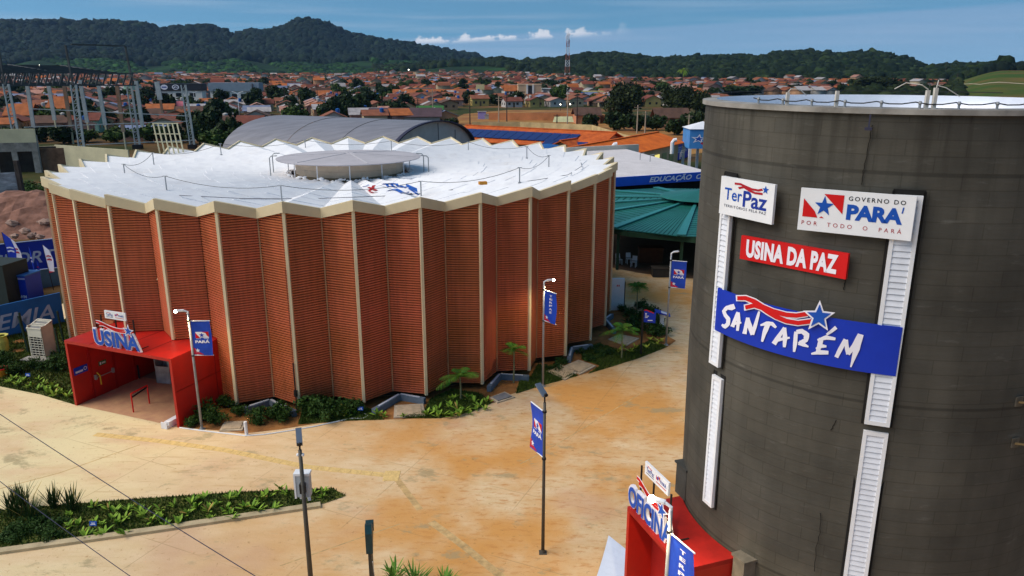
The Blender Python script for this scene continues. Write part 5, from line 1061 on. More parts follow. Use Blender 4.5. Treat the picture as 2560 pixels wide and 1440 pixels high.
# earth heap with rubble
m = MB(); nx, ny = 34, 22
def heap(u, v): return 3.6*math.exp(-((u-.5)/.30)**2 - ((v-.45)/.32)**2) + 2.0*math.exp(-((u-.85)/.14)**2 - ((v-.65)/.25)**2) + 1.6*math.exp(-((u-.15)/.16)**2 - ((v-.55)/.3)**2)
hv = []
for i in range(nx + 1):
    for j in range(ny + 1):
        u, v = i/nx, j/ny; e = min(u, 1-u, v, 1-v); hz = heap(u, v)*min(1, e*7); hv.append((u*30 - 15, v*18 - 9, max(-.05, hz + random.uniform(-.22,.22)*min(1, hz))))
o = MB().add(hv, [(i*(ny+1)+j, (i+1)*(ny+1)+j, (i+1)*(ny+1)+j+1, i*(ny+1)+j+1) for i in range(nx) for j in range(ny)]).build('earth_heap', M('pink_earth', (.22,.095,.06), .95, .4, .7, c2=(.34,.17,.12), bump=.8, bscale=3), loc=(-52, 82, 0), rz=R(12)); tag(o, 'long heap of pinkish brown earth behind the blue fence', 'earth heap')
rk = None
for i in range(26):
    x, y = rr.uniform(0, 118), rr.uniform(505, 595); b = U(x, y, 1.2); s = rr.uniform(.25, .7)
    if rk is None: rk = MB().ball((0,0,0), (1,.8,.6), .25, (7,5)).build('rubble_stone', M('pale_rubble', (.34,.22,.17), .9, .3, 1)); o = rk
    else: o = link('rubble_stone', rk.data, rz=rr.uniform(0,6))
    o.location = b; o.scale = (s, s, s); tag(o, 'pinkish rubble stone on the earth heap', 'stone', 'rubble stones on the earth heap')
b = U(113, 548, 0); tag(MB().lathe([(.75,0),(.78,1.3),(.6,1.3),(.6,.9),(.05,.9)], 20).build('concrete_ring', M('ring_concrete', (.44,.40,.34), .9, .2, 2), loc=(b.x + .2, b.y, .4)), 'grey concrete well ring by the earth heap', 'well ring')
for x, y, s in ((80,470,2.0),(95,478,1.6),(40,492,1.2),(20,500,1.0),(110,470,1.4)): put(rr.choice(PS), U(x, y + 12), (s, s, s*.7), 'weed_bush', 'yellow green weed bush growing behind the earth heap', 'bush', 'weeds behind the earth heap')
g = thing('zinc_fence', 'stained whitewashed zinc sheet fence at the left edge', 'fence', U(-30, 512)); A0 = Vector(g.location); B0 = U(56, 505); m = MB(); d = B0 - A0
for i in range(9):
    m.slab([d*0 + Vector((0,.04*(i % 2),i*.42)), d + Vector((0,.04*(i % 2),i*.42)), d + Vector((0,.04*(i % 2),i*.42 + .43)), Vector((0,.04*(i % 2),i*.42 + .43))], (0,.03,0))
m.build('sheet', M('stained_zinc', (.42,.44,.44), .7, .5, .9, stretch=(1,1,3)), g); MB().bar(d + Vector((.2,0,0)), d + Vector((.1,0,5.2)), .5).build('pier', M('black_pier', (.05,.04,.035), .9, .4, 1), g)
# ruined gym: steel columns, lattice masts, roof truss
g = thing('ruined_block', 'half-demolished grey and cream block at the left edge', 'ruin', (-92, 131, 0)); o = Vector(g.location)
A0 = U(-60, 436); B0 = U(104, 432); d = (B0 - A0); W_ = d.length; d.normalize(); n = Vector((d.y, -d.x, 0)); q = lambda x, z, k=0: A0 + d*x + Vector((0,0,z)) + n*k
zt = V(60, 322, B0.y).z; zm = V(60, 356, B0.y).z; wl = MB()
wl.slab([q(0,zm), q(W_,zm), q(W_,zt), q(0,zt)], -n*.25); wl.build('upper_wall', m_cream, g, org=o)
m = MB(); zl = zm - 1.4; 
for a_, b_ in ((0,3.5),(5.6,6.4),(8.6,9.3)): 
    if b_ < W_: m.slab([q(a_,0), q(b_,0), q(b_,zl), q(a_,zl)], -n*.25)
m.slab([q(0,zl), q(W_,zl), q(W_,zm), q(0,zm)], -n*.3).slab([q(W_-.35,0), q(W_,0), q(W_,zl), q(W_-.35,zl)], -n*.25).build('lower_wall', M('stained_wall', (.30,.28,.25), .95, .6, .35), g, org=o)
MB().slab([q(0,0,-1.5), q(W_ + 5,0,-1.5), q(W_ + 5,zl+.6,-1.5), q(0,zl+.6,-1.5)], -n*.2).build('inner_wall', M('dark_inner_wall', (.035,.032,.028), .95, .5, .3), g, org=o)  # near-black wall standing behind the openings
MB().slab([q(W_ + .1,0,-.6), q(W_ + 4.4,0,-.6), q(W_ + 4.4,zl+.4,-.6), q(W_ + .1,zl+.4,-.6)], -n*.2).build('brick_infill', M('brick_infill', (.16,.09,.055), .95, .4, .8), g, org=o)
MB().slab([q(W_ - .2,0,-.1), q(W_ + .1,0,-.1), q(W_ + .1,zt-1,-.1), q(W_ - .2,zt-1,-.1)], -n*.3).build('pilaster', m_conc, g, org=o)
c0 = U(146, 428); c1 = Vector((-60, 121, 0)); g = thing('cream_wall', 'long plain cream wall behind the pleated roof at left', 'wall', c0); zt = V(146, 362, c0.y).z
MB().slab([(0,0,0), c1 - c0, c1 - c0 + Vector((0,0,zt*.93)), (0,0,zt)], (.05,.25,0)).build('panel', m_cream, g); MB().slab([(-5,.8,0),(0,.8,0),(0,.8,zt*.95),(-5,.8,zt*.9)], (0,.2,0)).build('panel', m_cream, g)
b = U(122, 412); tag(MB().bar((-.4,0,0),(-.4,0,1.8), .1).bar((.4,0,0),(.4,0,1.9), .1).bar((-.4,0,.6),(.4,0,.6), .08).bar((-.4,0,1.2),(.4,0,1.2), .08).build('site_ladder', m_black, loc=b), 'short dark ladder against the cream wall', 'ladder')
m_slab = M('pale_column', (.34,.40,.42), .8, .22, .5, c2=(.46,.50,.50)); m_rust = M('rusty_column', (.38,.34,.28), .85, .3, .35, c2=(.24,.10,.04)); m_truss = M('dark_truss', (.075,.08,.08), .7, .3, .5)
def lattice(xb, yb, xt, yt, lab, wd=1.0):
    b = U(xb, yb); t = V(xt, yt, b.y); h = t.z; dx = t.x - b.x; g = thing('lattice_mast', lab, 'mast', b, 0); m = MB()
    for s in (-.5, .5): m.bar((s*wd,0,0),(s*wd + dx,0,h), .22 if s < 0 else .42, .2)
    m.build('leg', m_slab, g); m = MB(); k = int(h/1.1)
    for i in range(k): z = h*i/k; f = i/k; m.bar((-.5*wd + dx*f,0,z),(.5*wd + dx*f,0,z), .10); m.bar((-.5*wd + dx*f,0,z),(.5*wd + dx*(f + 1/k),0,z + h/k), .08)
    m.build('lacing', m_slab, g); MB().box(-.9*wd,-.6,-.1,.9*wd,.6,.9).build('footing', m_black, g)
lattice(52, 402, 14, 210, 'pale lattice mast at the far left frame edge'); lattice(207, 394, 183, 212, 'pale lattice mast under the second truss bay'); lattice(345, 372, 322, 212, 'rust stained lattice mast at the end of the truss'); lattice(482, 372, 458, 212, 'lone pale lattice mast beyond the end of the truss', .9)
for i, (xb, yb, xt, yt, rust, lab) in enumerate(((88,345,68,212,0,'grey slab column between the first two lattice masts'),(143,337,120,205,0,'pale blue slab column near the left lattice mast'),(184,360,160,212,1,'rust streaked slab column left of the second lattice mast'),(225,347,200,200,0,'pale blue slab column right of the second lattice mast'),(270,352,246,212,0,'pale grey slab column under the middle of the truss'),(315,374,292,212,1,'rusty slab column beside the end lattice mast'),(362,357,340,202,0,'grey pointed slab column just past the truss end'),(414,322,392,204,1,'rusty thin column with a pale board top'))):
    b = U(xb, yb); t = V(xt, yt, b.y); wd = 9*b.y/1916; g = thing('slab_column', lab, 'column', b); f = .28 if i not in (0, 7) else 0
    st_ = b*0; tv = t - b
    MB().bar(tv*0, tv*f + Vector((0,0,.02)), wd*.35).build('stub', m_cream, g) if f else None
    MB().bar(tv*f, tv, wd if i != 7 else wd*.6, .3).build('shaft', m_rust if rust else m_slab, g)
    if i == 7: MB().bar(tv*.62, tv, wd*1.3, .35).build('board', m_slab, g)
m = MB(); p0 = V(-160, 214, 136.); p1 = V(340, 213, 163.); dd = (p1 - p0); g = thing('roof_truss', 'dark steel roof truss skeleton spanning between the lattice masts', 'roof truss', p0); 
zt_ = 2.3; m.bar((0,0,0), dd, .24); m.bar((0,0,zt_), dd + Vector((0,0,zt_)), .2); m.build('chord', m_truss, g); m = MB(); k = 26
for i in range(k): a_ = dd*(i/k); b_ = dd*((i + 1)/k); m.bar(a_, b_*.7 + a_*.3 + Vector((0,0,zt_)), .13, .28)
m.build('web', m_truss, g); perp = Vector((-dd.y, dd.x, 0)).normalized()
for j in range(1, 11):
    off = perp*(j*5.2); z = 2.1 + .20*j; MB().bar(off + dd*.05 + Vector((0,0,z)), off + dd*(1.0 + .02*j) + Vector((0,0,z)), .18, .22).build('purlin', m_truss, g)
for j in (3, 6, 9):
    off = perp*(j*5.2); m = MB()
    for i in range(20): a_ = dd*(i/20); b_ = dd*((i + 1)/20); m.bar(off + a_, off + b_*.7 + a_*.3 + Vector((0,0,2.1 + .2*j)), .10, .2); m.bar(off + b_*.7 + a_*.3 + Vector((0,0,2.1 + .2*j)), off + b_, .10, .2)
    m.bar(off, off + dd, .2); m.build('web', m_truss, g)
for t in (.2, .66, 1.0): MB().bar(dd*t + Vector((0,0,1.8)), perp*52 + dd*(t + .2) + Vector((0,0,4.2)), .24, .3).build('rafter', m_truss, g)
m = MB()
for xt, yt, xb in ((163,112,183),(313,116,332),(-6,110,12)): 
    t_ = V(xt, yt, 0.5*(p0.y + p1.y) if xt < 300 else p1.y); b_ = V(xb, 213, t_.y); m.bar(b_ - p0, t_ - p0, .30, .34)
ta_, tb_ = V(178, 111, .5*(p0.y + p1.y)), V(313, 115, p1.y); m.bar(ta_ - p0, tb_ - p0, .28); m.build('upper_frame', m_truss, g)
# horizontal rails tying the columns
for (xa, ya, xb, yb, lab) in ((80,272,470,290,'upper thin rail strung across the gym columns'),(60,318,470,303,'middle thin rail strung across the gym columns'),(215,362,490,350,'lower thin rail tying the right gym columns')):
    a_, b_ = V(xa, ya, 158), V(xb, yb, 162); tag(MB().bar((0,0,0), b_ - a_, .16).build('tie_rail', m_slab, loc=a_), lab, 'rail')
# ------------------------------------------------------------------ hangar
cr0 = U(1085, 303, 9.5); cr1 = U(690, 290, 9.5); ax = (cr1 - cr0); ax.z = 0; LN = ax.length; ax.normalize(); pr_ = Vector((-ax.y, ax.x, 0)); pr_ = pr_ if pr_.y < 0 else -pr_     # pr_: towards the camera
hs_, er = 11.0, 4.9
g = thing('arched_hangar', 'large grey barrel-roofed sports hangar behind the pleated hall', 'hangar', (cr0.x, cr0.y, 0)); o = Vector(g.location)
arc = [(-hs_*math.cos(t), er + (9.5 - er)*math.sin(t)) for t in np.linspace(0, math.pi, 25)]
P3 = lambda s, z, l: o + pr_*s + ax*l + Vector((0,0,z))
m = MB()
for i in range(24):
    for l0, l1, up in ((0, 8.2, 0), (8.2, 16.5, .05), (16.5, LN, .1)):
        m.quad(P3(arc[i][0], arc[i][1] + up, l0), P3(arc[i][0], arc[i][1] + up, l1), P3(arc[i+1][0], arc[i+1][1] + up, l1), P3(arc[i+1][0], arc[i+1][1] + up, l0))
m.build('roof', m_grey, g, org=o)
MB().add([P3(s*.995, z - .06, .35) for s, z in arc] + [P3(hs_, 0, .35), P3(-hs_, 0, .35)], [tuple(range(27))]).build('gable_wall', m_greyw, g, org=o)
m = MB()
for i in range(24): m.bar(P3(arc[i][0], arc[i][1], -.1), P3(arc[i+1][0], arc[i+1][1], -.1), .16, .5, up=ax)
m.build('verge_trim', m_ink, g, org=o); MB().bar(P3(-1.5,.5,.30), P3(-1.5,9.2,.30), .06).bar(P3(-6,.5,.30), P3(-6,8,.30), .06).build('joint', m_ink, g, org=o)
MB().add([P3(hs_,0,0), P3(hs_,0,LN), P3(hs_,er,LN), P3(hs_,er,0)], [(0,1,2,3)]).add([P3(-hs_,0,0), P3(-hs_,0,LN), P3(-hs_,er,LN), P3(-hs_,er,0)], [(0,1,2,3)]).build('side_wall', m_greyw, g, org=o)
# ------------------------------------------------------------------ orange-roofed school blocks, solar array, water tanks
def gable(name, lab, r0, r1, half, drop, zr, mat, wallm, cat='building'):
    r0 = Vector((r0.x, r0.y, zr)); r1 = Vector((r1.x, r1.y, zr)); d = (r1 - r0); ln_ = d.length; d.normalize(); n = Vector((d.y, -d.x, 0)); n = n if n.y < 0 else -n
    g = thing(name, lab, cat, (r0.x, r0.y, 0)); o = Vector(g.location); ze = zr - drop; m = MB()
    for s in (1, -1): m.slab([r0, r1, r1 + n*half*s - Vector((0,0,drop)), r0 + n*half*s - Vector((0,0,drop))], (0,0,-.14))
    m.build('roof', mat, g, org=o); MB().bar(r0 + Vector((0,0,.05)), r1 + Vector((0,0,.05)), .4, .14).build('ridge_cap', mat, g, org=o)
    w_ = MB(); k = half - .9
    for e, s in ((r0 + d*.9, 1), (r1 - d*.9, 1)): w_.add([e + n*k - Vector((0,0,e.z)), e - n*k - Vector((0,0,e.z)), e - n*k + Vector((0,0,ze - e.z + .25)), e - Vector((0,0,.3)), e + n*k + Vector((0,0,ze - e.z + .25))], [(0,1,2,3,4)])
    for s in (1, -1): a_, b_ = r0 + d*.9 + n*k*s, r1 - d*.9 + n*k*s; w_.quad(Vector((a_.x,a_.y,0)), Vector((b_.x,b_.y,0)), Vector((b_.x,b_.y,ze+.2)), Vector((a_.x,a_.y,ze+.2)))
    w_.build('wall', wallm, g, org=o); return g, r0, r1, d, n, ze
m_peach = M('peach_wall', (.55,.44,.26), .85, .1, .6)
g, r0, r1, d, n, ze = gable('school_block', 'long orange-tiled school block carrying a row of solar panels', U(1165,313,6.2), U(1542,331,6.2), 6.5, 2.1, 6.2, m_orange, m_peach)
sp_ = thing('solar_array', 'long row of dark blue solar panels on the orange roof', 'solar panels', (r0.x, r0.y, 4)); oo = Vector(sp_.location); L_ = (r1 - r0).length
for i in range(15):
    a_ = -1.2 + i*(L_*.86)/15; b_ = a_ + (L_*.86)/15*.94; s0, s1 = .30, .80
    c = lambda x, s: r0 + d*x + n*6.5*s - Vector((0,0,2.1*s - .16)); MB().slab([c(a_,s0), c(b_,s0), c(b_,s1), c(a_,s1)], (0,0,.05)).build('solar_panel', m_solar, sp_, org=oo)
for i in range(4):
    a_ = L_*.66 + i*2.0; s0, s1 = .75, 1.12; MB().slab([c(a_,s0), c(a_ + 1.88,s0), c(a_ + 1.88,s1), c(a_,s1)], (0,0,.05)).build('solar_panel', m_solar, sp_, org=oo)
gable('school_block', 'small orange gable roof between the solar roof and the long roof', U(1400,352,5.2), U(1448,345,5.2), 3.5, 1.4, 5.2, m_orange, m_peach)
g, r0, r1, d, n, ze = gable('school_block', 'long bright orange roof running down to the right by white roof', U(1418,370,5.8), U(1645,330,5.8), 5.0, 1.5, 5.8, M('bright_orange_tile', (.72,.13,.006), .8, .2, .7, c2=(.80,.17,.010)), m_peach)
L_ = (r1 - r0).length; mw = M('lit_window', (.6,.5,.1), .5, .1, emit=((1,.85,.25), .6))
for i in range(9):
    a_ = 3 + i*(L_ - 5)/9; c_ = lambda x, z: r0 + d*x + n*4.12 + Vector((0,0,z - r0.z)); MB().slab([c_(a_,1.0), c_(a_ + 1.9,1.0), c_(a_ + 1.9,3.1), c_(a_,3.1)], n*.06).build('shutter' if i % 3 else 'window', M('olive_shutter', (.30,.33,.14), .7, .2) if i % 3 else mw, g, org=Vector(g.location))
b = U(1370, 405, 3.0); g = thing('water_tank', 'dark blue plastic water tank in front of the solar roof', 'water tank', (b.x, b.y, 0)); hh = V(1370, 372, b.y).z - 3
MB().lathe([(1.6,3.0),(1.95,3.0 + hh)], 24).build('tank', M('tank_blue', (.008,.04,.22), .4, .08), g, smooth=False); MB().lathe([(2.1,3.0 + hh),(2.12,3.12 + hh),(1.5,3.5 + hh),(.1,3.75 + hh)], 24).build('lid', M('tank_lid', (.012,.10,.34), .4, .08), g); MB().lathe([(1.2,0),(1.2,3.0)], 8).build('stand', m_conc, g)
Pn = Panel(lambda u, v, q: Vector(((u - .5)*2.0, -1.86 - q + abs(u - .5)*.5, 3 + hh*.35 + v*.45))); Pn.text('lettering', m_letter, 'FORTLEV', 0, 0, 1, 1, .05, bold=.04); Pn.build(g, (0,0,0))
# painted reservoir on columns and blue hoarding
b = U(1752, 386, 2.5); g = thing('raised_reservoir', 'blue painted reservoir with star and ribbon raised on white columns', 'reservoir', (b.x, b.y, 0)); z1 = V(1752, 346, b.y).z; z2 = V(1752, 320, b.y).z; z0 = V(1752,368,b.y).z
rw = 2.6; MB().box(-rw,-rw,z0,rw,rw,z2).build('tank', M('tank_sky', (.06,.26,.62), .5, .12, .6), g); MB().add([(-rw-.2,-rw-.2,z2),(rw+.2,-rw-.2,z2),(rw+.2,rw+.2,z2),(-rw-.2,rw+.2,z2),(0,0,z2 + 1.1)], [(0,1,4),(1,2,4),(2,3,4),(3,0,4)]).build('roof', m_white, g)
for s in (-1, 0, 1):
    for t in (-1, 1): MB().box(s*(rw-.2) - .2, t*(rw-.2) - .2, 0, s*(rw-.2) + .2, t*(rw-.2) + .2, z0).build('column', m_white, g)
Pn = Panel(lambda u, v, q: Vector((-rw + u*2*rw, -rw - q, z0 + v*(z2 - z0)))); Pn.star('emblem', m_letter, .28, .5, .26, .1, .02); Pn.star('star', m_blue2, .28, .5, .16, .1, .03); Pn.strip('ribbon', m_bred, [(.36,.3),(.6,.22),(.95,.06)], [.10,.22,.2], .02); Pn.build(g, (0,0,0))
fa_, fb_ = U(1682, 374, 2.2), U(1722, 363, 2.2); fence('blue_hoarding', 'small blue hoarding lettered SEGURANÇA beyond the white roof', fa_, fb_, 3.4, 'SEGURANÇA', .32, .62, m_blue, False, (.3,.4))
for x, y, lab in ((1531, 386, 'white goose-neck vent pipe at the left end of parapet'), (1680, 374, 'white goose-neck vent pipe at the right end of parapet')):
    b = U(x, y, 4.9); s = b.y/1916; tag(MB().tube([(0,0,-.6),(0,0,1.0),(.25,0,1.35),(.6,0,1.4)], .28, 8).build('vent_pipe', m_white, loc=b), lab, 'vent pipe')
# white-roofed wing with lettered blue fascia
f0, f1 = U(1500, 466, 3.9), U(1775, 447, 3.9); d = (f1 - f0).normalized(); L_ = (f1 - f0).length; n = Vector((-d.y, d.x, 0)); g = thing('white_wing', 'low wing with white sheet roof and blue EDUCAÇÃO fascia', 'building', (f0.x, f0.y, 0)); o = Vector(g.location)
zf = 4.75; MB().slab([Vector((f0.x,f0.y,3.75)), Vector((f1.x,f1.y,3.75)), Vector((f1.x,f1.y,zf)), Vector((f0.x,f0.y,zf))], n*.15).build('fascia', M('bright_fascia', (.012,.10,.62), .45, .06), g, org=o)
m = MB(); k = 46
for i in range(k):
    a_, b_ = i*L_/k, (i + .8)*L_/k; c = lambda x, y, z: f0 + d*x + n*y + Vector((0,0,z - f0.z)); m.slab([c(a_,.15,zf - .1), c(b_,.15,zf - .1), c(b_,18,zf + .9), c(a_,18,zf + .9)], (0,0,.06)); m.quad(c(b_,.15,zf - .1), c((i+1)*L_/k,.15,zf - .1), c((i+1)*L_/k,18,zf + .9), c(b_,18,zf + .9))
m.build('roof', M('white_sheet', (.66,.62,.62), .6, .08, .7), g, org=o); MB().slab([c(-2,18,zf - 2), c(L_ + 2,18,zf - 2), c(L_ + 2,18,zf + 1.5), c(-2,18,zf + 1.5)], n*.3).build('parapet', M('cream_parapet', (.62,.56,.46), .8, .1, .6), g, org=o)
MB().slab([c(0,1.2,-f0.z*0), c(L_,1.2,0), c(L_,1.2,3.8), c(0,1.2,3.8)], n*.1).build('wall', m_dark, g, org=o)
P = Panel(lambda u, v, q: Vector((f0.x,f0.y,3.75)) + d*(u*L_) + Vector((0,0,v)) - n*q); P.text('lettering', m_letter, 'EDUCAÇÃO  CIDADÃ', .43, .10, .70, .84, .02, bold=.03, shear=.3); P.build(g, o)
for x, y in ((1600,400),(1625,404),(1700,398),(1703,392)): b = U(x, y, 5.3); tag(MB().tube([(0,0,0),(0,0,.8),(.5,0,.85)], .05, 6).build('roof_pipe', m_steel, loc=b), 'thin grey pipe bend on the white sheet roof', 'pipe', 'pipe bends on the white sheet roof')
# green pavilion
gc = Vector((17.3, 70.6, 0)); GR = 13.0; g = thing('green_pavilion', 'round green sheet-roofed open pavilion between hall and tower', 'pavilion', gc); K = 14; a0_ = math.atan2(U(1550,570,3.5).y - gc.y, U(1550,570,3.5).x - gc.x)
m = MB(); cp = MB(); mats_ = []
for i in range(K):
    a_, b_ = a0_ + i*2*math.pi/K, a0_ + (i + 1)*2*math.pi/K; nq = 16
    E = lambda t, r_, z: Vector((r_*math.cos(t), r_*math.sin(t), z)); A0, A1, B0, B1 = E(a_,GR,3.55), E(a_,2.6,4.35), E(b_,GR,3.55), E(b_,2.6,4.35)
    for j in range(nq):
        t0, t1, tm_ = j/nq, (j+1)/nq, (j + .82)/nq; lf = Vector((0,0,.06))
        if i % 2: m.slab([A0.lerp(A1, t0), B0.lerp(B1, t0), B0.lerp(B1, tm_), A0.lerp(A1, tm_)], lf); m.quad(A0.lerp(A1, tm_), B0.lerp(B1, tm_), B0.lerp(B1, t1), A0.lerp(A1, t1))
        else: m.slab([A0.lerp(B0, t0), A0.lerp(B0, tm_), A1.lerp(B1, tm_), A1.lerp(B1, t0)], lf); m.quad(A0.lerp(B0, tm_), A0.lerp(B0, t1), A1.lerp(B1, t1), A1.lerp(B1, tm_))
    cp.slab([A0 + (B0-A0).normalized()*.35 + Vector((0,0,.10)), A0 - (B0-A0).normalized()*.35 + Vector((0,0,.10)), A1 - (B1-A1).normalized()*.12 + Vector((0,0,.12)), A1 + (B1-A1).normalized()*.12 + Vector((0,0,.12))], (0,0,.10))
m.build('roof', m_green, g); cp.build('hip_cap', m_greenl, g); MB().lathe([(GR - .1,3.1),(GR - .1,3.52)], K).build('eave_beam', M('dark_green_beam', (.02,.06,.03), .7, .2), g, rz=0)
MB().lathe([(3.6,4.75),(3.4,4.85),(.1,5.3)], K).build('lantern_cap', m_green, g); MB().lathe([(2.6,4.2),(2.6,4.75)], 12).build('lantern_gap', m_dark, g)
for i in range(K): e = Vector(((GR-.8)*math.cos(a0_ + i*2*math.pi/K), (GR-.8)*math.sin(a0_ + i*2*math.pi/K), 0)); MB().bar(e, e + Vector((0,0,3.3)), .22).build('post', M('dark_green_beam', (.02,.06,.03)), g)
m = MB(); 
for i in range(16): t0, t1 = .15 + i*.14, .15 + (i+1)*.14; m.quad(*(Vector((10.4*math.cos(t), 10.4*math.sin(t), z)) for t, z in ((t0,0),(t1,0),(t1,3.6),(t0,3.6))))
m.build('back_wall', m_dark, g); MB().lathe([(0.05,.03),(GR - 1,.03)], 40).build('floor', M('pavilion_floor', (.15,.085,.05), .8, .2, .6), g)  # near-black back wall added to stand for the shade under the roof
def chair(x, y, rz, lab):
    b = U(x, y); g = thing('plastic_chair', lab, 'chair', b + Vector((0,0,.035)), rz, 'white plastic chairs in the pavilion'); MB().box(-.23,-.22,.42,.23,.22,.46).build('seat', m_white, g); MB().slab([(-.22,.20,.5),(.22,.20,.5),(.20,.28,.9),(-.20,.28,.9)], (0,.03,0)).build('backrest', m_white, g)
    for sx in (-.2,.2):
        for sy in (-.18,.18): MB().bar((sx,sy,0),(sx*.95,sy*.95,.43), .05).build('leg', m_white, g)
chair(1547, 662, R(20), 'white plastic chair deepest in the pavilion shade, by the post'); chair(1572, 660, R(10), 'white plastic chair partly hidden behind another one'); chair(1584, 668, R(-25), 'white plastic chair nearest the yard in the pavilion')
for x, y, c_, lab in ((1625,655,(.10,.035,.012),'dark wooden crate stack in the pavilion shade'), (1660,690,(.05,.04,.03),'low dark equipment box in the pavilion')): b = U(x, y); tag(MB().box(-1,-.5,.035,1,.5,1.3 if x < 1650 else .7).box(-1.05,-.55,1.3 if x < 1650 else .7,1.05,.55,1.36 if x < 1650 else .76).build('storage_crate', M(lab[:8], c_, .8, .2), loc=b), lab, 'crate')
# tall fence-like boundary wall behind the orange roofs
bw = [U(x, y) for x, y in ((1180,318),(1300,318),(1480,326),(1560,352),(1600,362))]
m = MB()
for i in range(len(bw) - 1): m.slab([bw[i] - bw[0], bw[i+1] - bw[0], bw[i+1] - bw[0] + Vector((0,0,1.5)), bw[i] - bw[0] + Vector((0,0,1.5))], (0,.2,0))
tag(m.build('boundary_wall', M('cream_dirty', (.52,.40,.20), .9, .3, .3), loc=bw[0]), 'long dirty cream boundary wall behind the orange school roofs', 'wall')
bw = [U(x, y) for x, y in ((1640,368),(1740,382))]
bw2 = [U(x, y) for x, y in ((1222,300),(1470,302),(1545,312))]
m = MB()
for i in range(2): m.slab([bw2[i] - bw2[0], bw2[i+1] - bw2[0], bw2[i+1] - bw2[0] + Vector((0,0,2.4)), bw2[i] - bw2[0] + Vector((0,0,2.4))], (0,.25,0))
tag(m.build('boundary_wall', M('orange_wall', (.55,.22,.09), .9, .25, .25), loc=bw2[0]), 'salmon orange wall along the far side of the dirt field', 'wall')
# ------------------------------------------------------------------ trees
def crown_mesh(name, n, seed, c1, c2, lobes=13, ls=.13, flat_=.75):
    r = np.random.default_rng(seed); d0 = r.normal(size=(lobes, 3)); d0 /= np.linalg.norm(d0, axis=1)[:, None]
    lob = d0 * r.uniform(.25, .72, (lobes, 1)); lob[:, 2] = lob[:, 2]*.62 + .52; lr = r.uniform(.24, .40, lobes); li = r.integers(0, lobes, n); d = r.normal(size=(n, 3)); d /= np.linalg.norm(d, axis=1)[:, None]
    c = lob[li] + d * lr[li][:, None] * r.uniform(.65, 1.05, (n, 1)); c[:, 2] *= flat_/.75
    nn = d + r.normal(0, .55, (n, 3)); nn /= np.linalg.norm(nn, axis=1)[:, None]; a = np.cross(nn, r.normal(size=(n, 3))); a /= np.linalg.norm(a, axis=1)[:, None]; b = np.cross(nn, a); s = ls * r.uniform(.55, 1.25, (n, 1))
    v = np.stack([c - a*s, c + b*s*.6, c + a*s, c - b*s*.6], 1).reshape(-1, 3); f = np.arange(n*4).reshape(-1, 4)
    br = r.uniform(0, 1, lobes)[li]*.65 + r.uniform(0, .35, n); return raw(name, v, f, m_leaf, 4, np.array(c1) + (np.array(c2) - np.array(c1)) * br[:, None])
CD = [crown_mesh('crown', 1500, 10 + s, (.010,.022,.006), (.035,.060,.014)) for s in range(4)]
CB = [crown_mesh('crown', 4200, 30 + s, (.012,.020,.005), (.042,.056,.014), 26, .065) for s in range(2)]
CG = [crown_mesh('crown', 1300, 50 + s, (.020,.045,.008), (.075,.12,.02)) for s in range(3)]
def trunk_mesh():
    m = MB().tube([(0,0,-.05),(.02,.01,.3),(0,.03,.62)], .065, 7, .035).tube([(0,.02,.4),(.2,.05,.72)], .03, 5, .015).tube([(0,.02,.42),(-.18,-.08,.75)], .03, 5, .015).tube([(0,.02,.45),(.05,.2,.78)], .028, 5, .012); o = m.build('trunk', m_trunk); me = o.data; bpy.data.objects.remove(o); return me
TM = trunk_mesh()
def tree(p, rad, h, kind, lab, grp, big=False):
    g = thing('leafy_tree', lab, 'tree', p, rr.uniform(0, 6.28), grp); link('trunk', TM, parent=g, scale=(rad, rad, h*.8)); link('crown', rr.choice(kind), (0,0,h*.12), rr.uniform(0, 6), (rad, rad, h*.88/1.15), parent=g); return g
def tree_px(xc, yb, yt, wpx, kind, lab, grp=None):
    p = hit(xc, yb); r = math.hypot(p.x, p.y); h = (yb - yt)*p.y/1916*1.02; return tree(p, wpx/2*p.y/1916, h, kind, lab, grp)
for q in ((1562,292,206,128,CB,'huge dark spreading tree at the right end of the town'),(1700,288,214,130,CB,'broad dark tree close left of the tower, beyond the hedge'),(1752,290,232,80,CB,'dark tree partly hidden by the tower rim'),
          (876,302,236,98,CD,'round dark tree behind the grey hangar ridge'),(935,335,300,52,CD,'small round dark bush tree on the hangar skyline'),(1120,328,296,70,CD,'dark bush tree right of the hangar arch'),
          (522,345,272,92,CD,'tall dark tree right of the steel columns'),(575,350,290,80,CD,'second dark tree between columns and hangar'),(545,372,322,110,CG,'low bushy green tree behind the hall roof at left'),(478,330,278,70,CD,'dark tree behind the lone lattice mast'),
          (640,278,228,80,CD,'dark tree before the white building with grey roof'),(560,262,225,60,CD,'dark tree between the two pale public buildings'),(690,262,220,66,CD,'dark tree right of the grey-roofed white building'),(280,262,215,70,CD,'dark tree behind the steel truss'),
          (130,330,270,100,CG,'green tree among the left gym columns'),(200,330,262,90,CD,'dark tree beside the second lattice mast'),(255,322,270,80,CD,'dark tree between middle gym columns'),(60,320,285,70,CG,'small green tree beside the far left mast'),(330,325,278,60,CG,'green tree behind the end lattice mast'),
          (2060,228,208,120,CD,'dark spreading tree behind the tower rim, left'),(2190,232,190,170,CB,'large dark tree clump behind the tower rim by the road'),(1990,232,212,80,CD,'low dark tree behind the tower rim'),(1850,238,215,120,CD,'dark trees at the left end of the tower rim')): tree_px(*q)
for i, (x, yb, yt, wd) in enumerate(((1480,322,286,66),(1535,326,284,76),(1590,328,288,70),(1640,326,290,64),(1685,338,300,60),(1730,338,280,66))): tree_px(x, yb, yt, wd, CD, 'dense dark hedge tree behind the orange school roofs', 'hedge trees behind the school')
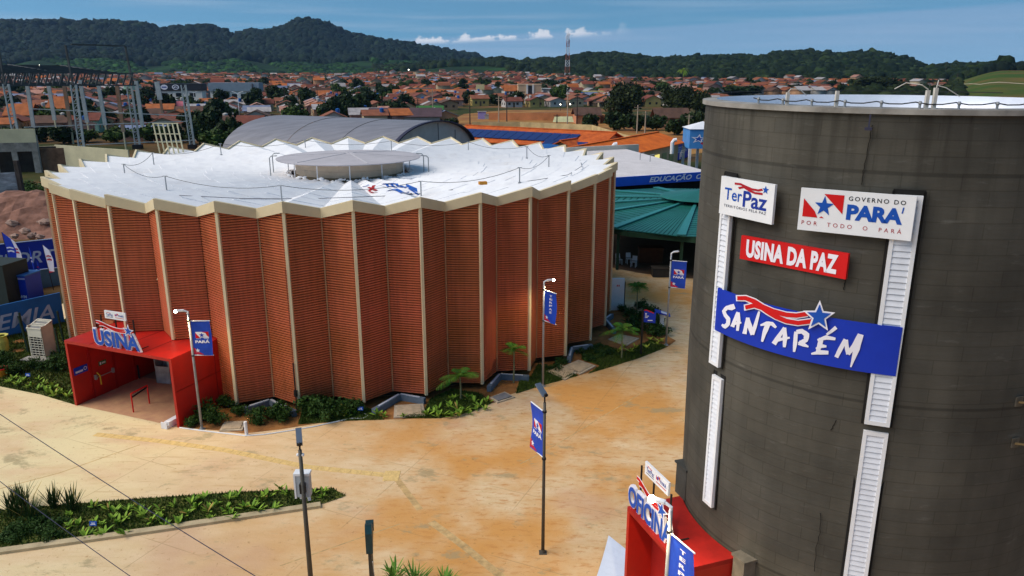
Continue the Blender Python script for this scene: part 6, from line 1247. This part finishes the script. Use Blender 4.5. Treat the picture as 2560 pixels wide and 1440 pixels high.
p = hit(1705, 216); g = thing('tall_palm', 'tall yellow green palm rising over the town at right', 'palm', p); hp = (216 - 178)*p.y/1916; MB().tube([(0,0,0),(.3,0,hp)], .3, 7, .22).build('trunk', m_trunk, g)
vs = []; fs = []; cs = []
for j in range(26):
    a = j*2.4; e = rr.uniform(-.2, 1.2); o = None; sd_ = Vector((-math.sin(a), math.cos(a), 0))
    for i in range(6):
        t0, t1 = i/6, (i+1)/6; f = lambda t: Vector((.3 + 7*t*math.cos(e)*math.cos(a), 7*t*math.cos(e)*math.sin(a), hp + 7*(t*math.sin(e) - .75*t*t))); w0, w1 = (1.3*math.sin(math.pi*(.1 + .85*t))*.6 for t in (t0, t1))
        o = len(vs); vs += [f(t0) - sd_*w0, f(t0) + sd_*w0, f(t1) + sd_*w1, f(t1) - sd_*w1]; fs.append((o, o+1, o+2, o+3)); cs.append((.10, .13 + .06*rr.random(), .015))
link('crown', raw('crown', vs, fs, m_leaf, 4, cs), parent=g)
def blob():
    v = [(math.cos(a)*r_, math.sin(a)*r_, z) for r_, z, k, off in ((.95,.0,7,0),(1.0,.42,7,.45),(.62,.86,6,.2)) for a in (off + 2*math.pi*i/k for i in range(k))] + [(0,0,1.06)]
    f = []
    for i in range(7): f += [(i, (i+1) % 7, 7 + i), ((i+1) % 7, 7 + (i+1) % 7, 7 + i)]
    for i in range(6): f += [(7 + i, 7 + (i+1) % 7, 14 + i), (14 + i, 7 + (i+1) % 7, 14 + (i+1) % 6)]
    f += [(13, 7, 14), (19, 13, 14)]
    for i in range(6): f.append((14 + i, 14 + (i+1) % 6, 20))
    return np.array(v), np.array(f)
BV, BF = blob()
# ------------------------------------------------------------------ town
ROOFS = [('terracotta', (.23,.078,.040)), ('orange', (.36,.105,.030)), ('rust red', (.17,.048,.030)), ('brown', (.105,.055,.038)), ('pale grey', (.36,.33,.33)), ('blue grey', (.17,.20,.30)), ('pinkish', (.40,.20,.15))]
WALLS = [('cream', (.42,.34,.22)), ('white', (.47,.44,.41)), ('peach', (.42,.24,.14)), ('pink', (.40,.23,.19)), ('yellow', (.44,.33,.11)), ('grey', (.34,.31,.29)), ('mint', (.34,.55,.42))]
RW_ = [.33,.13,.22,.12,.10,.03,.07]; WW_ = [.30,.25,.18,.12,.05,.07,.03]
RMm = [M('roof ' + a, c, .85, .3, .5) for a, c in ROOFS]; WMm = [M('wall ' + a, c, .85, .12, .3) for a, c in WALLS]
EXC = [(1085,300,90),(1300,250,70),(1230,246,60),(590,262,120),(440,260,100)]
def proj(x, y, z):
    c, s = math.cos(TH), math.sin(TH); zz_ = z - H; d = y*c - zz_*s; u = y*s + zz_*c; return 1280 + F*x/d, 720 - F*u/d
lots = []; th0 = R(17); ct, st_ = math.cos(th0), math.sin(th0); trees_r = []
for iu in range(-112, 124):
    for iv in range(12, 108):
        u = iu*10.6 + rr.uniform(-1.2, 1.2); v = iv*12.0 + (iv // 2)*6.5 + rr.uniform(-1, 1); x = u*ct - v*st_ + 140; y = u*st_ + v*ct
        r = math.hypot(x, y); a = math.atan2(x, y)
        if y < 175 or r > 1420 or not -.74 < a < .50: continue
        z = float(zg(x, y)); px, py = proj(x, y, z)
        if px > 1130 and py > 268: continue
        if py > 345 or (px > 560 and py > 318): continue
        if px > 1470 and r < 300: continue
        if px > 1800 and r < 520: continue
        if a > .40 and r < 600: continue
        if z > 9.5 or r > float(np.interp(a, (-.03, .02, .09, .16, .5), (1420, 1150, 980, 900, 860))): continue
        if any(abs(px - ex) < ew/2 + 6 and abs(py - ey) < 9 for ex, ey, ew in EXC): continue
        q = rr.random()
        if q < .20: trees_r.append((x, y, z, r)); continue
        if q < .17: continue
        lots.append((r, x, y, z, px, py))
lots.sort()
def house_geo(wd, dp, hw, pitch, hip=False):
    hr = hw + dp/2*pitch; e = .5; x, y = wd/2, dp/2
    wall = MB().add([(-x,-y,-.6),(x,-y,-.6),(x,y,-.6),(-x,y,-.6),(-x,-y,hw),(x,-y,hw),(x,y,hw),(-x,y,hw),(-x,0,hr-.05),(x,0,hr-.05)], [(0,1,5,4),(1,2,6,9,5),(2,3,7,6),(3,0,4,8,7)])
    X, Y, zz_ = x + e, y + e, hw - e*pitch; roof = MB()
    for s in (1, -1): roof.slab([(-X,s*Y,zz_),(X,s*Y,zz_),(X,0,hr),(-X,0,hr)], (0,0,.13))
    return wall, roof, hr
seen = {}
def zone(px, py, r):
    if px < 350: a = 'behind the steel columns'
    elif px < 620: a = 'right of the steel columns'
    elif px < 1000: a = 'above the grey hangar'
    elif px < 1250: a = 'in the town centre'
    elif px < 1480: a = 'beyond the dirt field'
    else: a = 'near the big dark tree'
    return a
NIND = 300
for i, (r, x, y, z, px, py) in enumerate(lots[:NIND]):
    ri = rr.choices(range(7), RW_)[0]; wi = rr.choices(range(7), WW_)[0]; wd, dp, hw = rr.uniform(6.2, 9), rr.uniform(6, 8), rr.uniform(2.7, 3.4); rz = th0 + (0 if rr.random() < .42 else math.pi/2) + rr.uniform(-.06, .06)
    g = thing('town_house', f'{ROOFS[ri][0]}-roofed {WALLS[wi][0]} house {zone(px, py, r)}', 'house', (x, y, z), rz, 'houses of the town'); g['pxx'] = px
    wall, roof, hr = house_geo(wd, dp, hw, rr.uniform(.32, .46)); wall.build('wall', WMm[wi], g); roof.build('roof', RMm[ri], g)
    if r < 420:
        for s in (-1, 1):
            [MB().box(wd*k_ - .5, s*dp/2 - .03, 1.0, wd*k_ + .6, s*dp/2 + .03, 2.1).build('window', m_glass, g) for k_ in (-.28, .2)]; MB().box(-.45, s*dp/2 - .03, 0, .45, s*dp/2 + .03, 2.1).build('door', m_trunk, g)
            for t in (-1, 1):
                MB().box(t*wd/2 - .03, s*1.6 - .5, 1.0, t*wd/2 + .03, s*1.6 + .5, 2.0).build('window', m_glass, g)
    if rr.random() < .35: MB().lathe([(.55,hr*.7),(.65,hr + .5),(.1,hr + .75)], 8, (wd*.3, rr.choice((-1,1))*dp*.22)).build('water_tank', m_greyw if rr.random() < .6 else M('tank_lid', (.012,.10,.34)), g)
    if rr.random() < .45:                      # lean-to annex
        w2 = rr.uniform(3, 5); MB().slab([(-wd/2 - .2, dp/2, 2.6),(wd/2*.6, dp/2, 2.6),(wd/2*.6, dp/2 + w2, 2.0),(-wd/2 - .2, dp/2 + w2, 2.0)], (0,0,.1)).build('porch_roof', RMm[rr.choice((0,1,2,4,4,3))], g)
# the rest of the town: past the nearest 300, one object
vs = []; fs = []; cs = []
for (r, x, y, z, px, py) in lots[NIND:]:
    ri = rr.choices(range(7), RW_)[0]; wi = rr.choices(range(7), WW_)[0]; wd, dp, hw = rr.uniform(6.5, 10.5), rr.uniform(6.5, 9.5), rr.uniform(2.9, 4.0) + (3 if rr.random() < .04 else 0); rz = th0 + (0 if rr.random() < .38 else math.pi/2); c, s = math.cos(rz), math.sin(rz); pit = rr.uniform(.32, .48) if rr.random() < .9 else .04; hr = hw + dp/2*pit
    o = len(vs); X, Y, e = wd/2, dp/2, .5
    loc = [(-X,-Y,-.6),(X,-Y,-.6),(X,Y,-.6),(-X,Y,-.6),(-X,-Y,hw),(X,-Y,hw),(X,Y,hw),(-X,Y,hw),(-X-e,-Y-e,hw-e*pit),(X+e,-Y-e,hw-e*pit),(X+e,Y+e,hw-e*pit),(-X-e,Y+e,hw-e*pit),(-X-e,0,hr+.1),(X+e,0,hr+.1),(-X,0,hr),(X,0,hr)]
    vs += [(x + a*c - b*s, y + a*s + b*c, z + q) for a, b, q in loc]; rc, wc = np.array(ROOFS[ri][1])*rr.uniform(.75, 1.2), np.array(WALLS[wi][1])*rr.uniform(.8, 1.1)
    for f_ in ((0,1,5,4),(1,2,6,5),(2,3,7,6),(3,0,4,7),(7,4,14,14),(5,6,15,15)): fs.append([k + o for k in f_]); cs.append(wc)
    for f_ in ((8,9,13,12),(10,11,12,13)): fs.append([k + o for k in f_]); cs.append(rc)
fs2 = [f if f[2] != f[3] else f for f in fs]
tri = [(f[:3], c) for f, c in zip(fs, cs) if f[2] == f[3]]; qd = [(f, c) for f, c in zip(fs, cs) if f[2] != f[3]]
if qd:
    allf = [q[0] for q in qd]; allc = [q[1] for q in qd]
    for t, c in tri:
        vs.append(tuple((np.array(vs[t[0]]) + np.array(vs[t[1]]))/2)); allf.append([t[0], len(vs) - 1, t[1], t[2]]); allc.append(c)
    tag(link('distant_houses', raw('distant_houses', vs, allf, m_town, 4, np.array(allc))), 'far rows of small tiled houses below the hills', 'houses', None, 'stuff')
trees_r.sort(key=lambda t: t[3])
for x, y, z, r in trees_r[:290]:
    k = CD if rr.random() < .75 else CG; s = rr.uniform(3.2, 6.0); px, py = proj(x, y, z)
    tree((x, y, z), s, s*rr.uniform(1.2, 1.6), k, ('dark' if k is CD else 'fresh green') + ' garden tree among houses ' + zone(px, py, r), 'garden trees in the town')
def blobs(name, P, S, c1, c2, lab, seed):
    q = np.random.default_rng(seed); P = np.array(P); m_ = len(P); s = np.array(S); jit = 1 + np.clip(q.normal(0, .15, (m_, len(BV), 3)), -.3, .3); V_ = BV[None]*jit
    v = np.stack([P[:,0,None] + V_[:,:,0]*s[:,None], P[:,1,None] + V_[:,:,1]*s[:,None], P[:,2,None] + V_[:,:,2]*s[:,None]*1.35 - .3], -1).reshape(-1, 3); f = (BF[None] + (np.arange(m_)*len(BV))[:,None,None]).reshape(-1, 3)
    fc = np.repeat(np.array(c1) + (np.array(c2) - np.array(c1))*q.random((m_, 1)), len(BF), 0)*q.uniform(.75, 1.25, (m_*len(BF), 1)); return tag(link(name, raw(name, v, f, m_canopy, 3, fc)), lab, 'trees', None, 'stuff')
far_t = trees_r[290:]; PP = []; SS = []
for x, y, z, r in far_t:
    for k in range(3): PP.append((x + rr.uniform(-5, 5), y + rr.uniform(-5, 5), z)); SS.append(rr.uniform(2.0, 4.4))
if PP: blobs('distant_trees', PP, SS, (.006,.014,.004), (.022,.036,.008), 'small dark trees scattered among the far houses', 12)
for x, yb, yt, wd in ((100,356,318,80),(160,360,316,84),(214,356,322,70),(290,358,314,90),(380,356,312,96),(432,358,310,90),(500,360,300,86),(610,350,312,70),(30,352,322,60)): tree_px(x, yb, yt, wd, rr.choice((CD, CG)), 'bushy tree in the scrub below the gym columns', 'scrub trees below the gym columns')
# larger buildings of the town
def block(name, lab, xl, xr, yb, yt, dpx, wm, rm, kind='flat', win=0, cat='building'):
    p = hit((xl + xr)/2, yb); s = p.y/1916/1.0; W_ = (xr - xl)*s*.98; h = (yb - yt)*s*1.03; dp = dpx*s; g = thing(name, lab, cat, p, R(3)); b = MB()
    if kind == 'flat': MB().box(-W_/2,0,-.5,W_/2,dp,h*.93).build('wall', wm, g); MB().box(-W_/2 - .2,-.2,h*.93,W_/2 + .2,dp + .2,h).build('parapet', rm, g)
    elif kind == 'fascia': MB().box(-W_/2,0,-.5,W_/2,dp,h*.62).build('wall', wm, g); MB().box(-W_/2 - .5,-.6,h*.62,W_/2 + .5,dp + .6,h).build('fascia', rm, g)
    else:
        hw = h*.55; MB().box(-W_/2,0,-.5,W_/2,dp,hw).build('wall', wm, g); m = MB()
        for sgn in (1, -1): m.slab([(-W_/2 - .6, dp/2 - sgn*(dp/2 + .6), hw - .1),(W_/2 + .6, dp/2 - sgn*(dp/2 + .6), hw - .1),(W_/2 + .6, dp/2, h),(-W_/2 - .6, dp/2, h)], (0,0,.15))
        m.build('roof', rm, g)
    for i in range(win):
        x = -W_/2 + W_*(i + .7)/(win + .4); ww = min(1.4, W_/win*.28); MB().box(x - ww,-.06,h*.30,x + ww,.04,h*.5).build('window', m_glass, g)
    return g, W_, h, dp
m_wall = M('lime_white', (.72,.70,.66), .8, .08, .2); m_sand = M('sand_render', (.58,.40,.25), .85, .08, .3)
g, W_, h, dp = block('office_building', 'tall sand-coloured block with twin white pilasters in the town', 1296, 1353, 248, 214, 40, m_sand, m_sand, 'flat')
for s in (-.12, .14): MB().box(W_*s - .5,-.5,0,W_*s + .5,.02,h*.97).build('pilaster', m_wall, g)
MB().box(-W_*.08,-.12,h*.1,W_*.10,.03,h*.9).build('window_strip', m_glass, g); MB().box(-W_/2 - .02,-.05,h*.45,-W_*.2,.02,h*.5).build('window', m_glass, g)
block('white_house', 'two-storey white house with red roof left of sand block', 1262, 1294, 245, 216, 26, m_wall, RMm[1], 'gable', 3)
g, W_, h, dp = block('public_building', 'long white building with blue grey roof band and dark windows', 530, 648, 262, 212, 34, m_wall, M('roof_band', (.22,.28,.34), .6, .1, .4), 'fascia', 5)
g, W_, h, dp = block('public_building', 'white building with black fascia and round pale emblems', 392, 506, 256, 213, 30, m_wall, M('black_fascia', (.02,.022,.03), .6, .1), 'fascia', 3)
Pn = Panel(lambda u, v, q: Vector((-W_/2 + u*W_, -.62 - q, h*.62 + v*h*.38))); ell = lambda cx_, rx, ry: [(cx_ + rx*math.cos(t), .5 + ry*math.sin(t)) for t in np.linspace(0, 6.28, 22)[:-1]]
Pn.poly('emblem', m_letter, ell(.22, .075, .36), .03); Pn.poly('emblem', m_letter, ell(.46, .075, .36), .03); Pn.poly('emblem_ring', m_ink, ell(.46, .055, .25), .05); Pn.strip('emblem', m_letter, [(.43,.42),(.46,.6),(.50,.45)], .05, .07); Pn.strip('emblem_ring', m_navy, [(.17,.5),(.27,.5)], .16, .05); Pn.build(g, (0,0,0))
block('school_building', 'long orange-tiled yellow school with dark doorways', 985, 1165, 246, 226, 30, M('school_yellow', (.62,.38,.08), .8, .1, .2), RMm[1], 'gable', 9)
g, W_, h, dp = block('concrete_reservoir', 'cream concrete reservoir tower over the school', 1193, 1209, 244, 215, 14, M('reservoir_cream', (.66,.54,.28), .8, .1), M('reservoir_cream', (.66,.54,.28)), 'fascia')
block('yellow_hall', 'low hall with a long pale yellow wall by the big tree', 1458, 1510, 248, 230, 30, M('hall_yellow', (.66,.56,.20), .8, .06), M('hall_yellow', (.66,.56,.20)), 'flat'); block('pink_building', 'pinkish unfinished two-storey building in the town centre', 1028, 1078, 240, 222, 24, WMm[3], WMm[5], 'flat', 3); block('grey_house', 'grey and white flat-roofed house right of the sand block', 1355, 1418, 246, 223, 24, WMm[5], m_wall, 'flat', 3)
block('white_house', 'white house with rust red roof behind the hangar end', 593, 652, 331, 294, 60, m_wall, RMm[2], 'gable', 3); block('dark_roof_house', 'wide dark brown roofed shed near the dirt field', 1440, 1500, 310, 274, 60, M('salmon', (.56,.24,.12), .85, .15), RMm[3], 'gable'); block('long_hall', 'low purple brown roofed market hall behind the hangar', 925, 1100, 316, 276, 70, WMm[5], M('purple_roof', (.085,.05,.06), .8, .2, .3), 'gable'); block('green_roof_shed', 'green sheet roofed shed behind the hangar', 1045, 1105, 290, 268, 40, m_wall, M('leaf_green_roof', (.04,.15,.03), .7, .2, .4), 'gable')
block('mint_house', 'mint green gabled house behind the hangar ridge', 925, 955, 283, 262, 20, M('mint', (.22,.50,.40), .8, .1), RMm[4], 'gable', 1); block('old_house', 'long old brown tiled house behind the hedge trees', 1640, 1720, 322, 276, 50, WMm[2], RMm[3], 'gable', 3); block('solar_house', 'low house with pale solar panel roof at the gym columns', 300, 420, 352, 318, 50, WMm[3], M('pale_solar', (.22,.26,.40), .35, .15, .8), 'gable'); block('peach_house', 'big orange-roofed house at the far left behind columns', 20, 78, 322, 266, 50, WMm[1], RMm[1], 'gable', 2); block('cream_house', 'cream gabled house with orange roof seen between columns', 128, 178, 305, 248, 40, WMm[0], RMm[1], 'gable', 1); block('pink_roof_house', 'house with rose pink roof right of the columns', 420, 455, 290, 258, 30, WMm[3], M('rose_roof', (.50,.14,.18), .8, .1), 'gable')
block('apartment_block', 'pinkish low apartment block at the far edge of town', 738, 776, 208, 194, 20, WMm[2], WMm[2], 'flat', 5); block('far_shed', 'long white-roofed shed at the far edge of the town', 1503, 1560, 209, 201, 14, m_wall, m_wall, 'gable'); block('mauve_tarp_shed', 'small lilac sided shed on the dirt field edge', 1195, 1215, 298, 280, 12, M('lilac', (.36,.30,.62), .7, .1), RMm[4], 'flat'); block('plastic_tank_pair', 'whitish round-cornered tanks on the dirt field edge', 1212, 1232, 298, 287, 10, m_greyw, m_greyw, 'flat', cat='tank')
b = hit(1408, 312); tag(MB().slab([(-3.2,0,.8),(3.2,0,.8),(2.8,1.2,2.4),(-2.6,1.2,2.4)], (0,.1,0)).bar((-2,.3,0),(-2,.5,1.5),.15).bar((2,.3,0),(2,.5,1.5),.15).build('billboard', M('pale_board', (.60,.58,.32), .8, .15, 1), loc=b), 'pale yellow lettered board standing in the dirt field', 'board')
# mast, poles, lamps
pb = hit(1418, 198); zt_ = V(1417, 84, pb.y).z; hm = zt_ - pb.z; g = thing('radio_mast', 'red and white lattice radio mast with antennas above the town', 'mast', pb)
for part, mt, par in (('red_section', M('mast_red', (.34,.10,.06), .7, .1), 1), ('white_section', M('mast_white', (.66,.66,.68), .7, .1), 0)):
    m = MB(); ns_ = 14
    for i in range(ns_):
        if (i//2) % 2 != par: continue
        w0, w1 = (3.3 - 2.1*t for t in (i/ns_, (i+1)/ns_)); z0, z1 = hm*i/ns_, hm*(i+1)/ns_; c0 = [(-w0,-w0),(w0,-w0),(w0,w0),(-w0,w0)]; c1 = [(-w1,-w1),(w1,-w1),(w1,w1),(-w1,w1)]
        for j in range(4): m.bar((*c0[j],z0),(*c1[j],z1), .55); m.bar((*c0[j],z0),(*c1[(j+1) % 4],z1), .38); m.bar((*c0[j],z0),(*c0[(j+1) % 4],z0), .38)
    m.build(part, mt, g)
for k, z in enumerate((.80,.88,.95)):
    for j in range(3): a = j*2.09 + k; MB().box(-.35,-.3,0,.35,.3,3.6).build('antenna', m_white, g).location = (2.4*math.cos(a), 2.4*math.sin(a), hm*z)
MB().bar((0,0,hm),(0,0,hm + 4), .25).build('lightning_rod', m_steel, g)
def upole(x, yb, yt, pale, lab):
    b = hit(x, yb); h = (yb - yt)*b.y/1916*1.03; m = M('pale_concrete_pole', (.42,.33,.24), .85, .15) if pale else M('dark_timber_pole', (.05,.035,.03), .85, .2); g = thing('utility_pole', lab, 'utility pole', b, rr.uniform(-.4,.4), 'utility poles in front of the town'); MB().tube([(0,0,-.2),(0,0,h)], .2, 7, .13).build('pole', m, g); MB().bar((-1,0,h*.92),(1,0,h*.92), .12).bar((-.7,0,h*.84),(.7,0,h*.84), .1).build('crossarm', m, g)
for q in ((1083,304,228,1,'pale utility pole standing over the hangar arch'),(1046,304,252,0,'dark utility pole left of the hangar arch pole'),(1010,300,268,1,'short pale pole behind the hangar roof'),(1247,312,246,1,'pale utility pole on the near edge of dirt field'),(1267,304,238,0,'dark utility pole in the middle of dirt field'),(1175,314,248,0,'dark utility pole at the left end of dirt field'),(1418,322,236,1,'pale utility pole by the yellow board'),(1392,322,288,0,'short dark pole by the yellow board'),(1442,310,246,0,'dark utility pole right of the yellow board'),(1592,334,268,1,'tall pale pole among the hedge trees'),(1612,334,282,1,'second pale pole among the hedge trees'),(1720,340,290,1,'pale pole just left of the tower'),(795,262,214,0,'dark utility pole above the hangar far end'),(714,268,225,0,'dark utility pole before the grey-roofed white building'),(635,262,213,0,'dark utility pole against the white public building'),(955,286,255,0,'dark utility pole behind the hangar ridge'),(845,250,225,0,'dark utility pole left of the round dark tree'),(1160,268,238,0,'dark utility pole in the town centre'),(1350,268,246,0,'dark utility pole below the sand block')): upole(*q)
for x, yb, yt, lab in ((600,300,234,'tall double-armed white street lamp behind the hall roof'),(487,262,231,'double-armed white street lamp before the black fascia')):
    b = hit(x, yb); h = (yb - yt)*b.y/1916*1.03; g = thing('street_lamp', lab, 'street lamp', b); MB().tube([(0,0,0),(0,0,h - .8)], .16, 8, .1).build('pole', m_white, g)
    for s in (-1, 1): MB().tube([(0,0,h - .9),(s*.8,0,h - .35),(s*2.0,0,h)], .09, 6).build('arm', m_white, g); MB().bar((s*1.9,0,h),(s*3.0,0,h + .15), .3, .12).build('lamp_head', m_steel, g)
z5 = [(203,172),(677,183),(177,252),(250,252),(570,262),(960,238),(1300,158),(1298,228),(1602,185),(1398,258),(1858,246),(2050,312),(2093,316),(2220,255),(800,327),(1143,420),(335,500),(1545,503),(2230,427),(915,80)]
z4 = [(907,125),(730,180),(675,255),(770,255),(790,297),(773,325),(2165,362),(1890,490)]; z6 = [(513,247),(492,308),(765,293),(218,423),(538,565),(668,562),(1815,490)]; z3 = [(420,355),(180,447),(940,705),(1545,745),(1604,428)]
bul = [(850 + x/5.333, 160 + y/5.333) for x, y in z5] + [(380 + x/5.333, 160 + y/5.333) for x, y in z4] + [(1300 + x/5.333, 160 + y/5.333) for x, y in z6] + [(x/4.235, 80 + y/4.235) for x, y in z3] + [(2270,204),(2346,186)]
lm = {}
for x, y in bul:
    p = hit(x, y + max(3.2, (y - 172)*.12)); r = p.y; h = max(2.5, V(x, y, r).z - p.z); px, py = x, y; s = max(.22, 1.15*r/1916)
    g = thing('lit_street_lamp', 'lit street lamp glowing among houses ' + zone(x, y, r), 'street lamp', p, 0, 'lit street lamps in the town'); MB().tube([(0,0,-.3),(0,0,h)], .10, 6).build('pole', M('dark_timber_pole', (.05,.035,.03)), g); MB().ball((0,0,h), s, 0, (8,5)).build('lit_lamp', m_lampsoft, g)
# ------------------------------------------------------------------ road and far slope on the right
def ribbon_road(name, left, right, mat, lift, lab=None, kind='structure'):
    m = MB(); l = [hit(*p) + Vector((0,0,lift)) for p in left]; r = [hit(*p) + Vector((0,0,lift)) for p in right]
    for i in range(len(l) - 1):
        for k in range(6):
            a, b = k/6, (k+1)/6; f = lambda q, i, t: (lambda v: Vector((v.x, v.y, float(zg(v.x, v.y)) + lift)))(q[i].lerp(q[i+1], t)); m.quad(f(l, i, a), f(r, i, a), f(r, i, b), f(l, i, b))
    return tag(m.build(name, mat), kind=kind)
m_asph = M('asphalt', (.10,.10,.115), .9, .15, .1); 
ribbon_road('road', [(2345,240),(2318,218),(2302,212),(2300,205),(2262,200),(2264,190),(2290,182),(2330,178)], [(2362,240),(2345,218),(2330,206),(2318,200),(2306,195),(2310,187),(2330,180.5),(2348,178)], M('road_gravel', (.30,.22,.16), .9, .2, .1), .25)
ribbon_road('highway', [(2240,204),(2262,194),(2284,186),(2316,180.5)], [(2300,204),(2304,194),(2318,186),(2336,180)], m_asph, .5)
ribbon_road('field_track', [(2352,211.5),(2450,211),(2600,213)], [(2352,213),(2450,212.5),(2600,214.5)], M('track_pale', (.40,.33,.22), .9, .2, .1), .2)
def far_house(x, yb, wpx, hpx, wi, ri, lab):
    p = hit(x, yb); s = p.y/1916; wall, roof, hr = house_geo(wpx*s, wpx*s*.8, hpx*s*.6, hpx*.4*s/(wpx*s*.4)); g = thing('far_house', lab, 'house', p); wall.build('wall', WMm[wi], g); roof.build('roof', RMm[ri], g)
for q in ((2425,177.5,22,9,2,2,'half-built brick house with peaked gables on the far slope'),(2408,177.5,14,12,2,2,'leftmost brick gable on the far slope'),(2440,176,16,8,1,4,'small grey roofed house right of brick gables'),(2508,175.5,24,6,1,4,'pale low roofed barn on the far slope'),(2300,178,16,8,0,4,'cream shed beside the far bend of the road'),(2330,177,18,7,1,5,'pale roadside building at the far road end'),(2378,177.5,12,6,6,6,'mint roadside hut left of the brick gables')): far_house(*q)
for x, yb, yt in ((2361,196,158),(2296,175,168),(2390,215,186)): b = hit(x, yb); h = (yb - yt)*b.y/1916; tag(MB().tube([(0,0,0),(0,0,h)], .28, 6, .2).bar((-1.2,0,h*.93),(1.2,0,h*.93), .2).build('utility_pole', M('dark_timber_pole', (.05,.035,.03)), loc=b), {2361:'tall dark pole beside the far road', 2296:'small pole at the wood edge by the road', 2390:'dark pole on the green slope'}[x], 'utility pole')
# ------------------------------------------------------------------ woods on the hills
def woods(name, n, a0, a1, r0, r1, cond, smin, smax, c1, c2, lab, seed, hs=(.75, 1.15), zsink=.15):
    q = np.random.default_rng(seed); a = q.uniform(a0, a1, n*4); r = np.sqrt(q.uniform(r0*r0, r1*r1, n*4)); x, y = r*np.sin(a), r*np.cos(a); z = zg(x, y); k = np.nonzero(cond(a, r, z))[0][:n]
    x, y, z = x[k], y[k], z[k]; m_ = len(k); s = q.uniform(smin, smax, m_) * np.where(q.random(m_) < .06, 1.35, 1); h = s*q.uniform(*hs, m_)*1.35; rot = q.uniform(0, 6.28, m_); jit = 1 + np.clip(q.normal(0, .15, (m_, len(BV), 3)), -.3, .3); jit[:, -1] = 1 - .14*q.random((m_, 1))
    V_ = BV[None]*jit; X = V_[:,:,0]*np.cos(rot)[:,None] - V_[:,:,1]*np.sin(rot)[:,None]; Y = V_[:,:,0]*np.sin(rot)[:,None] + V_[:,:,1]*np.cos(rot)[:,None]
    v = np.stack([x[:,None] + X*s[:,None], y[:,None] + Y*s[:,None], z[:,None] + V_[:,:,2]*h[:,None] - zsink*h[:,None]], -1).reshape(-1, 3); f = (BF[None] + (np.arange(m_)*len(BV))[:,None,None]).reshape(-1, 3)
    t = q.random(m_); t = t*t; c = np.array(c1) + (np.array(c2) - np.array(c1))*t[:,None]; br = (q.random(m_) < .07)[:,None]; c = np.where(br, c*1.5 + np.array((.014,.016,.008))*q.random((m_, 1)), c); fc = np.repeat(c, len(BF), 0)*q.uniform(.75, 1.25, (m_*len(BF), 1))
    return tag(link(name, raw(name, v, f, m_canopy, 3, fc)), lab, 'forest', None, 'stuff')
woods('hill_forest', 22000, -.84, .05, 1980, 3250, lambda a, r, z: z > 14, 8, 13.5, (.003,.011,.006), (.010,.024,.010), 'dark forest covering the high ridge at left', 1)
woods('hill_forest', 17000, -.17, .56, 880, 1820, lambda a, r, z: (r > np.interp(a, (-.03, .02, .09, .16, .5), (1420, 1150, 980, 900, 860)) + 15) & ((z > 4) | (r > 1100)), 4.2, 8.2, (.004,.012,.003), (.020,.034,.008), 'green forest on the low range behind the town', 2)
woods('valley_forest', 13500, -.82, .0, 1440, 2280, lambda a, r, z: (z < 62) & ~((np.sin(a*53 + r*.006) > .55) & (r > 1650) & (r < 2000)), 5, 9, (.005,.022,.005), (.028,.085,.014), 'bright green woods at the foot of the high ridge', 3, (.5,.8))
woods('roadside_forest', 4200, .44, .66, 820, 1250, lambda a, r, z: (r > 860) & (z > 12), 3.4, 6.5, (.004,.010,.005), (.012,.022,.010), 'dark tree line along the far right skyline', 4)
woods('roadside_forest', 2600, .40, .535, 380, 800, lambda a, r, z: (a < .527 - .00002*r) & (r > 420) & (z < 12), 1.8, 4.2, (.006,.013,.003), (.022,.032,.008), 'dark trees between town and highway', 5)
# ------------------------------------------------------------------ air
def haze(density):
    m = bpy.data.materials.new('air'); m.use_nodes = True; t = m.node_tree; t.nodes.clear(); v = N(t, 'ShaderNodeVolumePrincipled'); v.inputs['Color'].default_value = (.36, .60, 1.0, 1); v.inputs['Density'].default_value = density; v.inputs['Anisotropy'].default_value = .2
    o = N(t, 'ShaderNodeOutputMaterial'); L(t, v.outputs[0], o.inputs['Volume']); b = MB().box(-3200, -300, -1.2, 3200, 3900, 380).build('haze', m); b['kind'] = 'stuff'; b['label'] = 'thin bluish air over the town and hills'; b['category'] = 'haze'; return b
haze(.000045)
# ------------------------------------------------------------------ labels: copies that look alike are told apart by their place
def ordinal(i, n):
    if i == 0: return 'leftmost'
    if i == n - 1: return 'rightmost'
    if i < 12: return ORD[i] + ' from left'
    k = i + 1; return f'{k}{"th" if 10 < k % 100 < 14 else {1:"st",2:"nd",3:"rd"}.get(k % 10, "th")} from left'
dup_ = {}
for o in col.objects:
    if o.parent is None and o.get('label') and o.get('kind') not in ('structure', 'stuff'): dup_.setdefault(o['label'], []).append(o)
for lab, os_ in dup_.items():
    if len(os_) > 1:
        os_.sort(key=lambda o: proj(*o.location)[0])
        for i, o in enumerate(os_): o['label'] = lab + ', ' + ordinal(i, len(os_))
for o in col.objects:
    for k in ('px', 'pxx'):
        if k in o: del o[k]
